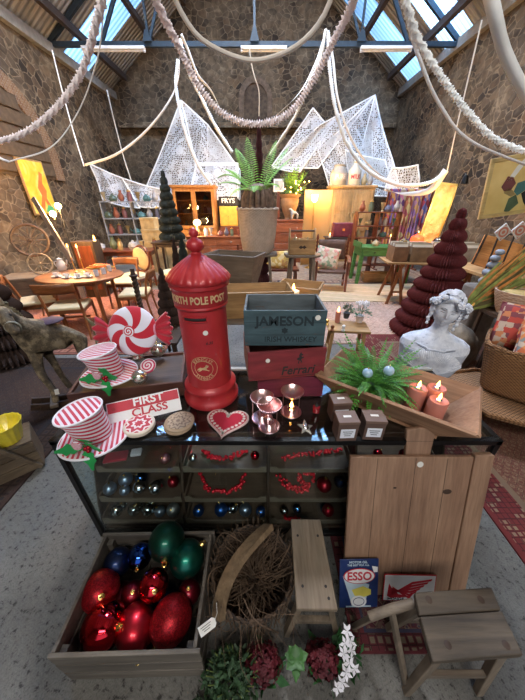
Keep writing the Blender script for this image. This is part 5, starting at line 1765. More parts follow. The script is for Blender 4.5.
for (loc_, lab) in (((-3.67, 5.2, 1.58), 'glowing warm bulb of the twin lamp by the yellow painting, left one'), ((-3.57, 5.25, 1.703), 'glowing warm bulb of the twin lamp by the yellow painting, right one')):
    t = T('bulb_lamp', lab, 'lamp', loc_, 0, 'warm bulb lamps by the yellow painting')
    m = MB(); m.sph((0, 0, 0), .05, n=16, m=10); m.build('bulb', BULB, t)
    m = MB(); m.lathe([(.02, -.09), (.02, -.045)], 12); m.build('socket', BRASS, t)
    m = MB(); m.tube([(0, 0, -.09), (0, 0, -loc_[2])], .006, 6); m.build('stand', BLK, t)
light('lamp_light_left', 'POINT', (-3.342, 4.9, 1.588), 110, (1, .58, .22), .08)
light('lamp_light_left_wall', 'POINT', (-4.6, 6.0, 2.3), 34, (1, .55, .2), .1)

t = T('wine_barrel_box', 'upright reddish wooden cabinet behind the candlesticks', 'cabinet', (-3.5, 5.6, 0), .1)
m = MB(); m.box((0, 0, .55), (.4, .35, 1.1)); m.build('body', W_DARKZ, t, .005)
m = MB(); m.box((0, -.178, .6), (.32, .01, .85)); m.build('door', W_MAHZ, t, .003)
m = MB(); m.sph((.15, -.19, .6), .015, n=8, m=6); m.build('knob', BRASS, t)
# ---- shelf of bric-a-brac and boxes
t = T('display_shelf', 'white two tier shelf of bric-a-brac against the far left wall', 'shelf', (-4.0, 9.2, 0), .15)
m = MB()
for z in (.9, 1.35, 1.8):
    m.box((0, 0, z), (1.7, .35, .03))
m.build('shelf_boards', plain('pale_shelf', (.28, .29, .31), .5), t)
for x_ in (-.84, 0, .84):
    m = MB(); m.box((x_, 0, .92), (.03, .35, 1.8)); m.build('upright', bpy.data.materials['pale_shelf'], t)
cols = [(.5, .15, .08), (.12, .3, .3), (.6, .5, .3), (.3, .1, .1), (.6, .6, .62), (.15, .2, .12), (.5, .35, .15), (.2, .2, .3)]
COLM = [plain('trinket_%s' % w_, sh(c_, .6), .4, coat=.3) for w_, c_ in zip(('red', 'teal', 'sand', 'wine', 'white', 'olive', 'ochre', 'slate'), cols)]
CN = ['red', 'teal', 'sand coloured', 'wine red', 'white', 'olive', 'ochre', 'slate blue']
vprof = [[(.03, 0), (.06, .05), (.055, .1), (.025, .15), (.03, .19)], [(.045, 0), (.05, .12), (.035, .14), (.035, .17)], [(.02, 0), (.03, .01), (.01, .03), (.04, .12), (.05, .16)], [(.06, 0), (.08, .04), (.06, .09), (.02, .11), (.015, .13)]]
VN = ['vase', 'jar', 'goblet', 'teapot']


def trinket(kind, ci, loc, label, s=1.0, group=None):
    t = T(VN[kind], label, VN[kind], loc, R.uniform(0, 6), group)
    m = MB(); m.lathe([(r * s, z * s) for r, z in vprof[kind]], 20); m.build('body', COLM[ci], t)
    if kind == 3:
        m = MB(); m.tube([(.06 * s, 0, .05 * s), (.1 * s, 0, .07 * s), (.115 * s, 0, .11 * s)], .01 * s, 6); m.build('spout', COLM[ci], t)
        m = MB(); m.tube(spline([(-.06 * s, 0, .08 * s), (-.11 * s, 0, .08 * s), (-.1 * s, 0, .04 * s), (-.07 * s, 0, .03 * s)], 4), .007 * s, 6); m.build('handle', COLM[ci], t)
    elif kind == 1:
        m = MB(); m.lathe([(.038 * s, .17 * s), (.038 * s, .185 * s), (.01 * s, .195 * s), (.012 * s, .21 * s)], 16); m.build('lid', BRASS, t)
    return t


i = 0
for z, tier in ((.915, 'lower'), (1.365, 'middle'), (1.815, 'top')):
    for q in range(7):
        x_ = -4.0 - .72 + q * .24
        trinket((i * 3 + q) % 4, (i * 5 + q * 3) % 8, (x_, 9.2 + .15 * (x_ + 4.0) - .02, z), '%s %s on the %s tier of the far left shelf, %s from the left' % (CN[(i * 5 + q * 3) % 8], VN[(i * 3 + q) % 4], tier, ORD[q]), 1.5, 'bric-a-brac on the far left shelf')
    i += 1
BOXP = plain('straw_box', (.45, .34, .18), .8, var=.25)
k = 0
for x_, y_, z_, w_, h_, lab in ((-3.0, 7.9, 0, .55, .85, 'tall straw coloured carton behind the long table'), (-3.0, 7.9, .85, .5, .3, 'straw coloured box on top of the tall carton'), (-3.05, 7.9, 1.15, .36, .28, 'small straw coloured box crowning the stack'), (-2.45, 8.0, 0, .5, .9, 'square straw coloured carton right of the stack')):
    t = T('storage_box', lab, 'box', (x_, y_, z_))
    m = MB(); m.box((0, 0, h_ / 2), (w_, .35, h_)); m.build('body', BOXP, t, .005)
    m = MB(); m.box((0, 0, h_ - .03), (w_ + .015, .365, .05)); m.build('lid', BOXP, t, .004)
for q, (x_, kd, ci, s_) in enumerate(((-3.75, 3, 4, 1.3), (-3.5, 0, 5, 1.4), (-3.3, 1, 6, 1.2), (-3.05, 3, 4, 1.5), (-2.8, 2, 2, 1.2), (-2.55, 1, 3, 1.2))):
    trinket(kd, ci, (x_, 6.55 + (q % 2) * .1 + .06 * (x_ + 3.1), .802), '%s %s on the long dark table, %s from the left' % (CN[ci], VN[kd], ORD[q]), s_, 'bric-a-brac on the long dark table')

# ================================================================= BEHIND THE CASE, CENTRE
t = T('plank_table', 'plain plank table behind the glass case carrying wooden bins', 'table', (-.02, 2.62, 0))
m = MB(); m.box((0, 0, .775), (1.2, .8, .03)); m.build('tabletop', W_OLD, t, .003)
for sx in (-1, 1):
    for sy in (-1, 1):
        m = MB(); m.bar((sx * .54, sy * .34, .76), (sx * .56, sy * .36, 0), .05, .05, (0, 1, 0)); m.build('leg', W_OLDZ, t)
    m = MB(); m.box((sx * .54, 0, .7), (.04, .62, .1)); m.build('apron', W_OLDY, t)


def bin_(name, label, cat, loc, rz, w, d, h, flare, mat_, th=.018, z_in=.02):
    t = T(name, label, cat, loc, rz)
    top = [(-w / 2, -d / 2, h), (w / 2, -d / 2, h), (w / 2, d / 2, h), (-w / 2, d / 2, h)]
    bot = [(-w / 2 + flare, -d / 2 + flare, .005), (w / 2 - flare, -d / 2 + flare, .005), (w / 2 - flare, d / 2 - flare, .005), (-w / 2 + flare, d / 2 - flare, .005)]
    for i, nm in enumerate(('front_side', 'end_board', 'back_side', 'end_board')):
        j = (i + 1) % 4
        a, b2, c2, d2 = [Vector(q) for q in (bot[i], bot[j], top[j], top[i])]
        nn = (b2 - a).cross(d2 - a).normalized() * th
        m = MB(); m.hexa([a, b2, b2 - nn, a - nn], [d2, c2, c2 - nn, d2 - nn]); m.build(nm, mat_, t, .003)
    m = MB(); m.box((0, 0, .012), (w - 2 * flare - .01, d - 2 * flare - .01, .02)); m.build('bottom', mat_, t)
    return t


bin_('wooden_trough', 'long pale wooden trough on the plank table right behind the red post box', 'trough', (-.10, 2.42, .79), .09, .74, .34, .26, .05, W_PINE)
bin_('wooden_bin', 'grey brown angular wooden bin behind the long pale trough', 'bin', (-.28, 2.82, .79), -.35, .56, .34, .50, .12, wood('bin_wood', (.14, .1, .07), (.3, .23, .17), 'X'))
bin_('wooden_trough', 'small pale shallow trough behind the blue grey crate', 'trough', (.40, 2.78, .79), -.35, .46, .34, .2, .06, W_PINE)
t = T('pillar_candle', 'short white lit pillar candle standing behind the stacked crates', 'candle', (.30, 2.52, .79))
m = MB(); m.lathe([(.055, 0), (.057, .2), (.045, .205), (.001, .195)], 28); m.build('wax', WAXW, t)
flame(t, .2, 1.8)

# ---- stools with the planter and the caddy
def plank_stool(label, loc, rz, w, d, h, sp=.08):
    t = T('plank_stool', label, 'stool', loc, rz, 'tall plank stools')
    m = MB(); m.prism([(-w / 2, -d * .35), (-w * .35, -d / 2), (w * .35, -d / 2), (w / 2, -d * .35), (w / 2, d * .35), (w * .35, d / 2), (-w * .35, d / 2), (-w / 2, d * .35)], .04, (0, 0, h - .04)); m.build('seat', W_OLD, t, .006)
    for sx in (-1, 1):
        for sy in (-1, 1):
            m = MB(); m.bar((sx * w * .3, sy * d * .3, h - .03), (sx * (w * .3 + sp), sy * (d * .3 + sp * .6), 0), .05, .05, (0, 1, 0), .04, .04); m.build('leg', W_OLDZ, t, .004)
        m = MB(); m.bar((sx * (w * .3 + sp * .6), -d * .3, h * .35), (sx * (w * .3 + sp * .6), d * .3, h * .35), .025, .03); m.build('stretcher', W_OLDY, t)
    return t


plank_stool('old plank stool carrying the big fern basket', (-.1, 5.0, 0), 0, .72, .5, .97)
plank_stool('old plank stool carrying the open wooden caddy', (.72, 5.05, 0), .05, .62, .42, .94)
t = T('fern_basket', 'big pale ribbed basket pot with a giant green fern', 'plant', (-.08, 5.0, .972))
m = MB(); m.lathe([(.24, 0), (.27, .06), (.305, .3), (.325, .62), (.34, .66), (.34, .7), (.32, .7), (.3, .64), (.001, .6)], 120, mod=lambda a, r, z: r * (1 + .022 * (int(round(a / 2 / pi * 120)) % 2)) if .04 < z < .63 else r, cap=False)
m.build('basket', weave('pale_basket', (.4, .31, .24), (.62, .5, .4), 130, 150), t)
m = MB(); m.tube([(.335 * cos(a), .335 * sin(a), .685 + .006 * sin(a * 20)) for a in [2 * pi * i / 80 for i in range(80)]], .022, 8, True); m.build('rim', bpy.data.materials['pale_basket'], t)
m = MB()
rs = random.Random(6)
for i in range(16):
    a = 2 * pi * i / 16
    m.tube(spline([(.2 * cos(a), .2 * sin(a), .62), (.23 * cos(a), .23 * sin(a), .8), (.17 * cos(a), .17 * sin(a), .96), (.04 * cos(a), .04 * sin(a), 1.03)], 4), lambda u: .045 * (1.1 - .6 * u), 8)
m.build('shields', plain('dry_shield_leaf', (.2, .135, .1), .85, var=.5, sc=14), t)
m = MB()
for (a, L, rise, droop, w_) in ((2.7, .62, .62, .45, .15), (3.3, .66, .42, .45, .14), (2.3, .55, .85, .4, .14), (3.8, .55, .3, .5, .13), (.5, .6, .85, .4, .12), (.9, .5, .9, .35, .11), (.1, .5, .7, .5, .12), (5.6, .45, .4, .5, .12), (3.0, .7, .7, .75, .14), (.3, .62, .75, .45, .11), (4.6, .4, .35, .5, .12), (2.0, .4, .9, .3, .12)):
    frond(m, (.05 * cos(a), .05 * sin(a) - .1, .9), a, L, rise * 1.15, droop * .8, w_ * 1.3, 26, .85)
m.build('fronds', plain('bright_fern', (.2, .42, .06), .5, var=.4, sc=14), t, smooth=0)
t = T('wooden_caddy', 'open wooden caddy with a raised handle and carved front on the right stool', 'caddy', (.70, 5.05, .942))
m = MB()
m.box((0, -.15, .13), (.44, .015, .24)); m.box((0, .15, .13), (.44, .015, .24)); m.box((0, 0, .012), (.44, .3, .02))
m.build('box', W_PINE, t, .003)
for s in (-1, 1):
    m = MB(); m.prism([(-.15, 0), (.15, 0), (.15, .26), (.04, .42), (-.04, .42), (-.15, .26)], .016, (s * .22 - .008, 0, .0), (0, 1, 0), (0, 0, 1)); m.build('end_board', W_PINEZ, t, .003)
m = MB(); m.tube([(-.22, 0, .38), (.22, 0, .38)], .014, 10); m.build('handle', W_DARK, t)
m = MB(); m.prism([(-.07, 0), (-.03, .03), (0, .01), (.03, .03), (.07, 0), (.03, -.03), (0, -.01), (-.03, -.03)], .004, (0, -.158, .13), (1, 0, 0), (0, 0, 1)); m.build('carving', W_DARK, t)
m = MB()
for x_, h_ in ((-.12, .3), (-.04, .24), (.1, .26)):
    m.lathe([(.03, .02), (.032, h_ - .08), (.012, h_ - .04), (.012, h_)], 14, (x_, 0, .02))
m.build('bottles', COLM[2], t)

# ---- folding leather chair with a floral cushion
t = T('armchair', 'dark leather armchair with turned posts and a floral cushion', 'chair', (1.55, 6.15, 0), -.15)
LEA = plain('brown_leather', (.1, .05, .035), .5, var=.3)
m = MB(); m.grid(lambda u, v: ((u - .5) * .62, .22 + .03 * sin(pi * u), .62 + .42 * v), 8, 4); m.build('backrest', LEA, t, solid=.02)
m = MB(); m.box((0, -.02, .42), (.6, .5, .06)); m.build('seat', LEA, t, .015)
for s in (-1, 1):
    m = MB(); m.lathe([(.025, 0), (.025, .3)] + [(.018 + .014 * (i % 2), .3 + .04 * i) for i in range(1, 20)] + [(.02, 1.12), (.008, 1.15)], 14, (s * .34, .25, 0)); m.build('turned_post', W_MAHZ, t)
    m = MB(); m.bar((s * .33, -.25, .40), (s * .34, -.28, 0), .045, .045, (0, 1, 0)); m.bar((s * .33, -.25, .4), (s * .33, -.24, .66), .045, .045, (0, 1, 0)); m.build('front_leg', W_MAHZ, t)
    m = MB(); P = spline([(s * .34, .25, .7), (s * .35, .0, .72), (s * .35, -.2, .69), (s * .35, -.3, .64)], 4)
    for i in range(len(P) - 1): m.bar(P[i], P[i + 1], .055, .03)
    m.build('armrest', W_TEAK, t, .004)
    m = MB(); m.bar((s * .33, .22, .15), (s * .33, -.26, .15), .03, .03); m.build('stretcher', W_MAH, t)


def cushion_obj(name, label, cat, loc, rot, w, h, th, mat_, group=None):
    t = T(name, label, cat, loc, rot=rot, group=group)
    m = MB()
    def f(u, v, s):
        a, b_ = 2 * u - 1, 2 * v - 1
        k = (1 - a ** 4) * (1 - b_ ** 4)
        p = 1 - .07 * (1 - abs(a)) * abs(b_) ** 3 * 1.0
        q = 1 - .07 * (1 - abs(b_)) * abs(a) ** 3
        return (a * w / 2 * q, b_ * h / 2 * p, s * th / 2 * max(0, k) ** .45)
    for s in (-1, 1):
        m.grid(lambda u, v: f(u, v, s), 18, 18)
    m.build('cover', mat_, t)
    m = MB()
    E_ = [f(u / 18, 0, 1) for u in range(18)] + [f(1, v / 18, 1) for v in range(18)] + [f(1 - u / 18, 1, 1) for u in range(18)] + [f(0, 1 - v / 18, 1) for v in range(18)]
    m.tube(E_, .006, 6, True); m.build('piping', mat_, t)
    return t


def blobs(name, cols, sc, metric='EUCLIDEAN', rnd=1.0, rough=.9, mp=(1, 1, 1), rt_=(0, 0, 0), const=True):
    n = NT(name)
    v = n.vor(sc, n.map(mp, rt_), 'F1', 'Color', rnd, metric)
    k = len(cols)
    c = n.ramp(n.xyz(v)[0], [(i / k, c_) for i, c_ in enumerate(cols)], const)
    return n.bsdf(c, rough, 0, n.noise(200), .3, .004)


cushion_obj('cushion', 'pale floral cushion resting on the leather armchair', 'cushion', (1.45, 6.17, .68), (radians(72), radians(10), radians(-8)), .52, .46, .16, blobs('floral_cloth', [(.62, .5, .36), (.5, .45, .3), (.62, .3, .25), (.7, .62, .5), (.25, .33, .22), (.6, .5, .4)], 17))
cushion_obj('cushion', 'yellow patterned cushion on the bench beyond the plank stools', 'cushion', (.35, 6.45, .59), (radians(75), 0, 0), .55, .4, .15, blobs('yellow_cloth', [(.6, .42, .12), (.5, .35, .1), (.65, .55, .3), (.4, .22, .08)], 14))
cushion_obj('cushion', 'second yellow patterned cushion on the bench, half behind the planter stool', 'cushion', (-.25, 6.45, .59), (radians(75), 0, .1), .5, .4, .15, bpy.data.materials['yellow_cloth'])
t = T('wooden_bench', 'low wooden bench with cushions beyond the plank stools', 'bench', (.1, 6.5, 0))
m = MB(); m.box((0, 0, .38), (1.5, .45, .05)); m.build('seat', W_MAH, t, .004)
m = MB(); m.box((0, .22, .68), (1.5, .04, .2)); m.build('backrest', W_MAH, t, .004)
for sx in (-1, 1):
    for sy in (-1, 1):
        m = MB(); m.bar((sx * .68, sy * .18, .9 if sy > 0 else .38), (sx * .7, sy * .19, 0), .05, .05, (0, 1, 0)); m.build('leg', W_MAHZ, t)

# ---- cyclamen stool
t = T('wooden_stool', 'small rustic stool with a cyclamen and candle right of the crates', 'stool', (.98, 2.80, 0), -.12)
m = MB(); m.box((-.0, 0, .485), (.46, .3, .03)); m.build('seat', W_PINE, t, .004)
for sx in (-1, 1):
    for sy in (-1, 1):
        m = MB(); m.bar((sx * .17, sy * .1, .475), (sx * .2, sy * .13, 0), .035, .035, (0, 1, 0)); m.build('leg', W_PINEZ, t, .003)
    m = MB(); m.bar((sx * .19, -.11, .2), (sx * .19, .11, .2), .02, .03); m.build('stretcher', W_PINE, t)
t = T('cyclamen', 'white cyclamen in a small white pot on the rustic stool', 'plant', (1.145, 2.905, 0.502))
m = MB(); m.lathe([(.035, 0), (.048, .08), (.052, .085), (.046, .085), (.001, .075)], 28, cap=False); m.build('pot', plain('white_pot', (.62, .58, .6), .4), t)
m = MB()
rs = random.Random(2)
for i in range(70):
    a = rs.uniform(0, 6.28); r = .11 * sqrt(rs.random()); z = .09 + .06 * rs.random() + .03 * (1 - r / .11)
    p = Vector((r * cos(a), r * sin(a), z)); u = Vector((cos(a), sin(a), rs.uniform(-.2, .3))).normalized(); v = u.cross(Vector((0, 0, 1))).normalized()
    L = .035
    m.add([p, p + u * L * .4 + v * L * .5, p + u * L, p + u * L * .4 - v * L * .5], [(0, 1, 2, 3)])
m.build('leaves', LEAFD, t, smooth=0)
m = MB()
for i in range(26):
    a = rs.uniform(0, 6.28); r = .075 * sqrt(rs.random())
    m.sph((r * cos(a), r * sin(a), .2 + rs.random() * .045), .02, (.7, .4, 1.1), 8, 6, Matrix.Rotation(a, 3, 'Z'))
m.build('blossoms', WHT, t)
m = MB()
for i in range(8):
    a = i * .8
    m.tube([(.01 * cos(a), .01 * sin(a), .08), (.04 * cos(a), .04 * sin(a), .2)], .0022, 5)
m.build('stems', STEM, t)
t = T('potted_herb', 'grey green herb in a dark pot left of the white cyclamen', 'plant', (1.026, 3.032, 0.502))
m = MB(); m.lathe([(.03, 0), (.042, .07), (.038, .07), (.001, .06)], 24, cap=False); m.build('pot', plain('slate_pot', (.06, .065, .07), .6), t)
m = MB(); leafy(m, (0, 0, .09), (.06, .06, .09), 130, .03, 12); m.build('leaves', plain('grey_leaf', (.16, .2, .15), .7, var=.4), t, smooth=0)
t = T('pillar_candle', 'lit pinkish pillar candle on the rustic stool left of the cyclamen', 'candle', (0.884, 2.905, 0.502))
m = MB(); m.lathe([(.028, 0), (.03, .13), (.024, .132), (.001, .126)], 24); m.build('wax', WAX, t)
flame(t, .13, 1.5)
for (x_, y_), lab, cm in zip(((0.746, 2.816), (0.766, 2.65), (0.887, 2.65)), ('little brass ornament at the left end of the rustic stool', 'little brown turned ornament at the front of the rustic stool', 'little white ornament at the front of the rustic stool'), (BRASS, W_TEAK, WHITE)):
    t = T('figurine', lab, 'ornament', (x_, y_, .502), 0)
    m = MB(); m.lathe([(.018, 0), (.022, .01), (.012, .03), (.02, .05), (.018, .065), (.004, .075)], 18); m.build('body', cm, t)

# ================================================================= FAR FURNITURE
t = T('glazed_cabinet', 'orange brown wooden cabinet with two glazed doors under the white net', 'cabinet', (-2.28, 10.35, 0))
W_ORG = wood('orange_wood', (.42, .15, .03), (.66, .28, .07), 'Z', rough=.4)
m = MB()
m.box((0, .28, 1.1), (1.36, .03, 2.2))
for s in (-1, 1): m.box((s * .67, 0, 1.1), (.04, .56, 2.2))
for z in (.1, 1.0, 1.45, 1.85, 2.2): m.box((0, 0, z), (1.34, .56, .03))
m.box((0, -.26, .5), (1.34, .03, .95))
m.build('carcass', W_ORG, t, .004)
m = MB(); m.box((0, -.02, 2.25), (1.5, .66, .08)); m.build('cornice', W_ORG, t, .02)
for s in (-1, 1):
    m = MB()
    for x_ in (.04, .62): m.box((s * x_, -.29, 1.6), (.07, .03, 1.16))
    for z in (1.05, 2.15): m.box((s * .33, -.29, z), (.52, .03, .09))
    d_ = m.build('door', W_ORG, t, .003)
    m = MB(); m.box((s * .33, -.285, 1.6), (.52, .006, 1.02)); m.build('pane', glass_mat('cabinet_glass', (.6, .55, .5), 1.5) if s < 0 else bpy.data.materials['cabinet_glass'], d_)
    m = MB(); m.sph((s * .06, -.32, 1.6), .02, n=10, m=8); m.build('knob', BRASS, d_)
for q, (x_, z_, kd, ci) in enumerate(((-.4, 1.015, 0, 7), (-.15, 1.015, 1, 4), (.2, 1.015, 2, 3), (.45, 1.015, 0, 2), (-.35, 1.465, 3, 4), (.3, 1.465, 1, 0), (.1, 1.465, 2, 6), (-.1, 1.865, 0, 4), (.35, 1.865, 3, 1))):
    trinket(kd, ci, (-2.28 + x_, 10.35, z_ + .001), '%s %s on the %s shelf inside the glazed cabinet' % (CN[ci], VN[kd], {1.015: 'bottom', 1.465: 'middle', 1.865: 'top'}[z_]), 1.2)

t = T('sideboard', 'reddish wooden sideboard with two wide drawers, behind the red post box finial', 'sideboard', (-1.5, 9.45, 0))
W_RED = wood('red_wood', (.22, .06, .025), (.4, .13, .055), 'X', rough=.35)
m = MB(); m.box((0, 0, .42), (1.9, .5, .76)); m.build('carcass', W_RED, t, .006)
m = MB(); m.box((0, -.01, .815), (1.96, .56, .035)); m.build('top_board', W_RED, t, .006)
for s in (-1, 1):
    m = MB(); m.box((s * .48, -.258, .66), (.9, .02, .2)); d_ = m.build('drawer', W_RED, t, .006)
    m = MB(); m.sph((s * .48, -.285, .66), .025, n=12, m=8); m.build('knob', SILV, d_)
    m = MB(); m.box((s * .48, -.258, .29), (.9, .02, .46)); m.build('door', W_RED, t, .006)
for q, (x_, kd, ci, s_) in enumerate(((-.62, 0, 6, 1.6), (-.35, 1, 4, 1.4), (-.18, 2, 4, 1.5), (.12, 3, 3, 1.3), (.32, 0, 7, 1.3), (.5, 1, 5, 1.2), (.72, 2, 0, 1.2))):
    trinket(kd, ci, (-1.5 + x_, 9.4, .834), '%s %s on the red sideboard, %s from the left' % (CN[ci], VN[kd], ORD[q]), s_, 'ornaments on the red sideboard')
t = T('globe_lamp', 'small lit globe table lamp on the red sideboard', 'lamp', (-2.12, 9.5, .834))
m = MB(); m.lathe([(.07, 0), (.08, .01), (.02, .04), (.015, .24), (.03, .27)], 20); m.build('base', W_MAH, t)
m = MB(); m.sph((0, 0, .38), .13, (1, 1, .8), 20, 14); m.build('shade', plain('glowing_shade', (.85, .7, .4), .5, emit=(1, .7, .3), es=1.2, bump=0), t)
light('globe_lamp_light', 'POINT', (-2.12, 9.2, 1.2), 40, (1, .65, .3), .1)

t = T('letter_sign', 'black shelf sign with pale capital letters above the yellow cupboard', 'sign', (-1.19, 10.5, 1.74))
m = MB(); m.box((0, 0, .1), (.66, .03, .26)); m.build('board', INK, t, .004)
text('FRYS', .2, TR(0, -.017, .1) @ RX(pi / 2), PAPER, t, sx=1.1, bold=.004)
t = T('yellow_cupboard', 'small bright yellow cupboard right of the glazed cabinet', 'cupboard', (-1.18, 10.5, 0))
YEL = plain('yellow_varnish', (.75, .42, .06), .35, var=.15)
m = MB(); m.box((0, 0, .53), (.72, .42, 1.05)); m.build('base', W_MAH, t, .005)
m = MB(); m.box((0, 0, 1.37), (.62, .36, .62)); m.build('carcass', YEL, t, .006)
for s in (-1, 1):
    m = MB(); m.box((s * .155, -.185, 1.37), (.29, .02, .56)); d_ = m.build('door', YEL, t, .006)
    m = MB(); m.sph((s * .04, -.2, 1.37), .016, n=8, m=6); m.build('knob', BRASS, d_)
light('cupboard_glow', 'POINT', (-1.0, 9.9, 2.3), 30, (1, .65, .3), .1)

t = T('chest_of_drawers', 'brown wooden chest of drawers right of the fern basket', 'chest of drawers', (.75, 9.5, 0))
m = MB(); m.box((0, 0, .64), (1.2, .5, 1.24)); m.build('carcass', W_RED, t, .006)
m = MB(); m.box((0, 0, 1.285), (1.28, .56, .05)); m.build('top_board', W_RED, t, .01)
for i in range(4):
    m = MB(); m.box((0, -.258, .2 + .29 * i), (1.1, .02, .26)); d_ = m.build('drawer', W_RED, t, .006)
    for s in (-1, 1):
        m = MB(); m.sph((s * .35, -.28, .2 + .29 * i), .02, n=10, m=6); m.build('knob', SILV, d_)
t = T('urn', 'large brown wide-rimmed urn on the chest of drawers', 'urn', (.85, 9.5, 1.311))
m = MB(); m.lathe([(.14, 0), (.15, .02), (.13, .05), (.2, .2), (.27, .4), (.29, .55), (.27, .6), (.33, .66), (.34, .7), (.3, .7), (.001, .66)], 40); m.build('body', plain('brown_clay', (.3, .17, .09), .6, var=.2), t)
t = T('bushy_plant', 'feathery bright green plant spilling out of the brown urn', 'plant', (.95, 9.5, 2.01))
m = MB()
rs = random.Random(14)
for i in range(80):
    a = 2 * pi * i * .618
    frond(m, (0, 0, 0), a, rs.uniform(.2, .6), rs.uniform(.1, .9), rs.uniform(.0, .35), rs.uniform(.06, .12), 10, 1.0)
m.build('fronds', plain('lime_fern', (.16, .34, .04), .55, var=.4, sc=10), t, smooth=0)
m = MB(); m.lathe([(.06, 0), (.05, .12)], 12); m.build('stem', STEM, t)
FAIRY = emis('fairy_light', (1, .55, .12), 14)
t = T('fairy_lights', 'string of warm fairy lights around the plant in the urn', 'fairy lights', (1.15, 9.15, 2.0))
m = MB()
P = [Vector((rs.uniform(-.5, .25), rs.uniform(-.08, .05), rs.uniform(-.0, .34))) for i in range(14)]
m.tube(spline(P, 5), .004, 4); m.build('wire', STEM, t)
m = MB()
for p in P: m.sph(p, .017, n=8, m=6)
m.build('bulbs', FAIRY, t)
t = T('picture_frame', 'small white framed picture standing left of the green plant', 'picture', (.50, 9.5, 2.08), rot=(0, 0, 0))
m = MB(); m.box((0, 0, .16), (.32, .03, .34)); m.build('frame', WHITE, t, .005)
m = MB(); m.box((0, -.018, .16), (.24, .004, .25)); m.build('print', blobs('tiny_print', [(.5, .5, .5), (.3, .35, .4), (.6, .5, .4)], 9), t)
m = MB(); m.box((0, .02, -.38), (.1, .1, .76)); m.build('stand', W_MAHZ, t)
t = T('figurine', 'white and blue standing horse figurine on the chest of drawers', 'figurine', (1.0, 9.28, 1.312), .3)
skin('body', [(.1, 0, .2), (0, 0, .19), (-.09, 0, .21), (-.14, 0, .3), (-.2, 0, .28), (.1, .03, .1), (.1, .03, .01), (.1, -.03, .1), (.1, -.03, .01), (-.09, .03, .1), (-.09, .03, .01), (-.09, -.03, .1), (-.09, -.03, .01)],
     [(0, 1), (1, 2), (2, 3), (3, 4), (0, 5), (5, 6), (0, 7), (7, 8), (2, 9), (9, 10), (2, 11), (11, 12)], [.05, .048, .05, .03, .022] + [.022, .015] * 4, COLM[4], t, 1)

# ---- glowing screen and standard lamp
t = T('glowing_screen', 'tall curved paper screen glowing warm yellow behind the standard lamp', 'screen', (1.62, 8.9, 0))
n = NT('parchment_screen')
n1 = n.n('ShaderNodeBsdfDiffuse'); n1.inputs[0].default_value = (.72, .52, .24, 1)
n2 = n.n('ShaderNodeBsdfTranslucent'); n2.inputs[0].default_value = (.85, .55, .2, 1)
mx = n.n('ShaderNodeMixShader'); mx.inputs[0].default_value = .45
n.l(n1.outputs[0], mx.inputs[1]); n.l(n2.outputs[0], mx.inputs[2]); n.l(mx.outputs[0], n.out.inputs[0])
m = MB(); m.grid(lambda u, v: ((u - .5) * .80, .12 * (2 * u - 1) ** 2 * -1, .02 + 2.08 * v), 16, 6); m.build('panel', n.m, t, solid=.012)
for s in (-1, 1):
    m = MB(); m.box((s * .40, -.12, 1.05), (.02, .02, 2.1)); m.build('edge_strip', W_PINEZ, t)
t = T('standard_lamp', 'slim standard lamp with glowing tulip shade before the yellow screen', 'lamp', (1.45, 8.45, 0))
m = MB(); m.lathe([(.14, 0), (.15, .02), (.04, .05), (.014, .1), (.012, 1.75), (.03, 1.78)], 20); m.build('stand', BRASS, t)
m = MB(); m.lathe([(.03, 1.78), (.07, 1.82), (.085, 1.9), (.1, 1.97)], 20, cap=False); m.build('shade', plain('tulip_glass', (.9, .75, .45), .4, emit=(1, .66, .25), es=9, bump=0), t)
m = MB(); m.sph((0, 0, 1.87), .035, n=12, m=8); m.build('bulb', BULB, t)
light('standard_lamp_light', 'POINT', (1.45, 8.45, 2.03), 85, (1, .55, .16), .06)
light('screen_back_light', 'POINT', (1.68, 9.15, 1.7), 34, (1, .65, .22), .06)

# ---- pine cupboard with jars, chest in front
t = T('pine_cupboard', 'broad pale pine cupboard with two panelled doors beneath the big jars', 'cupboard', (2.78, 9.7, 0))
W_GP = wood('golden_pine', (.42, .25, .1), (.66, .43, .2), 'Z', rough=.5)
m = MB(); m.box((0, 0, 1.1), (1.34, .56, 2.16)); m.build('carcass', W_GP, t, .006)
m = MB(); m.box((0, -.01, 2.21), (1.44, .62, .07)); m.build('cornice', W_GP, t, .015)
for s in (-1, 1):
    m = MB()
    m.box((s * .325, -.29, 1.55), (.6, .025, 1.15)); m.box((s * .325, -.305, 1.8), (.42, .012, .5)); m.box((s * .325, -.305, 1.25), (.42, .012, .4))
    d_ = m.build('door', W_GP, t, .008)
    m = MB(); m.sph((s * .06, -.33, 1.5), .025, n=10, m=8); m.build('knob', W_GP, d_)
for (x_, r_, h_, nk, mm, tx, lab) in ((2.33, .25, .42, .16, plain('grey_jar', (.34, .32, .28), .5, var=.15), 'PURE', 'big grey stoneware jar with pale lettering on the pine cupboard'), (2.80, .19, .5, .07, plain('cream_jar', (.6, .55, .42), .45, var=.12), 'MILK', 'tall cream bottle jar with red lettering on the pine cupboard')):
    t = T('big_jar', lab, 'jar', (x_, 9.62, 2.247))
    m = MB(); m.lathe([(r_ * .95, 0), (r_, .03), (r_, h_ * .75), (nk + .02, h_), (nk, h_ + .06), (nk + .02, h_ + .1), (nk, h_ + .12)], 36); m.build('body', mm, t)
    m = MB(); m.lathe([(r_ * 1.005, .12), (r_ * 1.005, .3)], 36, cap=False); m.build('label_band', plain('jar_band', (.5, .42, .34), .6) if tx == 'PURE' else plain('jar_band_cream', (.65, .55, .42), .6), t)
    text(tx, .15, TR(0, 0, .21), PAPER if tx == 'PURE' else SRED, t, bend=r_ * 1.012, sx=.9, bold=.004)
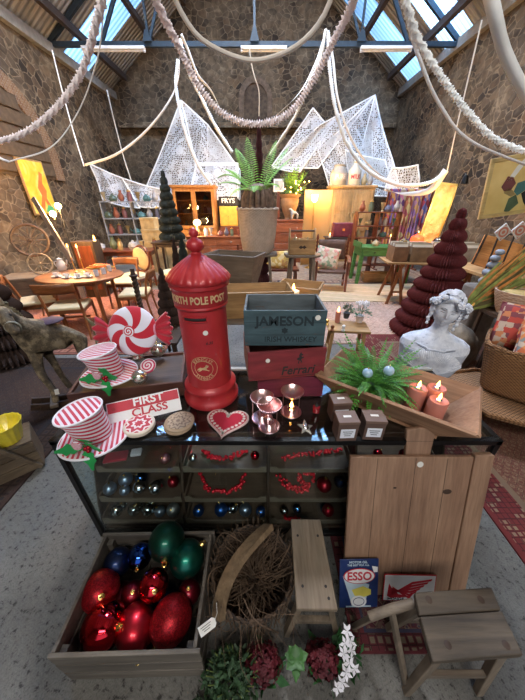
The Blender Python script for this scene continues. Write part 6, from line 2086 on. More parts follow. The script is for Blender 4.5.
for x_, lab in ((1.93, 'small pale figurine by the grey jar, left of two'), (2.04, 'small pale figurine by the grey jar, right of two')):
    t = T('figurine', lab, 'figurine', (x_ + .18, 9.55, 2.247), 0)
    m = MB(); m.lathe([(.05, 0), (.055, .02), (.03, .1), (.045, .2), (.035, .27), (.018, .3), (.032, .34), (.03, .38), (.005, .41)], 20); m.build('body', CREAM, t)
for (x_, ci, lab) in ((3.12, 2, 'sand coloured jug at the right end of the pine cupboard top'), (3.3, 4, 'white vase at the right end of the pine cupboard top')):
    trinket(0, ci, (x_, 9.6, 2.247), lab, 1.6)
table('side_table', 'dark side table holding the open wine red case before the pine cupboard', 'table', (2.3, 8.35, 0), 0, .95, .5, .9, (W_DARK, W_DARKZ))
t = T('trunk', 'wine red leather case standing on the dark side table', 'case', (2.3, 8.35, .902))
m = MB(); m.box((0, 0, .19), (.56, .3, .36)); m.build('body', plain('wine_leather', (.2, .03, .045), .5, var=.25), t, .02)
m = MB(); m.box((0, -.155, .2), (.06, .01, .06)); m.build('clasp', BRASS, t)
t = T('tealight', 'lit tealight on the dark side table left of the wine red case', 'candle', (1.93, 8.2, .902))
m = MB(); m.lathe([(.03, 0), (.032, .06), (.001, .055)], 18); m.build('cup', WAXW, t); flame(t, .055, 2)

# ---- green desk and rack
t = T('green_desk', 'bright green painted desk with two drawers and square legs', 'desk', (2.93, 6.8, 0))
GP = painted('green_paint', (.055, .19, .045), .72, (.3, .3, .15))
m = MB(); m.box((0, 0, .84), (1.3, .58, .035)); m.build('desktop', GP, t, .004)
m = MB(); m.box((0, .27, .74), (1.22, .02, .18)); m.box((-.6, 0, .74), (.02, .54, .18)); m.box((.6, 0, .74), (.02, .54, .18)); m.box((0, 0, .66), (1.22, .54, .015)); m.build('case', GP, t, .003)
m = MB(); m.box((-.64, 0, .9), (.03, .58, .11)); m.box((.64, 0, .9), (.03, .58, .11)); m.build('end_rail', GP, t, .003)
for s in (-1, 1):
    m = MB(); m.box((s * .3, -.275, .74), (.56, .025, .15)); d_ = m.build('drawer', GP, t, .006)
    m = MB(); m.sph((s * .3, -.298, .74), .018, n=10, m=6); m.build('knob', INK, d_)
for sx in (-1, 1):
    for sy in (-1, 1):
        m = MB(); m.bar((sx * .58, sy * .24, .66), (sx * .6, sy * .25, 0), .085, .085, (0, 1, 0), .07, .07); m.build('leg', GP, t, .004)
t = T('display_rack', 'dark wooden two shelf rack with trinkets standing behind the green desk', 'rack', (2.88, 7.4, 0))
m = MB()
for z in (.3, .98, 1.25, 1.56): m.box((0, 0, z), (1.08, .3, .025))
for x_ in (-.53, 0, .53): m.box((x_, 0, .82), (.025, .28, 1.5))
m.build('shelves', W_MAH, t, .003)
m = MB()
for sx in (-.5, .5): m.box((sx, 0, .04), (.05, .28, .07))
m.build('feet', W_MAH, t)
k = 0
for z_, rowz in ((.994, 'lower'), (1.264, 'middle'), (1.574, 'top')):
    for q in range(5):
        x_ = 2.88 - .42 + q * .21
        if abs(x_ - 2.88) < .03: x_ += .08
        kd, ci = (k * 2 + q) % 4, (k * 3 + q * 5 + 2) % 8
        trinket(kd, ci, (x_, 7.38, z_), '%s %s on the %s shelf of the dark rack, %s from the left' % (CN[ci], VN[kd], rowz, ORD[q]), 1.0 if rowz != 'top' else 1.25, 'trinkets on the dark rack')
    k += 1
t = T('candlestick', 'small lit candle on the green desk', 'candlestick', (3.0, 6.7, .858))
cstick(t, .06)
trinket(3, 2, (2.7, 6.75, .858), 'sand coloured teapot on the green desk', 1.1)
trinket(3, 6, (3.35, 6.75, .858), 'ochre teapot on the right of the green desk', 1.4)
t = T('wooden_bowl_box', 'long low wooden trough on the floor under the green desk', 'trough', (2.9, 6.75, .012))
bin_('wooden_trough', 'long low wooden trough on the floor under the green desk', 'trough', (2.95, 6.75, .012), 0, .9, .3, .22, .06, W_PINE)
bpy.data.objects.remove(t)

# ---- hanging textiles
FAB = [((.55, .12, .12), (.6, .3, .1), (.2, .12, .3)), ((.25, .1, .3), (.55, .2, .35), (.5, .4, .3)), ((.6, .22, .12), (.35, .08, .1), (.6, .45, .2)), ((.5, .25, .4), (.3, .15, .35), (.62, .35, .15)), ((.5, .08, .12), (.6, .3, .2), (.15, .15, .35))]
t = T('clothes_rail', 'wooden rail holding colourful folded textiles behind the rack', 'rail', (3.95, 8.2, 0))
m = MB(); m.tube([(-.6, 0, 2.05), (.6, 0, 2.05)], .02, 10); m.build('rail', W_MAH, t)
for s in (-1, 1):
    m = MB(); m.bar((s * .58, 0, 2.05), (s * .58, 0, .05), .04, .04, (0, 1, 0)); m.build('post', W_MAHZ, t)
    m = MB(); m.bar((s * .58, -.2, .025), (s * .58, .2, .025), .05, .05); m.build('foot', W_MAH, t)
for i in range(5):
    t = T('textile', '%s patterned textile hanging on the rail, %s from the left' % (['red and orange', 'purple and pink', 'orange and dark red', 'mauve and violet', 'crimson and navy'][i], ORD[i]), 'textile', (3.95 - .44 + .22 * i, 8.2, .72), 0, 'textiles on the wooden rail')
    m = MB()
    def g_(u, v, s):
        y = .055 * s * (1 - .1 * v) + .02 * sin(u * 14 + i) * (1 - v)
        return ((u - .5) * .2, y, 1.33 * v + .02)
    m.grid(lambda u, v: g_(u, v, -1), 16, 12); m.grid(lambda u, v: g_(u, v, 1), 16, 12)
    m.grid(lambda u, v: ((u - .5) * .2, .05 * cos(pi * v) * -1, 1.35 + .028 * sin(pi * v)), 16, 6)
    m.build('cloth', blobs('textile_%s' % ['red', 'purple', 'rust', 'mauve', 'crimson'][i], list(FAB[i]) + [sh(FAB[i][0], .5)], 13, mp=(1, 1, .5)), t)

# ---- trestle table with crates of prints
t = T('trestle_table', 'plank table on A frame trestles carrying boxes of prints', 'table', (3.2, 5.2, 0), -.12)
m = MB(); m.box((0, 0, .78), (1.75, .62, .03)); m.build('tabletop', W_PINE, t, .003)
for sx in (-1, 1):
    m = MB(); m.box((sx * .6, 0, .745), (.06, .6, .04)); m.build('trestle_bar', W_TEAK, t)
    for sy in (-1, 1):
        for dx in (-.0,):
            m = MB(); m.bar((sx * .6 + .02, sy * .22, .75), (sx * .6 - .14, sy * .3, 0), .05, .035, (0, 1, 0)); m.build('leg', W_TEAKZ, t, .002)
            m = MB(); m.bar((sx * .6 - .02, sy * .22, .75), (sx * .6 + .14, sy * .3, 0), .05, .035, (0, 1, 0)); m.build('leg', W_TEAKZ, t, .002)
        m = MB(); m.bar((sx * .6 - .1, sy * .275, .25), (sx * .6 + .1, sy * .275, .25), .03, .03); m.build('cross_bar', W_TEAK, t)
for i, (x_, w_, ci, lab) in enumerate(((-.66, .26, 6, 'small brown box of papers at the left end of the trestle table'), (-.30, .38, 2, 'box of prints on the trestle table, second from the left'), (.12, .36, 7, 'grey box of prints in the middle of the trestle table'), (.55, .38, 4, 'pale box of prints at the right of the trestle table'))):
    px_, py_ = 3.2 + x_ * cos(.12), 5.17 - x_ * sin(.12)
    t = T('print_box', lab, 'box', (px_, py_, .797), -.12, 'boxes of prints on the trestle table')
    h_ = .26
    m = MB()
    for s in (-1, 1): m.box((0, s * .2, h_ / 2), (w_, .012, h_)); m.box((s * (w_ / 2 - .006), 0, h_ / 2), (.012, .388, h_))
    m.box((0, 0, .006), (w_ - .03, .38, .012)); m.build('box', plain('print_box_%s' % ORD[i], [(.2, .1, .05), (.22, .14, .08), (.17, .15, .14), (.34, .3, .25)][i], .7, var=.25), t, .002)
    for q in range(9):
        m = MB(); m.box((0, -.16 + q * .038, .16 + .01 * (q % 3)), (w_ - .04, .006, .28), (radians(-10), 0, 0)); m.build('print_sheet', [PAPER, COLM[2], COLM[4], WHITE][q % 4], t)
table('side_table', 'low table hidden behind the trestle carrying the red lamp and brass panel', 'table', (3.75, 5.95, 0), 0, 1.5, .6, .9, (W_MAH, W_MAHZ))
t = T('flower_basket', 'dark wicker basket lying on the floor under the trestle table', 'basket', (3.1, 5.15, .18), rot=(radians(60), 0, .3))
m = MB(); m.lathe([(.12, -.1), (.2, 0), (.23, .1), (.22, .1), (.18, 0), (.001, -.08)], 40, mod=lambda a, r, z: r * (1 + .03 * sin(a * 24)), cap=False); m.build('body', DWICK, t)
m = MB(); m.tube([(.22 * cos(a), 0, .1 + .3 * sin(a)) for a in [pi * i / 16 for i in range(17)]], .014, 8); m.build('handle', DWICK, t)
t = T('red_lamp', 'glowing red glass lamp on the table behind the prints', 'lamp', (3.18, 5.85, .902))
REDG = plain('red_glow_glass', (.7, .04, .02), .2, emit=(1, .08, .02), es=1.6, bump=0)
m = MB(); m.lathe([(.05, 0), (.06, .02), (.1, .1), (.13, .18), (.12, .24), (.06, .28), (.03, .3)], 28); m.build('shade', REDG, t)
m = MB(); m.lathe([(.03, .3), (.035, .33), (.01, .36)], 14); m.build('cap', BRASS, t)
t = T('black_gramophone', 'round black enamel object beside the red lamp', 'ornament', (3.6, 5.8, .902))
m = MB(); m.sph((0, 0, .13), .12, n=24, m=16); m.build('ball', plain('black_enamel', (.015, .02, .025), .2, coat=.5), t)
m = MB(); m.lathe([(.07, 0), (.05, .03)], 20); m.build('foot', BRASS, t)
t = T('brass_panel', 'tall brass relief panel lit warm yellow, leaning at the right wall', 'panel', (3.5, 6.05, .905), rot=(radians(-10), radians(7), radians(-18)))
t.scale = (.8, 1, 1)
n = NT('brass_relief')
c = n.ramp(n.noise(6, None, 4), [(.35, (.65, .36, .1)), (.65, (.9, .66, .3))])
m = MB(); m.box((0, 0, .6), (.42, .04, 1.2)); m.build('panel', n.bsdf(c, .45, .3, n.noise(8, None, 6), 1, .06), t, .006)
m = MB()
for s in (-1, 1): m.box((s * .21, 0, .6), (.04, .06, 1.24))
m.box((0, 0, .0), (.46, .06, .04)); m.box((0, 0, 1.2), (.46, .06, .04)); m.build('frame', BRASS, t, .004)
t = T('spot_lamp', 'small black spotlight clamped above the brass panel', 'lamp', (3.62, 5.6, 2.1), rot=(0, 0, .3))
m = MB(); m.lathe([(.03, .08), (.045, .05), (.06, -.05), (.055, -.05), (.04, .04), (.001, .06)], 20, cap=False); m.build('head', BLK, t)
m = MB(); m.tube([(0, 0, .08), (.0, .05, .12), (.0, .1, .0), (0, .12, -1.2)], .008, 6); m.build('arm', BLK, t)
light('spot_lamp_light', 'POINT', (3.55, 5.55, 1.85), 20, (1, .62, .25), .06)
light('red_lamp_light', 'POINT', (3.1, 5.55, 1.2), 9, (1, .25, .08), .08)

# ---- right wall: picture, tiles, boards
t = T('framed_picture', 'large yellow framed picture of a leaping figure at the upper right', 'picture', (3.63, 4.30, 1.62), rot=(radians(3), radians(-9), radians(-8)))
n = NT('ochre_canvas')
c = n.ramp(n.noise(3, None, 3), [(.3, (.62, .42, .14)), (.7, (.78, .58, .24))])
m = MB(); m.box((0, 0, .35), (.86, .012, .68)); m.build('canvas', n.bsdf(c, .6), t)
m = MB()
for s in (-1, 1): m.box((s * .43, -.005, .35), (.05, .04, .74)); m.box((0, -.005, .35 + s * .345), (.88, .04, .05))
m.build('frame', wood('gilt_pine', (.55, .38, .14), (.72, .55, .25), 'X'), t, .005)
F2 = ((1, 0, 0), (0, 0, 1))
for poly, mm, nm in (([(-.2, .42), (-.12, .58), (-.05, .66), (-.02, .62), (-.09, .5), (-.14, .42)], PAPER, 'white_sleeve'), ([(-.25, .36), (-.2, .48), (-.13, .46), (-.08, .38), (-.12, .3), (-.2, .3)], COLM[3], 'figure_head'),
                     ([(-.17, .34), (-.1, .3), (-.05, .24), (-.1, .22), (-.2, .28)], COLM[6], 'figure_arm'), ([(-.06, .38), (.06, .4), (.07, .28), (-.02, .22), (-.08, .28)], COLM[1], 'teal_bodice'), ([(.02, .24), (.08, .28), (.2, .2), (.26, .05), (.16, .02), (.08, .12)], INK, 'dark_skirt'), ([(-.12, .2), (-.04, .24), (.02, .12), (-.08, .02), (-.14, .04)], COLM[5], 'figure_leg')):
    m = MB(); m.prism(poly, .003, (0, -.0065, 0), *F2); m.build(nm, mm, t)
t = T('green_lamp', 'small glowing green glass lamp before the yellow picture', 'lamp', (3.58, 3.85, 1.62))
m = MB(); m.sph((0, 0, .06), .055, (1, 1, 1.2), 16, 12); m.build('shade', plain('green_glow', (.02, .6, .25), .2, emit=(.02, 1, .35), es=1.2, bump=0), t)
m = MB(); m.lathe([(.05, -.72), (.012, -.68), (.01, -.01), (.03, 0)], 14); m.build('stand', INK, t)
t = T('black_figurine', 'black silhouette ornament right of the green glass lamp', 'ornament', (3.78, 3.85, .9))
m = MB(); m.lathe([(.06, 0), (.02, .04), (.015, .5), (.05, .56), (.1, .7), (.06, .82), (.08, .95), (.09, 1.04), (.02, 1.12)], 18); m.build('body', INK, t)
t = T('plank_table', 'long plank table along the right wall with leaning orange boards', 'table', (3.6, 3.95, 0), .0)
m = MB(); m.box((0, 0, .87), (1.2, 1.1, .04)); m.build('tabletop', W_PINE, t, .004)
for sx in (-1, 1):
    for sy in (-1, 1):
        m = MB(); m.bar((sx * .52, sy * .48, .85), (sx * .55, sy * .5, 0), .06, .06, (0, 1, 0)); m.build('leg', W_PINEZ, t)
W_ORB = wood('orange_board', (.5, .18, .04), (.75, .34, .1), 'X')
for i, (p_, rr_, w_, h_, lab) in enumerate((((2.98, 2.75, .0), (radians(-15), 0, -.35), .34, .95, 'orange wooden board standing left of the cairn of stones'), ((3.33, 3.9, .892), (radians(-20), radians(14), -.3), .62, .42, 'broad orange board leaning beneath the diamond tiles'))):
    t = T('wooden_board', lab, 'board', p_, rot=rr_)
    m = MB(); m.box((0, 0, h_ / 2), (w_, .025, h_)); m.build('board', W_ORB, t, .004)
    m = MB(); m.box((-w_ / 2 + .015, -.014, h_ / 2), (.03, .006, h_)); m.build('edge_strip', W_DARKZ, t)
TILE = rings('tile_pattern', 26, (.5, .16, .1), (.55, .5, .42), .55, 0, 2)
for i, (x_, z_, lab) in enumerate(((3.02, 1.42, 'diamond hung red and white tile, left of two below the picture'), (3.22, 1.44, 'diamond hung red and white tile, right of two below the picture'))):
    t = T('wall_tile', lab, 'tile', (x_, 3.62, z_), rot=(0, radians(42), 0), group='diamond tiles below the picture')
    m = MB(); m.box((0, 0, 0), (.15, .014, .15)); m.build('frame_tile', WHITE, t, .003)
    m = MB(); m.box((0, -.008, 0), (.13, .003, .13)); m.build('tile_face', TILE, t)
t = T('tile_stand', 'thin dark stand holding the two diamond tiles', 'stand', (3.12, 3.66, .892))
m = MB(); m.bar((-.1, 0, 0), (-.1, 0, .6), .015, .015, (0, 1, 0)); m.bar((.1, 0, 0), (.1, 0, .6), .015, .015, (0, 1, 0)); m.bar((-.1, 0, .5), (.1, 0, .5), .015, .015); m.build('frame', INK, t)

# ---- cairn, husk bouquet, hamper corner
t = T('stone_block', 'rough grey stone block carrying the little cairn', 'stone', (2.53, 2.98, 0))
m = MB(); m.box((0, 0, .46), (.3, .3, .92)); m.build('block', plain('grey_stone', (.22, .19, .16), .9, var=.35, bump=.8), t, .03)
zz = .92
for i, (r_, h_) in enumerate(((.1, .05), (.085, .045), (.075, .04), (.06, .036), (.045, .03))):
    t = T('pebble', 'smooth blue grey pebble of the little cairn, %s' % ['at the bottom', 'second from the bottom', 'in the middle', 'second from the top', 'on the top'][i], 'pebble', (2.53 + .012 * (-1) ** i, 2.98, zz + h_), i * 1.3, 'pebbles of the little cairn')
    m = MB(); m.sph((0, 0, 0), r_, (1, .8, h_ / r_), 20, 12); m.build('stone', plain('blue_pebble', (.22, .25, .3), .5, var=.25) if i == 0 else bpy.data.materials['blue_pebble'], t)
    zz += 2 * h_ - .004
t = T('fabric_sack', 'large grey brown sacks and cushions heaped behind the wicker hamper', 'sack', (2.12, 2.62, 0))
n = NT('sack_cloth'); c = n.ramp(n.noise(12, None, 6), [(.3, (.14, .11, .08)), (.7, (.32, .27, .21))])
m = MB()
for c_, r_, s_ in (((0, 0, .30), .27, (.9, .8, 1.1)), ((.1, .08, .26), .25, (.9, .9, 1.0))):
    m.sph(c_, r_, s_, 32, 20)
m.v = [(x * (1 + .05 * noise.noise(Vector((x, y, z)) * 6)), y * (1 + .05 * noise.noise(Vector((x, y, z)) * 5)), max(0, z + .03 * noise.noise(Vector((x, y, z)) * 7))) for x, y, z in m.v]
m.build('sack', n.bsdf(c, .95, 0, n.noise(90), .5, .01), t)
t = T('husk_bouquet', 'large bundle of green and orange dried husks lying diagonally at the right', 'dried bouquet', (2.12, 2.62, .78), 0)
HG, HO = plain('husk_green', (.26, .3, .08), .7, var=.4, sc=20), plain('husk_orange', (.6, .25, .07), .7, var=.3, sc=20)
rs = random.Random(21)
dirv = Vector((.72, .1, .62)).normalized()
sidev = dirv.cross(Vector((0, 1, 0))).normalized()
for mm, nm, k0 in ((HG, 'green_husks', 46), (HO, 'orange_husks', 26), (plain('husk_dark', (.12, .1, .04), .8, var=.4), 'dark_husks', 20)):
    m = MB()
    for i in range(k0):
        a = rs.uniform(-1, 1); b_ = rs.uniform(-1, 1)
        st = Vector((0, 0, 0)) + dirv * rs.uniform(-.05, .15)
        L = rs.uniform(.3, .78)
        P = spline([st, st + dirv * L * .4 + sidev * a * .1 + Vector((0, b_ * .08, 0)), st + dirv * L + sidev * a * .16 + Vector((0, b_ * .12, .02 * a))], 5)
        s_ = sidev * .024 + Vector((0, .008 * b_, 0))
        vs, fs = [], []
        for j, p in enumerate(P):
            w_ = sin(pi * min(.97, .08 + j / (len(P) - 1) * .9)) ** .7
            vs += [p - s_ * w_, p + Vector((0, -.008, 0)) * w_, p + s_ * w_]
        for j in range(len(P) - 1):
            for q in (0, 1):
                fs.append((j * 3 + q, j * 3 + q + 1, j * 3 + q + 4, j * 3 + q + 3))
        m.add(vs, fs)
    m.build(nm, mm, t)
m = MB(); m.tube([(.0 + .05 * cos(a), .05 * sin(a), .03 + .03 * cos(a)) for a in [2 * pi * i / 16 for i in range(16)]], .01, 6, True); m.build('tie', plain('tie_orange', (.6, .3, .05), .8), t)
t = T('basket_shade', 'pale pleated basket bowl on its own at the right edge', 'basket', (2.42, 2.45, .79))
m = MB(); m.lathe([(.1, 0), (.13, .06), (.17, .18), (.18, .22), (.165, .22), (.12, .05), (.001, .02)], 60, mod=lambda a, r, z: r * (1 + .02 * sin(a * 28)), cap=False); m.build('bowl', weave('pale_wicker', (.45, .3, .2), (.65, .48, .35), 120, 120), t)
m = MB(); m.lathe([(.155, .17), (.1, .21), (.001, .22)], 30, cap=False); m.build('filling', plain('yellow_filling', (.5, .36, .14), .9, var=.4, sc=30), t)
t = T('side_table', 'dark side table under the pale pleated basket bowl', 'table', (2.45, 2.48, 0))
m = MB(); m.box((0, 0, .775), (.4, .3, .03)); m.build('tabletop', W_DARK, t)
for sx in (-1, 1):
    for sy in (-1, 1):
        m = MB(); m.bar((sx * .17, sy * .12, .76), (sx * .17, sy * .12, 0), .03, .03, (0, 1, 0)); m.build('leg', W_DARKZ, t)

WICK = weave('golden_wicker', (.11, .045, .018), (.38, .19, .075), 230, 170)
t = T('wicker_hamper', 'large golden wicker hamper full of kilim cushions at the right', 'basket', (2.27, 1.83, .30), -.72)
m = MB()
def ham(u, v, s=1):
    a = 2 * pi * u
    k = 1 / max(abs(cos(a)) ** 4 + abs(sin(a)) ** 4, 1e-6) ** .25
    w_ = .30 + .09 * v
    d_ = .2 + .08 * v
    return (w_ * k * cos(a) * s, d_ * k * sin(a) * s, .40 * v)
m.grid(lambda u, v: ham(u, v), 96, 12); m.grid(lambda u, v: (ham(u, 0)[0] * v, ham(u, 0)[1] * v, .004), 48, 3)
m.build('basket_body', WICK, t, solid=.012)
m = MB()
for k in range(2):
    m.tube([Vector(ham(i / 90, 1)) + Vector((0, 0, .01 + .014 * k + .005 * sin(i * 1.4 + k * 3))) for i in range(90)], .013, 6, True)
m.build('rim', WICK, t)
m = MB()
for i in range(60):
    P = [Vector(ham(i / 60, v / 5)) * 1.012 for v in range(6)]
    m.tube([(p.x, p.y, .4 * j / 5) for j, p in enumerate(P)], .006, 5)
m.build('stakes', WICK, t)
KIL = blobs('kilim_orange', [(.55, .13, .04), (.2, .24, .22), (.55, .42, .3), (.62, .22, .06), (.3, .03, .03), (.35, .36, .34)], 26, 'MANHATTAN', .12, rt_=(0, 0, .78))
KIL2 = blobs('kilim_red', [(.45, .06, .04), (.5, .38, .28), (.2, .05, .06), (.55, .2, .08)], 22, 'MANHATTAN', .2)
cushion_obj('cushion', 'orange and grey kilim cushion on top of the wicker hamper', 'cushion', (2.24, 1.76, .79), (radians(30), radians(-18), radians(-50)), .5, .42, .2, KIL, 'kilim cushions')
cushion_obj('cushion', 'red kilim cushion wedged at the back of the wicker hamper', 'cushion', (2.27, 2.06, .78), (radians(65), 0, radians(-40)), .46, .4, .16, KIL2, 'kilim cushions')
cushion_obj('cushion', 'kilim cushion behind the orange one at the right edge', 'cushion', (2.62, 1.98, .88), (radians(60), 0, radians(-60)), .46, .42, .16, blobs('kilim_grey', [(.35, .33, .3), (.55, .2, .06), (.5, .42, .3), (.2, .2, .22)], 12, 'MANHATTAN', .2), 'kilim cushions')
t = T('wicker_tray', 'flat octagonal golden wicker tray beneath the hamper', 'tray', (2.12, 1.80, .255), -.5)
n8 = [(.50 * cos(pi / 8 + pi / 4 * i) * 1.0, .40 * sin(pi / 8 + pi / 4 * i)) for i in range(8)]
m = MB(); m.prism(n8, .016); m.build('base', weave_flat('wicker_flat', (.1, .045, .02), (.36, .19, .085), 230, 180), t)
m = MB(); m.tube([Vector((x * 1.0, y * 1.0, .03)) for x, y in n8], .016, 8, True); m.build('rim', WICK, t)
t = T('low_table', 'low dark wooden table under the wicker tray', 'table', (2.18, 1.82, 0), -.5)
m = MB(); m.box((0, 0, .235), (.8, .62, .035)); m.build('tabletop', W_DARK, t)
for sx in (-1, 1):
    for sy in (-1, 1):
        m = MB(); m.box((sx * .36, sy * .27, .11), (.05, .05, .22)); m.build('leg', W_DARKZ, t)

# ---- the bust
t = T('pedestal', 'dark draped pedestal under the white bust', 'pedestal', (1.29, 1.82, 0), -.4)
m = MB(); m.box((0, 0, .27), (.34, .3, .54)); m.build('body', plain('dark_drape', (.03, .03, .035), .9, var=.4), t, .02)
t = T('bust', 'white plaster bust of a woman with flowers in her hair, looking down', 'statue', (1.315, 1.80, .545), -.42)
n = NT('weathered_plaster')
c = n.ramp(n.noise(16, None, 7, rough=.75), [(.30, (.2, .22, .28)), (.40, (.55, .58, .66)), (.6, (.76, .78, .84))])
PLS = n.bsdf(c, .8, 0, n.noise(50), .3, .004)
m = MB()
sect = [(0, .17, .12, 0), (.04, .195, .125, 0), (.10, .215, .13, 0), (.17, .225, .13, 0), (.22, .235, .125, 0), (.265, .225, .11, .004), (.295, .185, .09, .008), (.32, .12, .072, .01), (.345, .075, .06, .01), (.37, .055, .052, .004), (.41, .048, .048, -.008), (.45, .05, .05, -.02)]
N_ = 160
vs, fs = [], []
S2 = []
for i in range(len(sect) - 1):
    for j in range(5):
        u = j / 5
        S2.append(tuple(a * (1 - u) + b_ * u for a, b_ in zip(sect[i], sect[i + 1])))
S2.append(sect[-1])
for z, rx, ry, yo in S2:
    for k in range(N_):
        a = 2 * pi * k / N_
        x, y = rx * cos(a), ry * sin(a) + yo
        front = max(0, -sin(a))
        if z < .31:
            th = atan2(x, z + .06)
            amp = .0 * front ** .5 * min(1, z / .03) * min(1, (.31 - z) / .05) * min(1, abs(x) * 25 + .3)
            d = amp * (abs(sin(th * 10)) * 2 - 1)
            if z > .20:
                nk = max(0, 1 - abs(x) / .10)
                d *= (1 - nk)
            x, y = x * (1 + d * 2.2), y + d * -1.9
            bus = .03 * math.exp(-((abs(x) - .075) / .05) ** 2 - ((z - .185) / .05) ** 2) * front
            y -= bus
        vs.append((x, y, z))
for i in range(len(S2) - 1):
    for k in range(N_):
        fs.append((i * N_ + k, i * N_ + (k + 1) % N_, (i + 1) * N_ + (k + 1) % N_, (i + 1) * N_ + k))
fs += [tuple(range(N_))[::-1], tuple((len(S2) - 1) * N_ + k for k in range(N_))]
m.add(vs, fs)
HE = Euler((radians(4), radians(7), radians(-6))).to_matrix()
hc = Vector((.0, -.045, .525))
HS = Matrix.Scale(1.1, 3)
def headp(t_, a):
    x, y, z = sin(t_) * cos(a), sin(t_) * sin(a), cos(t_)
    r = .088
    p = Vector((x * r * .84, y * r * .98, z * r * 1.22))
    if z < 0: p.x *= 1 - .34 * z * z; p.y *= 1 - .1 * z * z
    f = max(0, -y)
    gx = lambda q, s: math.exp(-(q / s) ** 2)
    if f > .2:
        nose = gx(p.x, .0085) * (gx(p.z + .012, .014) * .022 + gx(p.z - .008, .02) * .011)
        eye = -sum(gx(p.x - s * .029, .013) * gx(p.z - .014, .011) for s in (-1, 1)) * .017
        lid = sum(gx(p.x - s * .029, .010) * gx(p.z - .012, .0065) for s in (-1, 1)) * .009
        brow = sum(gx(p.x - s * .03, .02) * gx(p.z - .031, .007) for s in (-1, 1)) * .005
        lips = gx(p.x, .016) * (gx(p.z + .044, .005) + gx(p.z + .055, .005)) * .008 - gx(p.x, .02) * gx(p.z + .0495, .0025) * .004
        chin = gx(p.x, .018) * gx(p.z + .082, .014) * .008
        cheek = sum(gx(p.x - s * .04, .018) * gx(p.z + .022, .02) for s in (-1, 1)) * .004
        p.y -= (nose + eye + lid + brow + lips + chin + cheek)
    return hc + HE @ (p * 1.1)
mH, nH = 60, 96
vs = [headp(pi * j / mH, 2 * pi * k / nH) for j in range(mH + 1) for k in range(nH)]
fs = [(j * nH + k, (j + 1) * nH + k, (j + 1) * nH + (k + 1) % nH, j * nH + (k + 1) % nH) for j in range(mH) for k in range(nH)]
m.add(vs, fs)
m.tube([(0, .0, .40), (0, -.02, .47), (0, -.03, .5)], .045, 24)
for s in (-1, 1):
    m.sph((s * .18, .0, .225), .055, (1, .95, 1.1), 24, 16)
m.build('body', PLS, t, remesh=.0028)
m = MB()
rs = random.Random(17)
for i in range(150):
    th, a = rs.uniform(.0, 1.9), rs.uniform(-.35, pi + .35)
    p = Vector((sin(th) * cos(a) * .082, sin(th) * sin(a) * .098 + .008, cos(th) * .115))
    q = Vector((-sin(a), cos(a), rs.uniform(-.3, .3))) * rs.uniform(.02, .035)
    m.tube([hc + HE @ HS @ (p - q + p * -.03), hc + HE @ HS @ (p * 1.08 + Vector((0, 0, .004))), hc + HE @ HS @ (p + q + p * -.03)], [.004, .012, .004], 8)
for s in (-1, 1):
    for i in range(16):
        a = s * (.03 * i)
        p = Vector((s * (.01 + .0048 * i), -.078 + .0035 * i, .096 - .0042 * i))
        m.sph(hc + HE @ HS @ p, .015, n=10, m=8)
    for i in range(7):
        m.sph(hc + HE @ HS @ Vector((s * (.079 + .004 * sin(i * 2)), -.02 + .01 * sin(i * 3.0), .0 - i * .017)), .016 - .0008 * i, n=10, m=8)
m.sph(hc + HE @ HS @ Vector((0, .085, .03)), .05, n=16, m=12)
m.build('hair', PLS, t, remesh=.004)
# gathered dress front: ridges fanning out from the waist
def surf(x, z, out=.004):
    rx = max(.02, [a[1] * (1 - q) + b_[1] * q for a, b_, q in [(sect[i], sect[i + 1], (z - sect[i][0]) / (sect[i + 1][0] - sect[i][0])) for i in range(len(sect) - 1) if sect[i][0] <= z <= sect[i + 1][0]][:1]][0])
    ry = [a[2] * (1 - q) + b_[2] * q for a, b_, q in [(sect[i], sect[i + 1], (z - sect[i][0]) / (sect[i + 1][0] - sect[i][0])) for i in range(len(sect) - 1) if sect[i][0] <= z <= sect[i + 1][0]][:1]][0]
    bus = .03 * math.exp(-((abs(x) - .075) / .05) ** 2 - ((z - .185) / .05) ** 2)
    return Vector((x, -ry * sqrt(max(0, 1 - min(1, (x / rx) ** 2))) - bus * (1 if abs(x) < rx * .9 else .2) - out, z))
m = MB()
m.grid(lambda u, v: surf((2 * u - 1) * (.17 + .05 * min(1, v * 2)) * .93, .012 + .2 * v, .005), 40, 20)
plain('grey_shade_wash', (.16, .18, .23), .8, var=.3); m.build('dress', plain('fold_shade_wash', (.42, .45, .52), .8, var=.2), t, solid=.003)  # grey wash base; shade in the grooves between pleats is put into its colour
m = MB()
for i in range(33):
    q = (i - 16) / 16
    ex_, ez_ = q * .205, .237 - .12 * abs(q) ** 3.2
    Pp = []
    for j in range(9):
        u = .1 + .9 * j / 8
        x_, z_ = ex_ * u, .035 + (ez_ - .035) * u
        Pp.append(surf(max(-.2, min(.2, x_)), max(.005, z_), .013))
    m.tube(Pp, lambda u: .0035 + .0065 * u, 7)
m.build('pleats', PLS, t)
m = MB(); m.tube([surf(x_, .245 + .22 * abs(x_) ** 1.1 if abs(x_) > .06 else .245, .010) for x_ in [(-.13 + .26 * i / 24) for i in range(25)]], .0055, 7); m.build('neckline', PLS, t)
GW = bpy.data.materials['grey_shade_wash']
m = MB(); m.tube([surf(x_, .236 + .22 * abs(x_) ** 1.1 if abs(x_) > .06 else .236, .011) for x_ in [(-.12 + .24 * i / 24) for i in range(25)]], .003, 5); m.build('neckline_painted_shade', GW, t)  # grey line painted in as the shade just below the neckline
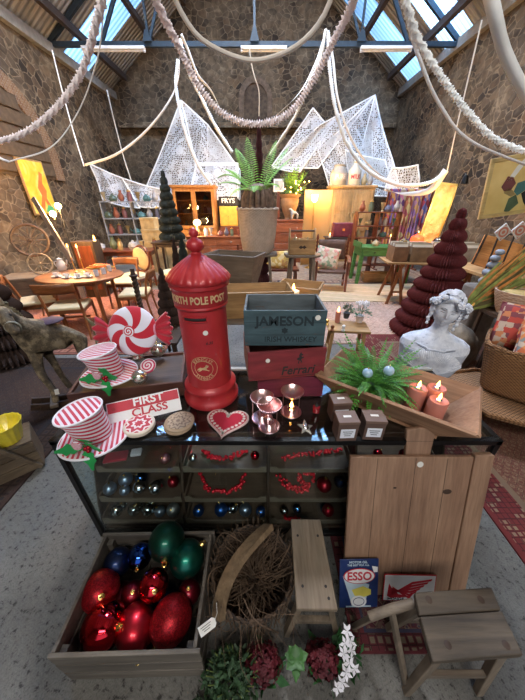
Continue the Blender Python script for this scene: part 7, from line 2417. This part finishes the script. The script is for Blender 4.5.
for s in (-1, 1):
    m = MB(); m.tube([headp(pi / 2 - .10 + .05 * cos(pi * i / 8 - pi / 2) * + .12, -pi / 2 + s * (.42 + .17 * (i / 8 * 2 - 1))) + Vector((0, -.0005, 0)) for i in range(9)], .0024, 5); m.build('eyelid', GW, t)
    m = MB(); m.tube([headp(pi / 2 - .30 - .05 * sin(pi * i / 8), -pi / 2 + s * (.40 + .24 * (i / 8 * 2 - 1))) for i in range(9)], .0022, 5); m.build('eyebrow', GW, t)
m = MB(); m.tube([headp(pi / 2 + .49 + .01 * cos(i * pi / 4), -pi / 2 + .2 * (i / 8 * 2 - 1)) for i in range(9)], .0022, 5); m.build('mouth', GW, t)
for fx, fy, fz, fr in ((-.078, -.055, .066, .032), (.045, -.085, .078, .028), (.09, -.03, .052, .036), (0.098, -.02, .0, .026), (-.10, -.01, .045, .026), (-.05, -.075, .1, .02)):
    m = MB()
    c_ = Vector((fx, fy, fz)); nr = c_.normalized()
    u = nr.cross(Vector((0, 0, 1))).normalized(); v = nr.cross(u)
    for ring_, k0 in ((1, 6), (.6, 5), (.28, 3)):
        for k in range(k0):
            a = 2 * pi * k / k0 + ring_
            e = (u * cos(a) + v * sin(a))
            m.sph(hc + HE @ HS @ (c_ + e * fr * ring_ * .62 + nr * fr * (1 - ring_) * .6), fr * .42, (1, 1, .5), 10, 6, nr.to_track_quat('Z', 'Y').to_matrix() @ Matrix.Rotation(a, 3, 'Z') @ Matrix.Rotation(.6, 3, 'Y'))
    m.build('flower', PLS, t)
    m = MB(); m.lathe([(fr * 1.1, 0), (fr * .9, .004)], 9); m.v = [tuple(hc + HE @ HS @ (c_ * .97 + (u * x_ + v * y_ + nr * z_))) for x_, y_, z_ in m.v]; m.build('leaf_collar', GW, t)

# ================================================================= OVERHEAD
def swag(name, label, cat, pts, r, mat_, kind='rope', group=None, n=10, par=True):
    pts = list(pts)
    far = lambda q: abs(q[1] - 4.55) < 1e-6
    pre = [pts.pop(0)] if far(pts[0]) else []
    post = [pts.pop()] if far(pts[-1]) or abs(pts[-1][0]) > 5.04 else []
    P = spline(pts, n)
    P = [Vector(q) for q in pre] + P + [Vector(q) for q in post]
    pts = pre + pts
    L = sum((P[i + 1] - P[i]).length for i in range(len(P) - 1))
    o = Vector(pts[0])
    step = {'ruffle': .012, 'crochet': .02, 'rope': .05, 'ribbon': .06}[kind]
    K = max(8, int(L / step))
    # resample
    Q, acc, j = [], 0, 0
    cum = [0]
    for i in range(len(P) - 1): cum.append(cum[-1] + (P[i + 1] - P[i]).length)
    for i in range(K + 1):
        s = L * i / K
        while j < len(cum) - 2 and cum[j + 1] < s: j += 1
        f_ = (s - cum[j]) / max(1e-9, cum[j + 1] - cum[j])
        Q.append(P[j].lerp(P[j + 1], f_) - o)
    m = MB()
    rs = random.Random(len(label))
    if kind == 'ruffle':
        m.tube(Q, r, 14, rad=lambda i, k, n_: (1.25 if i % 2 else .62) * (1 + .25 * sin(i * .9 + k * 1.7)) * rs.uniform(.85, 1.12))
    elif kind == 'crochet':
        m.tube(Q, r, 10, rad=lambda i, k, n_: (1.15 if (i + k) % 2 else .75) * (1 + .12 * sin(i * .5)))
    elif kind == 'ribbon':
        vs, fs = [], []
        for i, p in enumerate(Q):
            d = (Q[min(i + 1, K)] - Q[max(i - 1, 0)]).normalized()
            a = i / K * 2.5 + .4
            s_ = Vector((sin(a) * .2, 1, 0)).cross(d).normalized()
            s_ = (s_ * cos(a * .6) + Vector((0, 1, 0)) * sin(a * .6) * .6).normalized()
            vs += [p - s_ * r, p + s_ * r]
        fs = [(2 * i, 2 * i + 1, 2 * i + 3, 2 * i + 2) for i in range(K)]
        m.add(vs, fs)
        return tag(place(m.build(name, mat_, None, solid=.002), o), label, cat, group)
    else:
        m.tube(Q, r, 8)
    return tag(place(m.build(name, mat_, None), o), label, cat, group)


def place(o, loc):
    o.location = loc
    return o


CREPE = plain('pink_white_crepe', (.86, .76, .75), .95, var=.08, bsc=120)
CREPEW = plain('white_crepe', (.86, .88, .88), .95, var=.05, bsc=120)
ROPEM = plain('cream_rope', (.62, .56, .47), .9, var=.12, bsc=120)
RIB = plain('cream_ribbon', (.68, .62, .55), .7, var=.08)
RIBW = plain('white_ribbon', (.88, .88, .86), .6, var=.05)
swag('garland', 'ruffled pale pink crepe garland swooping down the upper left', 'garland', [(-0.89, 4.55, 5.27), (-0.712, 1.9, 2.649), (-0.89, 2.1, 2.592), (-1.204, 2.4, 2.471), (-1.582, 2.6, 2.332), (-1.955, 2.7, 2.214), (-2.396, 2.8, 2.165), (-5.45, 4.1, 3.3)], .017, CREPE, 'ruffle', 'crepe garlands')
swag('garland', 'thick fluffy cream garland hanging in a deep U in the middle', 'garland', [(-0.88, 4.55, 5.27), (-0.703, 2.5, 2.962), (-0.7, 2.7, 2.887), (-0.648, 2.9, 2.794), (-0.542, 3.1, 2.608), (-0.348, 3.2, 2.451), (-0.061, 3.2, 2.387), (0.236, 3.2, 2.458), (0.426, 3.1, 2.646), (0.551, 2.9, 2.831), (0.608, 2.7, 2.909), (0.588, 2.5, 2.962), (0.73, 4.55, 5.27)], .024, CREPE, 'ruffle', 'crepe garlands')
swag('garland', 'bluish white ruffled garland swooping down the upper right', 'garland', [(0.77, 4.55, 5.27), (0.618, 1.9, 2.678), (0.713, 2.0, 2.618), (0.899, 2.2, 2.555), (1.171, 2.4, 2.471), (1.485, 2.5, 2.308), (1.834, 2.6, 2.164), (2.355, 2.7, 2.062), (5.05, 4.0, 3.2)], .017, CREPEW, 'ruffle', 'crepe garlands')
swag('ribbon_swag', 'cream ribbon band hanging in a shallow curve at the top middle', 'ribbon', [(-0.65, 4.55, 5.27), (-0.518, 2.2, 2.813), (-0.48, 2.3, 2.714), (-0.363, 2.4, 2.622), (-0.084, 2.5, 2.575), (0.176, 2.4, 2.587), (0.34, 2.3, 2.667), (0.414, 2.2, 2.796), (0.52, 4.55, 5.27)], .014, RIB, 'rope', 'ribbon swags')
swag('ribbon_swag', 'pale ribbon curving beside the pink garland at the upper left', 'ribbon', [(-1.13, 4.55, 5.27), (-0.906, 2.4, 2.912), (-1.015, 2.5, 2.779), (-1.204, 2.7, 2.644), (-1.546, 2.9, 2.402), (-1.94, 3.0, 2.175), (-2.372, 3.0, 2.07), (-5.45, 4.1, 3.3)], .012, RIB, 'ribbon', 'ribbon swags')
swag('ribbon_swag', 'white ribbon curving below the ruffled garland at the upper right', 'ribbon', [(0.87, 4.55, 5.27), (0.697, 2.1, 2.763), (0.857, 2.3, 2.675), (1.061, 2.5, 2.575), (1.372, 2.7, 2.396), (1.769, 2.8, 2.185), (2.584, 2.9, 1.983), (5.05, 4.0, 3.2)], .012, RIBW, 'ribbon', 'ribbon swags')
swag('ribbon_swag', 'broad white ribbon falling at the top right corner', 'ribbon', [(1.01, 4.55, 5.27), (0.805, 1.5, 2.465), (0.888, 1.5, 2.355), (1.059, 1.6, 2.267), (1.379, 1.7, 2.09), (5.05, 3.0, 2.4)], .022, RIBW, 'ribbon', 'ribbon swags')
swag('ribbon_swag', 'cream ribbon sweeping from the left end of the net to the truss', 'ribbon', [(-3.323, 6.0, 2.374), (-2.811, 6.2, 2.553), (-2.339, 6.5, 2.908), (-1.906, 6.8, 3.379), (-1.683, 7.2, 3.9), (-1.658, 7.6, 4.535)], .02, RIB, 'ribbon', 'ribbon swags')
swag('ribbon_swag', 'white ribbon looping from the left truss post towards the fern', 'ribbon', [(-1.275, 6.0, 4.062), (-1.189, 6.0, 3.886), (-1.028, 5.8, 3.534), (-0.795, 5.6, 3.277), (-0.606, 5.4, 2.918)], .022, RIBW, 'ribbon', 'ribbon swags')
swag('crochet_rope', 'white crocheted rope hanging from the truss past the left net peak', 'rope', [(-1.685, 7.4, 4.252), (-1.759, 7.3, 3.856), (-1.664, 7.0, 3.397), (-1.524, 6.8, 2.882), (-1.293, 6.6, 2.388), (-1.072, 6.6, 2.09)], .032, CREPEW, 'crochet', 'crocheted ropes')
swag('crochet_rope', 'white crocheted rope falling from the truss towards the fern', 'rope', [(-1.517, 7.0, 4.377), (-1.343, 6.6, 3.85), (-1.129, 6.4, 3.46), (-0.867, 6.2, 2.997), (-0.56, 6.0, 2.571)], .028, CREPEW, 'crochet', 'crocheted ropes')
swag('crochet_rope', 'long white crocheted rope sagging right from the truss to the wall', 'rope', [(1.158, 6.8, 4.399), (1.216, 6.6, 3.85), (1.356, 6.4, 3.253), (1.632, 6.3, 2.721), (2.102, 6.2, 2.283), (2.698, 6.1, 2.062), (3.185, 6.0, 2.089), (3.472, 6.0, 2.265)], .032, CREPEW, 'crochet', 'crocheted ropes')
swag('crochet_rope', 'cream crocheted rope curving left of the right truss post to the plant', 'rope', [(1.087, 6.6, 4.343), (0.992, 6.4, 3.91), (0.756, 6.2, 3.47), (0.593, 6.1, 3.114), (0.351, 6.0, 2.774), (0.138, 6.0, 2.526)], .028, ROPEM, 'crochet', 'crocheted ropes')
swag('ribbon_swag', 'white ribbon dropping from the right truss post beside the net', 'ribbon', [(1.175, 6.9, 4.438), (1.292, 6.8, 4.046), (1.438, 6.7, 3.47), (1.776, 6.6, 2.848), (2.231, 6.5, 2.378), (2.838, 6.5, 2.066)], .022, RIBW, 'ribbon', 'ribbon swags')
swag('ribbon_swag', 'thin cream ribbon arching left from the right truss post', 'ribbon', [(1.123, 6.8, 4.399), (0.94, 6.5, 3.919), (0.664, 6.3, 3.472), (0.243, 6.2, 3.123)], .02, RIB, 'ribbon', 'ribbon swags')
swag('ribbon_swag', 'pale ribbon hanging from the far right wall to the brass panel', 'ribbon', [(3.462, 6.0, 2.296), (3.258, 6.0, 1.973), (2.836, 6.1, 1.909), (2.463, 6.2, 1.982)], .06, RIB, 'ribbon', 'ribbon swags')
swag('cord', 'thin white cord stretched down the upper right', 'cord', [(2.924, 5.2, 3.878), (3.07, 5.4, 3.355), (3.212, 5.6, 2.809), (3.433, 5.9, 2.256)], .010, RIBW, 'rope', 'white cords')
swag('cord', 'thin pale cord stretched down the left wall, nearer one', 'cord', [(-3.92, 7.0, 4.247), (-3.88, 6.9, 3.668), (-3.764, 6.7, 3.023), (-3.57, 6.4, 2.401)], .011, RIBW, 'rope', 'white cords')
swag('cord', 'thin pale cord stretched down the left wall, farther one', 'cord', [(-4.797, 11.0, 4.825), (-4.601, 10.6, 4.024), (-4.374, 10.2, 3.09), (-4.198, 10.0, 2.416)], .018, ROPEM, 'rope', 'white cords')
swag('cord', 'kinked brown string hanging from the middle of the blue beam', 'cord', [(-0.339, 9.5, 5.221), (-0.265, 9.3, 4.794), (-0.19, 9.2, 4.542), (-0.091, 9.2, 4.279), (-0.094, 9.2, 3.802)], .013, plain('string_brown', (.5, .38, .26), .8), 'rope')

LACE = lace_mat('white_lace', (.60, .62, .64), 17, .16)
LACE2 = lace_mat('fine_lace', (.6, .63, .68), 24, .17)


def net(label, quads, mat_, group='white lace nets'):
    t = T('lace_net', label, 'net', quads[0][0], 0, group)
    o = Vector(quads[0][0])
    for (a, b_, c_, d_), sag in [(q[:4], q[4]) for q in [tuple(Vector(p) for p in qq[:4]) + (qq[4],) for qq in quads]]:
        m = MB()
        def f(u, v):
            p = a.lerp(b_, u).lerp(d_.lerp(c_, u), v)
            fold = .07 * sin(u * 9 + v * 3) * sin(pi * v)
            return p - o + Vector((0, fold, -sag * sin(pi * u) * (.35 + .65 * v)))
        m.grid(f, 40, 24)
        m.build('lace_panel', mat_, t)
        m = MB(); m.tube([f(u / 24, 0) for u in range(24)] + [f(1, v / 24) for v in range(24)] + [f(1 - u / 24, 1) for u in range(24)] + [f(0, 1 - v / 24) for v in range(24)], .022, 5, True); m.build('lace_edging', CREPEW, t)
    return t


net('large white lace net falling from a single peak left of the fern', [
    ((-2.618, 11.3, 4.672), (-1.813, 11.3, 4.048), (-0.918, 11.1, 2.93), (-2.303, 11.1, 2.93), .0),
    ((-2.618, 11.3, 4.672), (-2.303, 11.1, 2.93), (-2.582, 10.9, 2.028), (-4.229, 11.1, 2.189), .1),
    ((-2.296, 11.1, 2.987), (-0.846, 11.1, 2.987), (-0.861, 10.7, 1.931), (-2.547, 10.7, 1.931), .05),
    ((-1.813, 11.3, 4.048), (-0.814, 11.5, 2.825), (-0.852, 11.5, 1.881), (-2.007, 11.3, 2.805), .0)], LACE)
net('bluish white lace net spread low over the far left shelf', [
    ((-5.16, 9.6, 2.791), (-4.382, 9.8, 2.454), (-4.005, 9.8, 1.63), (-5.043, 9.6, 1.855), .05),
    ((-4.382, 9.8, 2.454), (-3.129, 10.0, 2.142), (-3.122, 10.0, 1.803), (-4.057, 9.8, 1.688), .1)], LACE2)
net('broad white lace net with two peaks draped right of the fern', [
    ((1.611, 11.1, 4.428), (2.235, 11.2, 3.95), (1.289, 10.9, 2.71), (0.33, 11.1, 2.901), .05),
    ((3.526, 11.1, 4.737), (1.879, 11.1, 4.007), (0.331, 11.1, 2.844), (1.896, 10.9, 2.824), .0),
    ((3.526, 11.1, 4.737), (1.863, 11.0, 3.334), (2.386, 10.9, 2.18), (3.799, 11.0, 2.719), .1),
    ((3.526, 11.1, 4.737), (3.822, 10.7, 3.801), (4.191, 9.4, 2.117), (3.209, 10.9, 2.537), .05),
    ((3.735, 9.2, 2.652), (4.076, 8.4, 2.636), (4.222, 8.4, 2.121), (3.654, 9.2, 2.109), .08),
    ((2.744, 10.9, 3.319), (3.87, 10.2, 2.962), (4.163, 9.6, 1.964), (3.124, 10.8, 2.236), .1)], LACE)

# a dark tray of bric-a-brac and small lights dotted about
for x_, y_, z_, lab in ((-3.4, 5.5, 1.12, 'little lit candle on the reddish cabinet behind the candlesticks'), (1.93, 9.4, 1.0, '')):
    if lab:
        t = T('tealight', lab, 'candle', (x_ + .15, y_, z_ - .015))
        m = MB(); m.lathe([(.03, 0), (.03, .03), (.001, .028)], 16); m.build('cup', WAXW, t); flame(t, .028, 2)
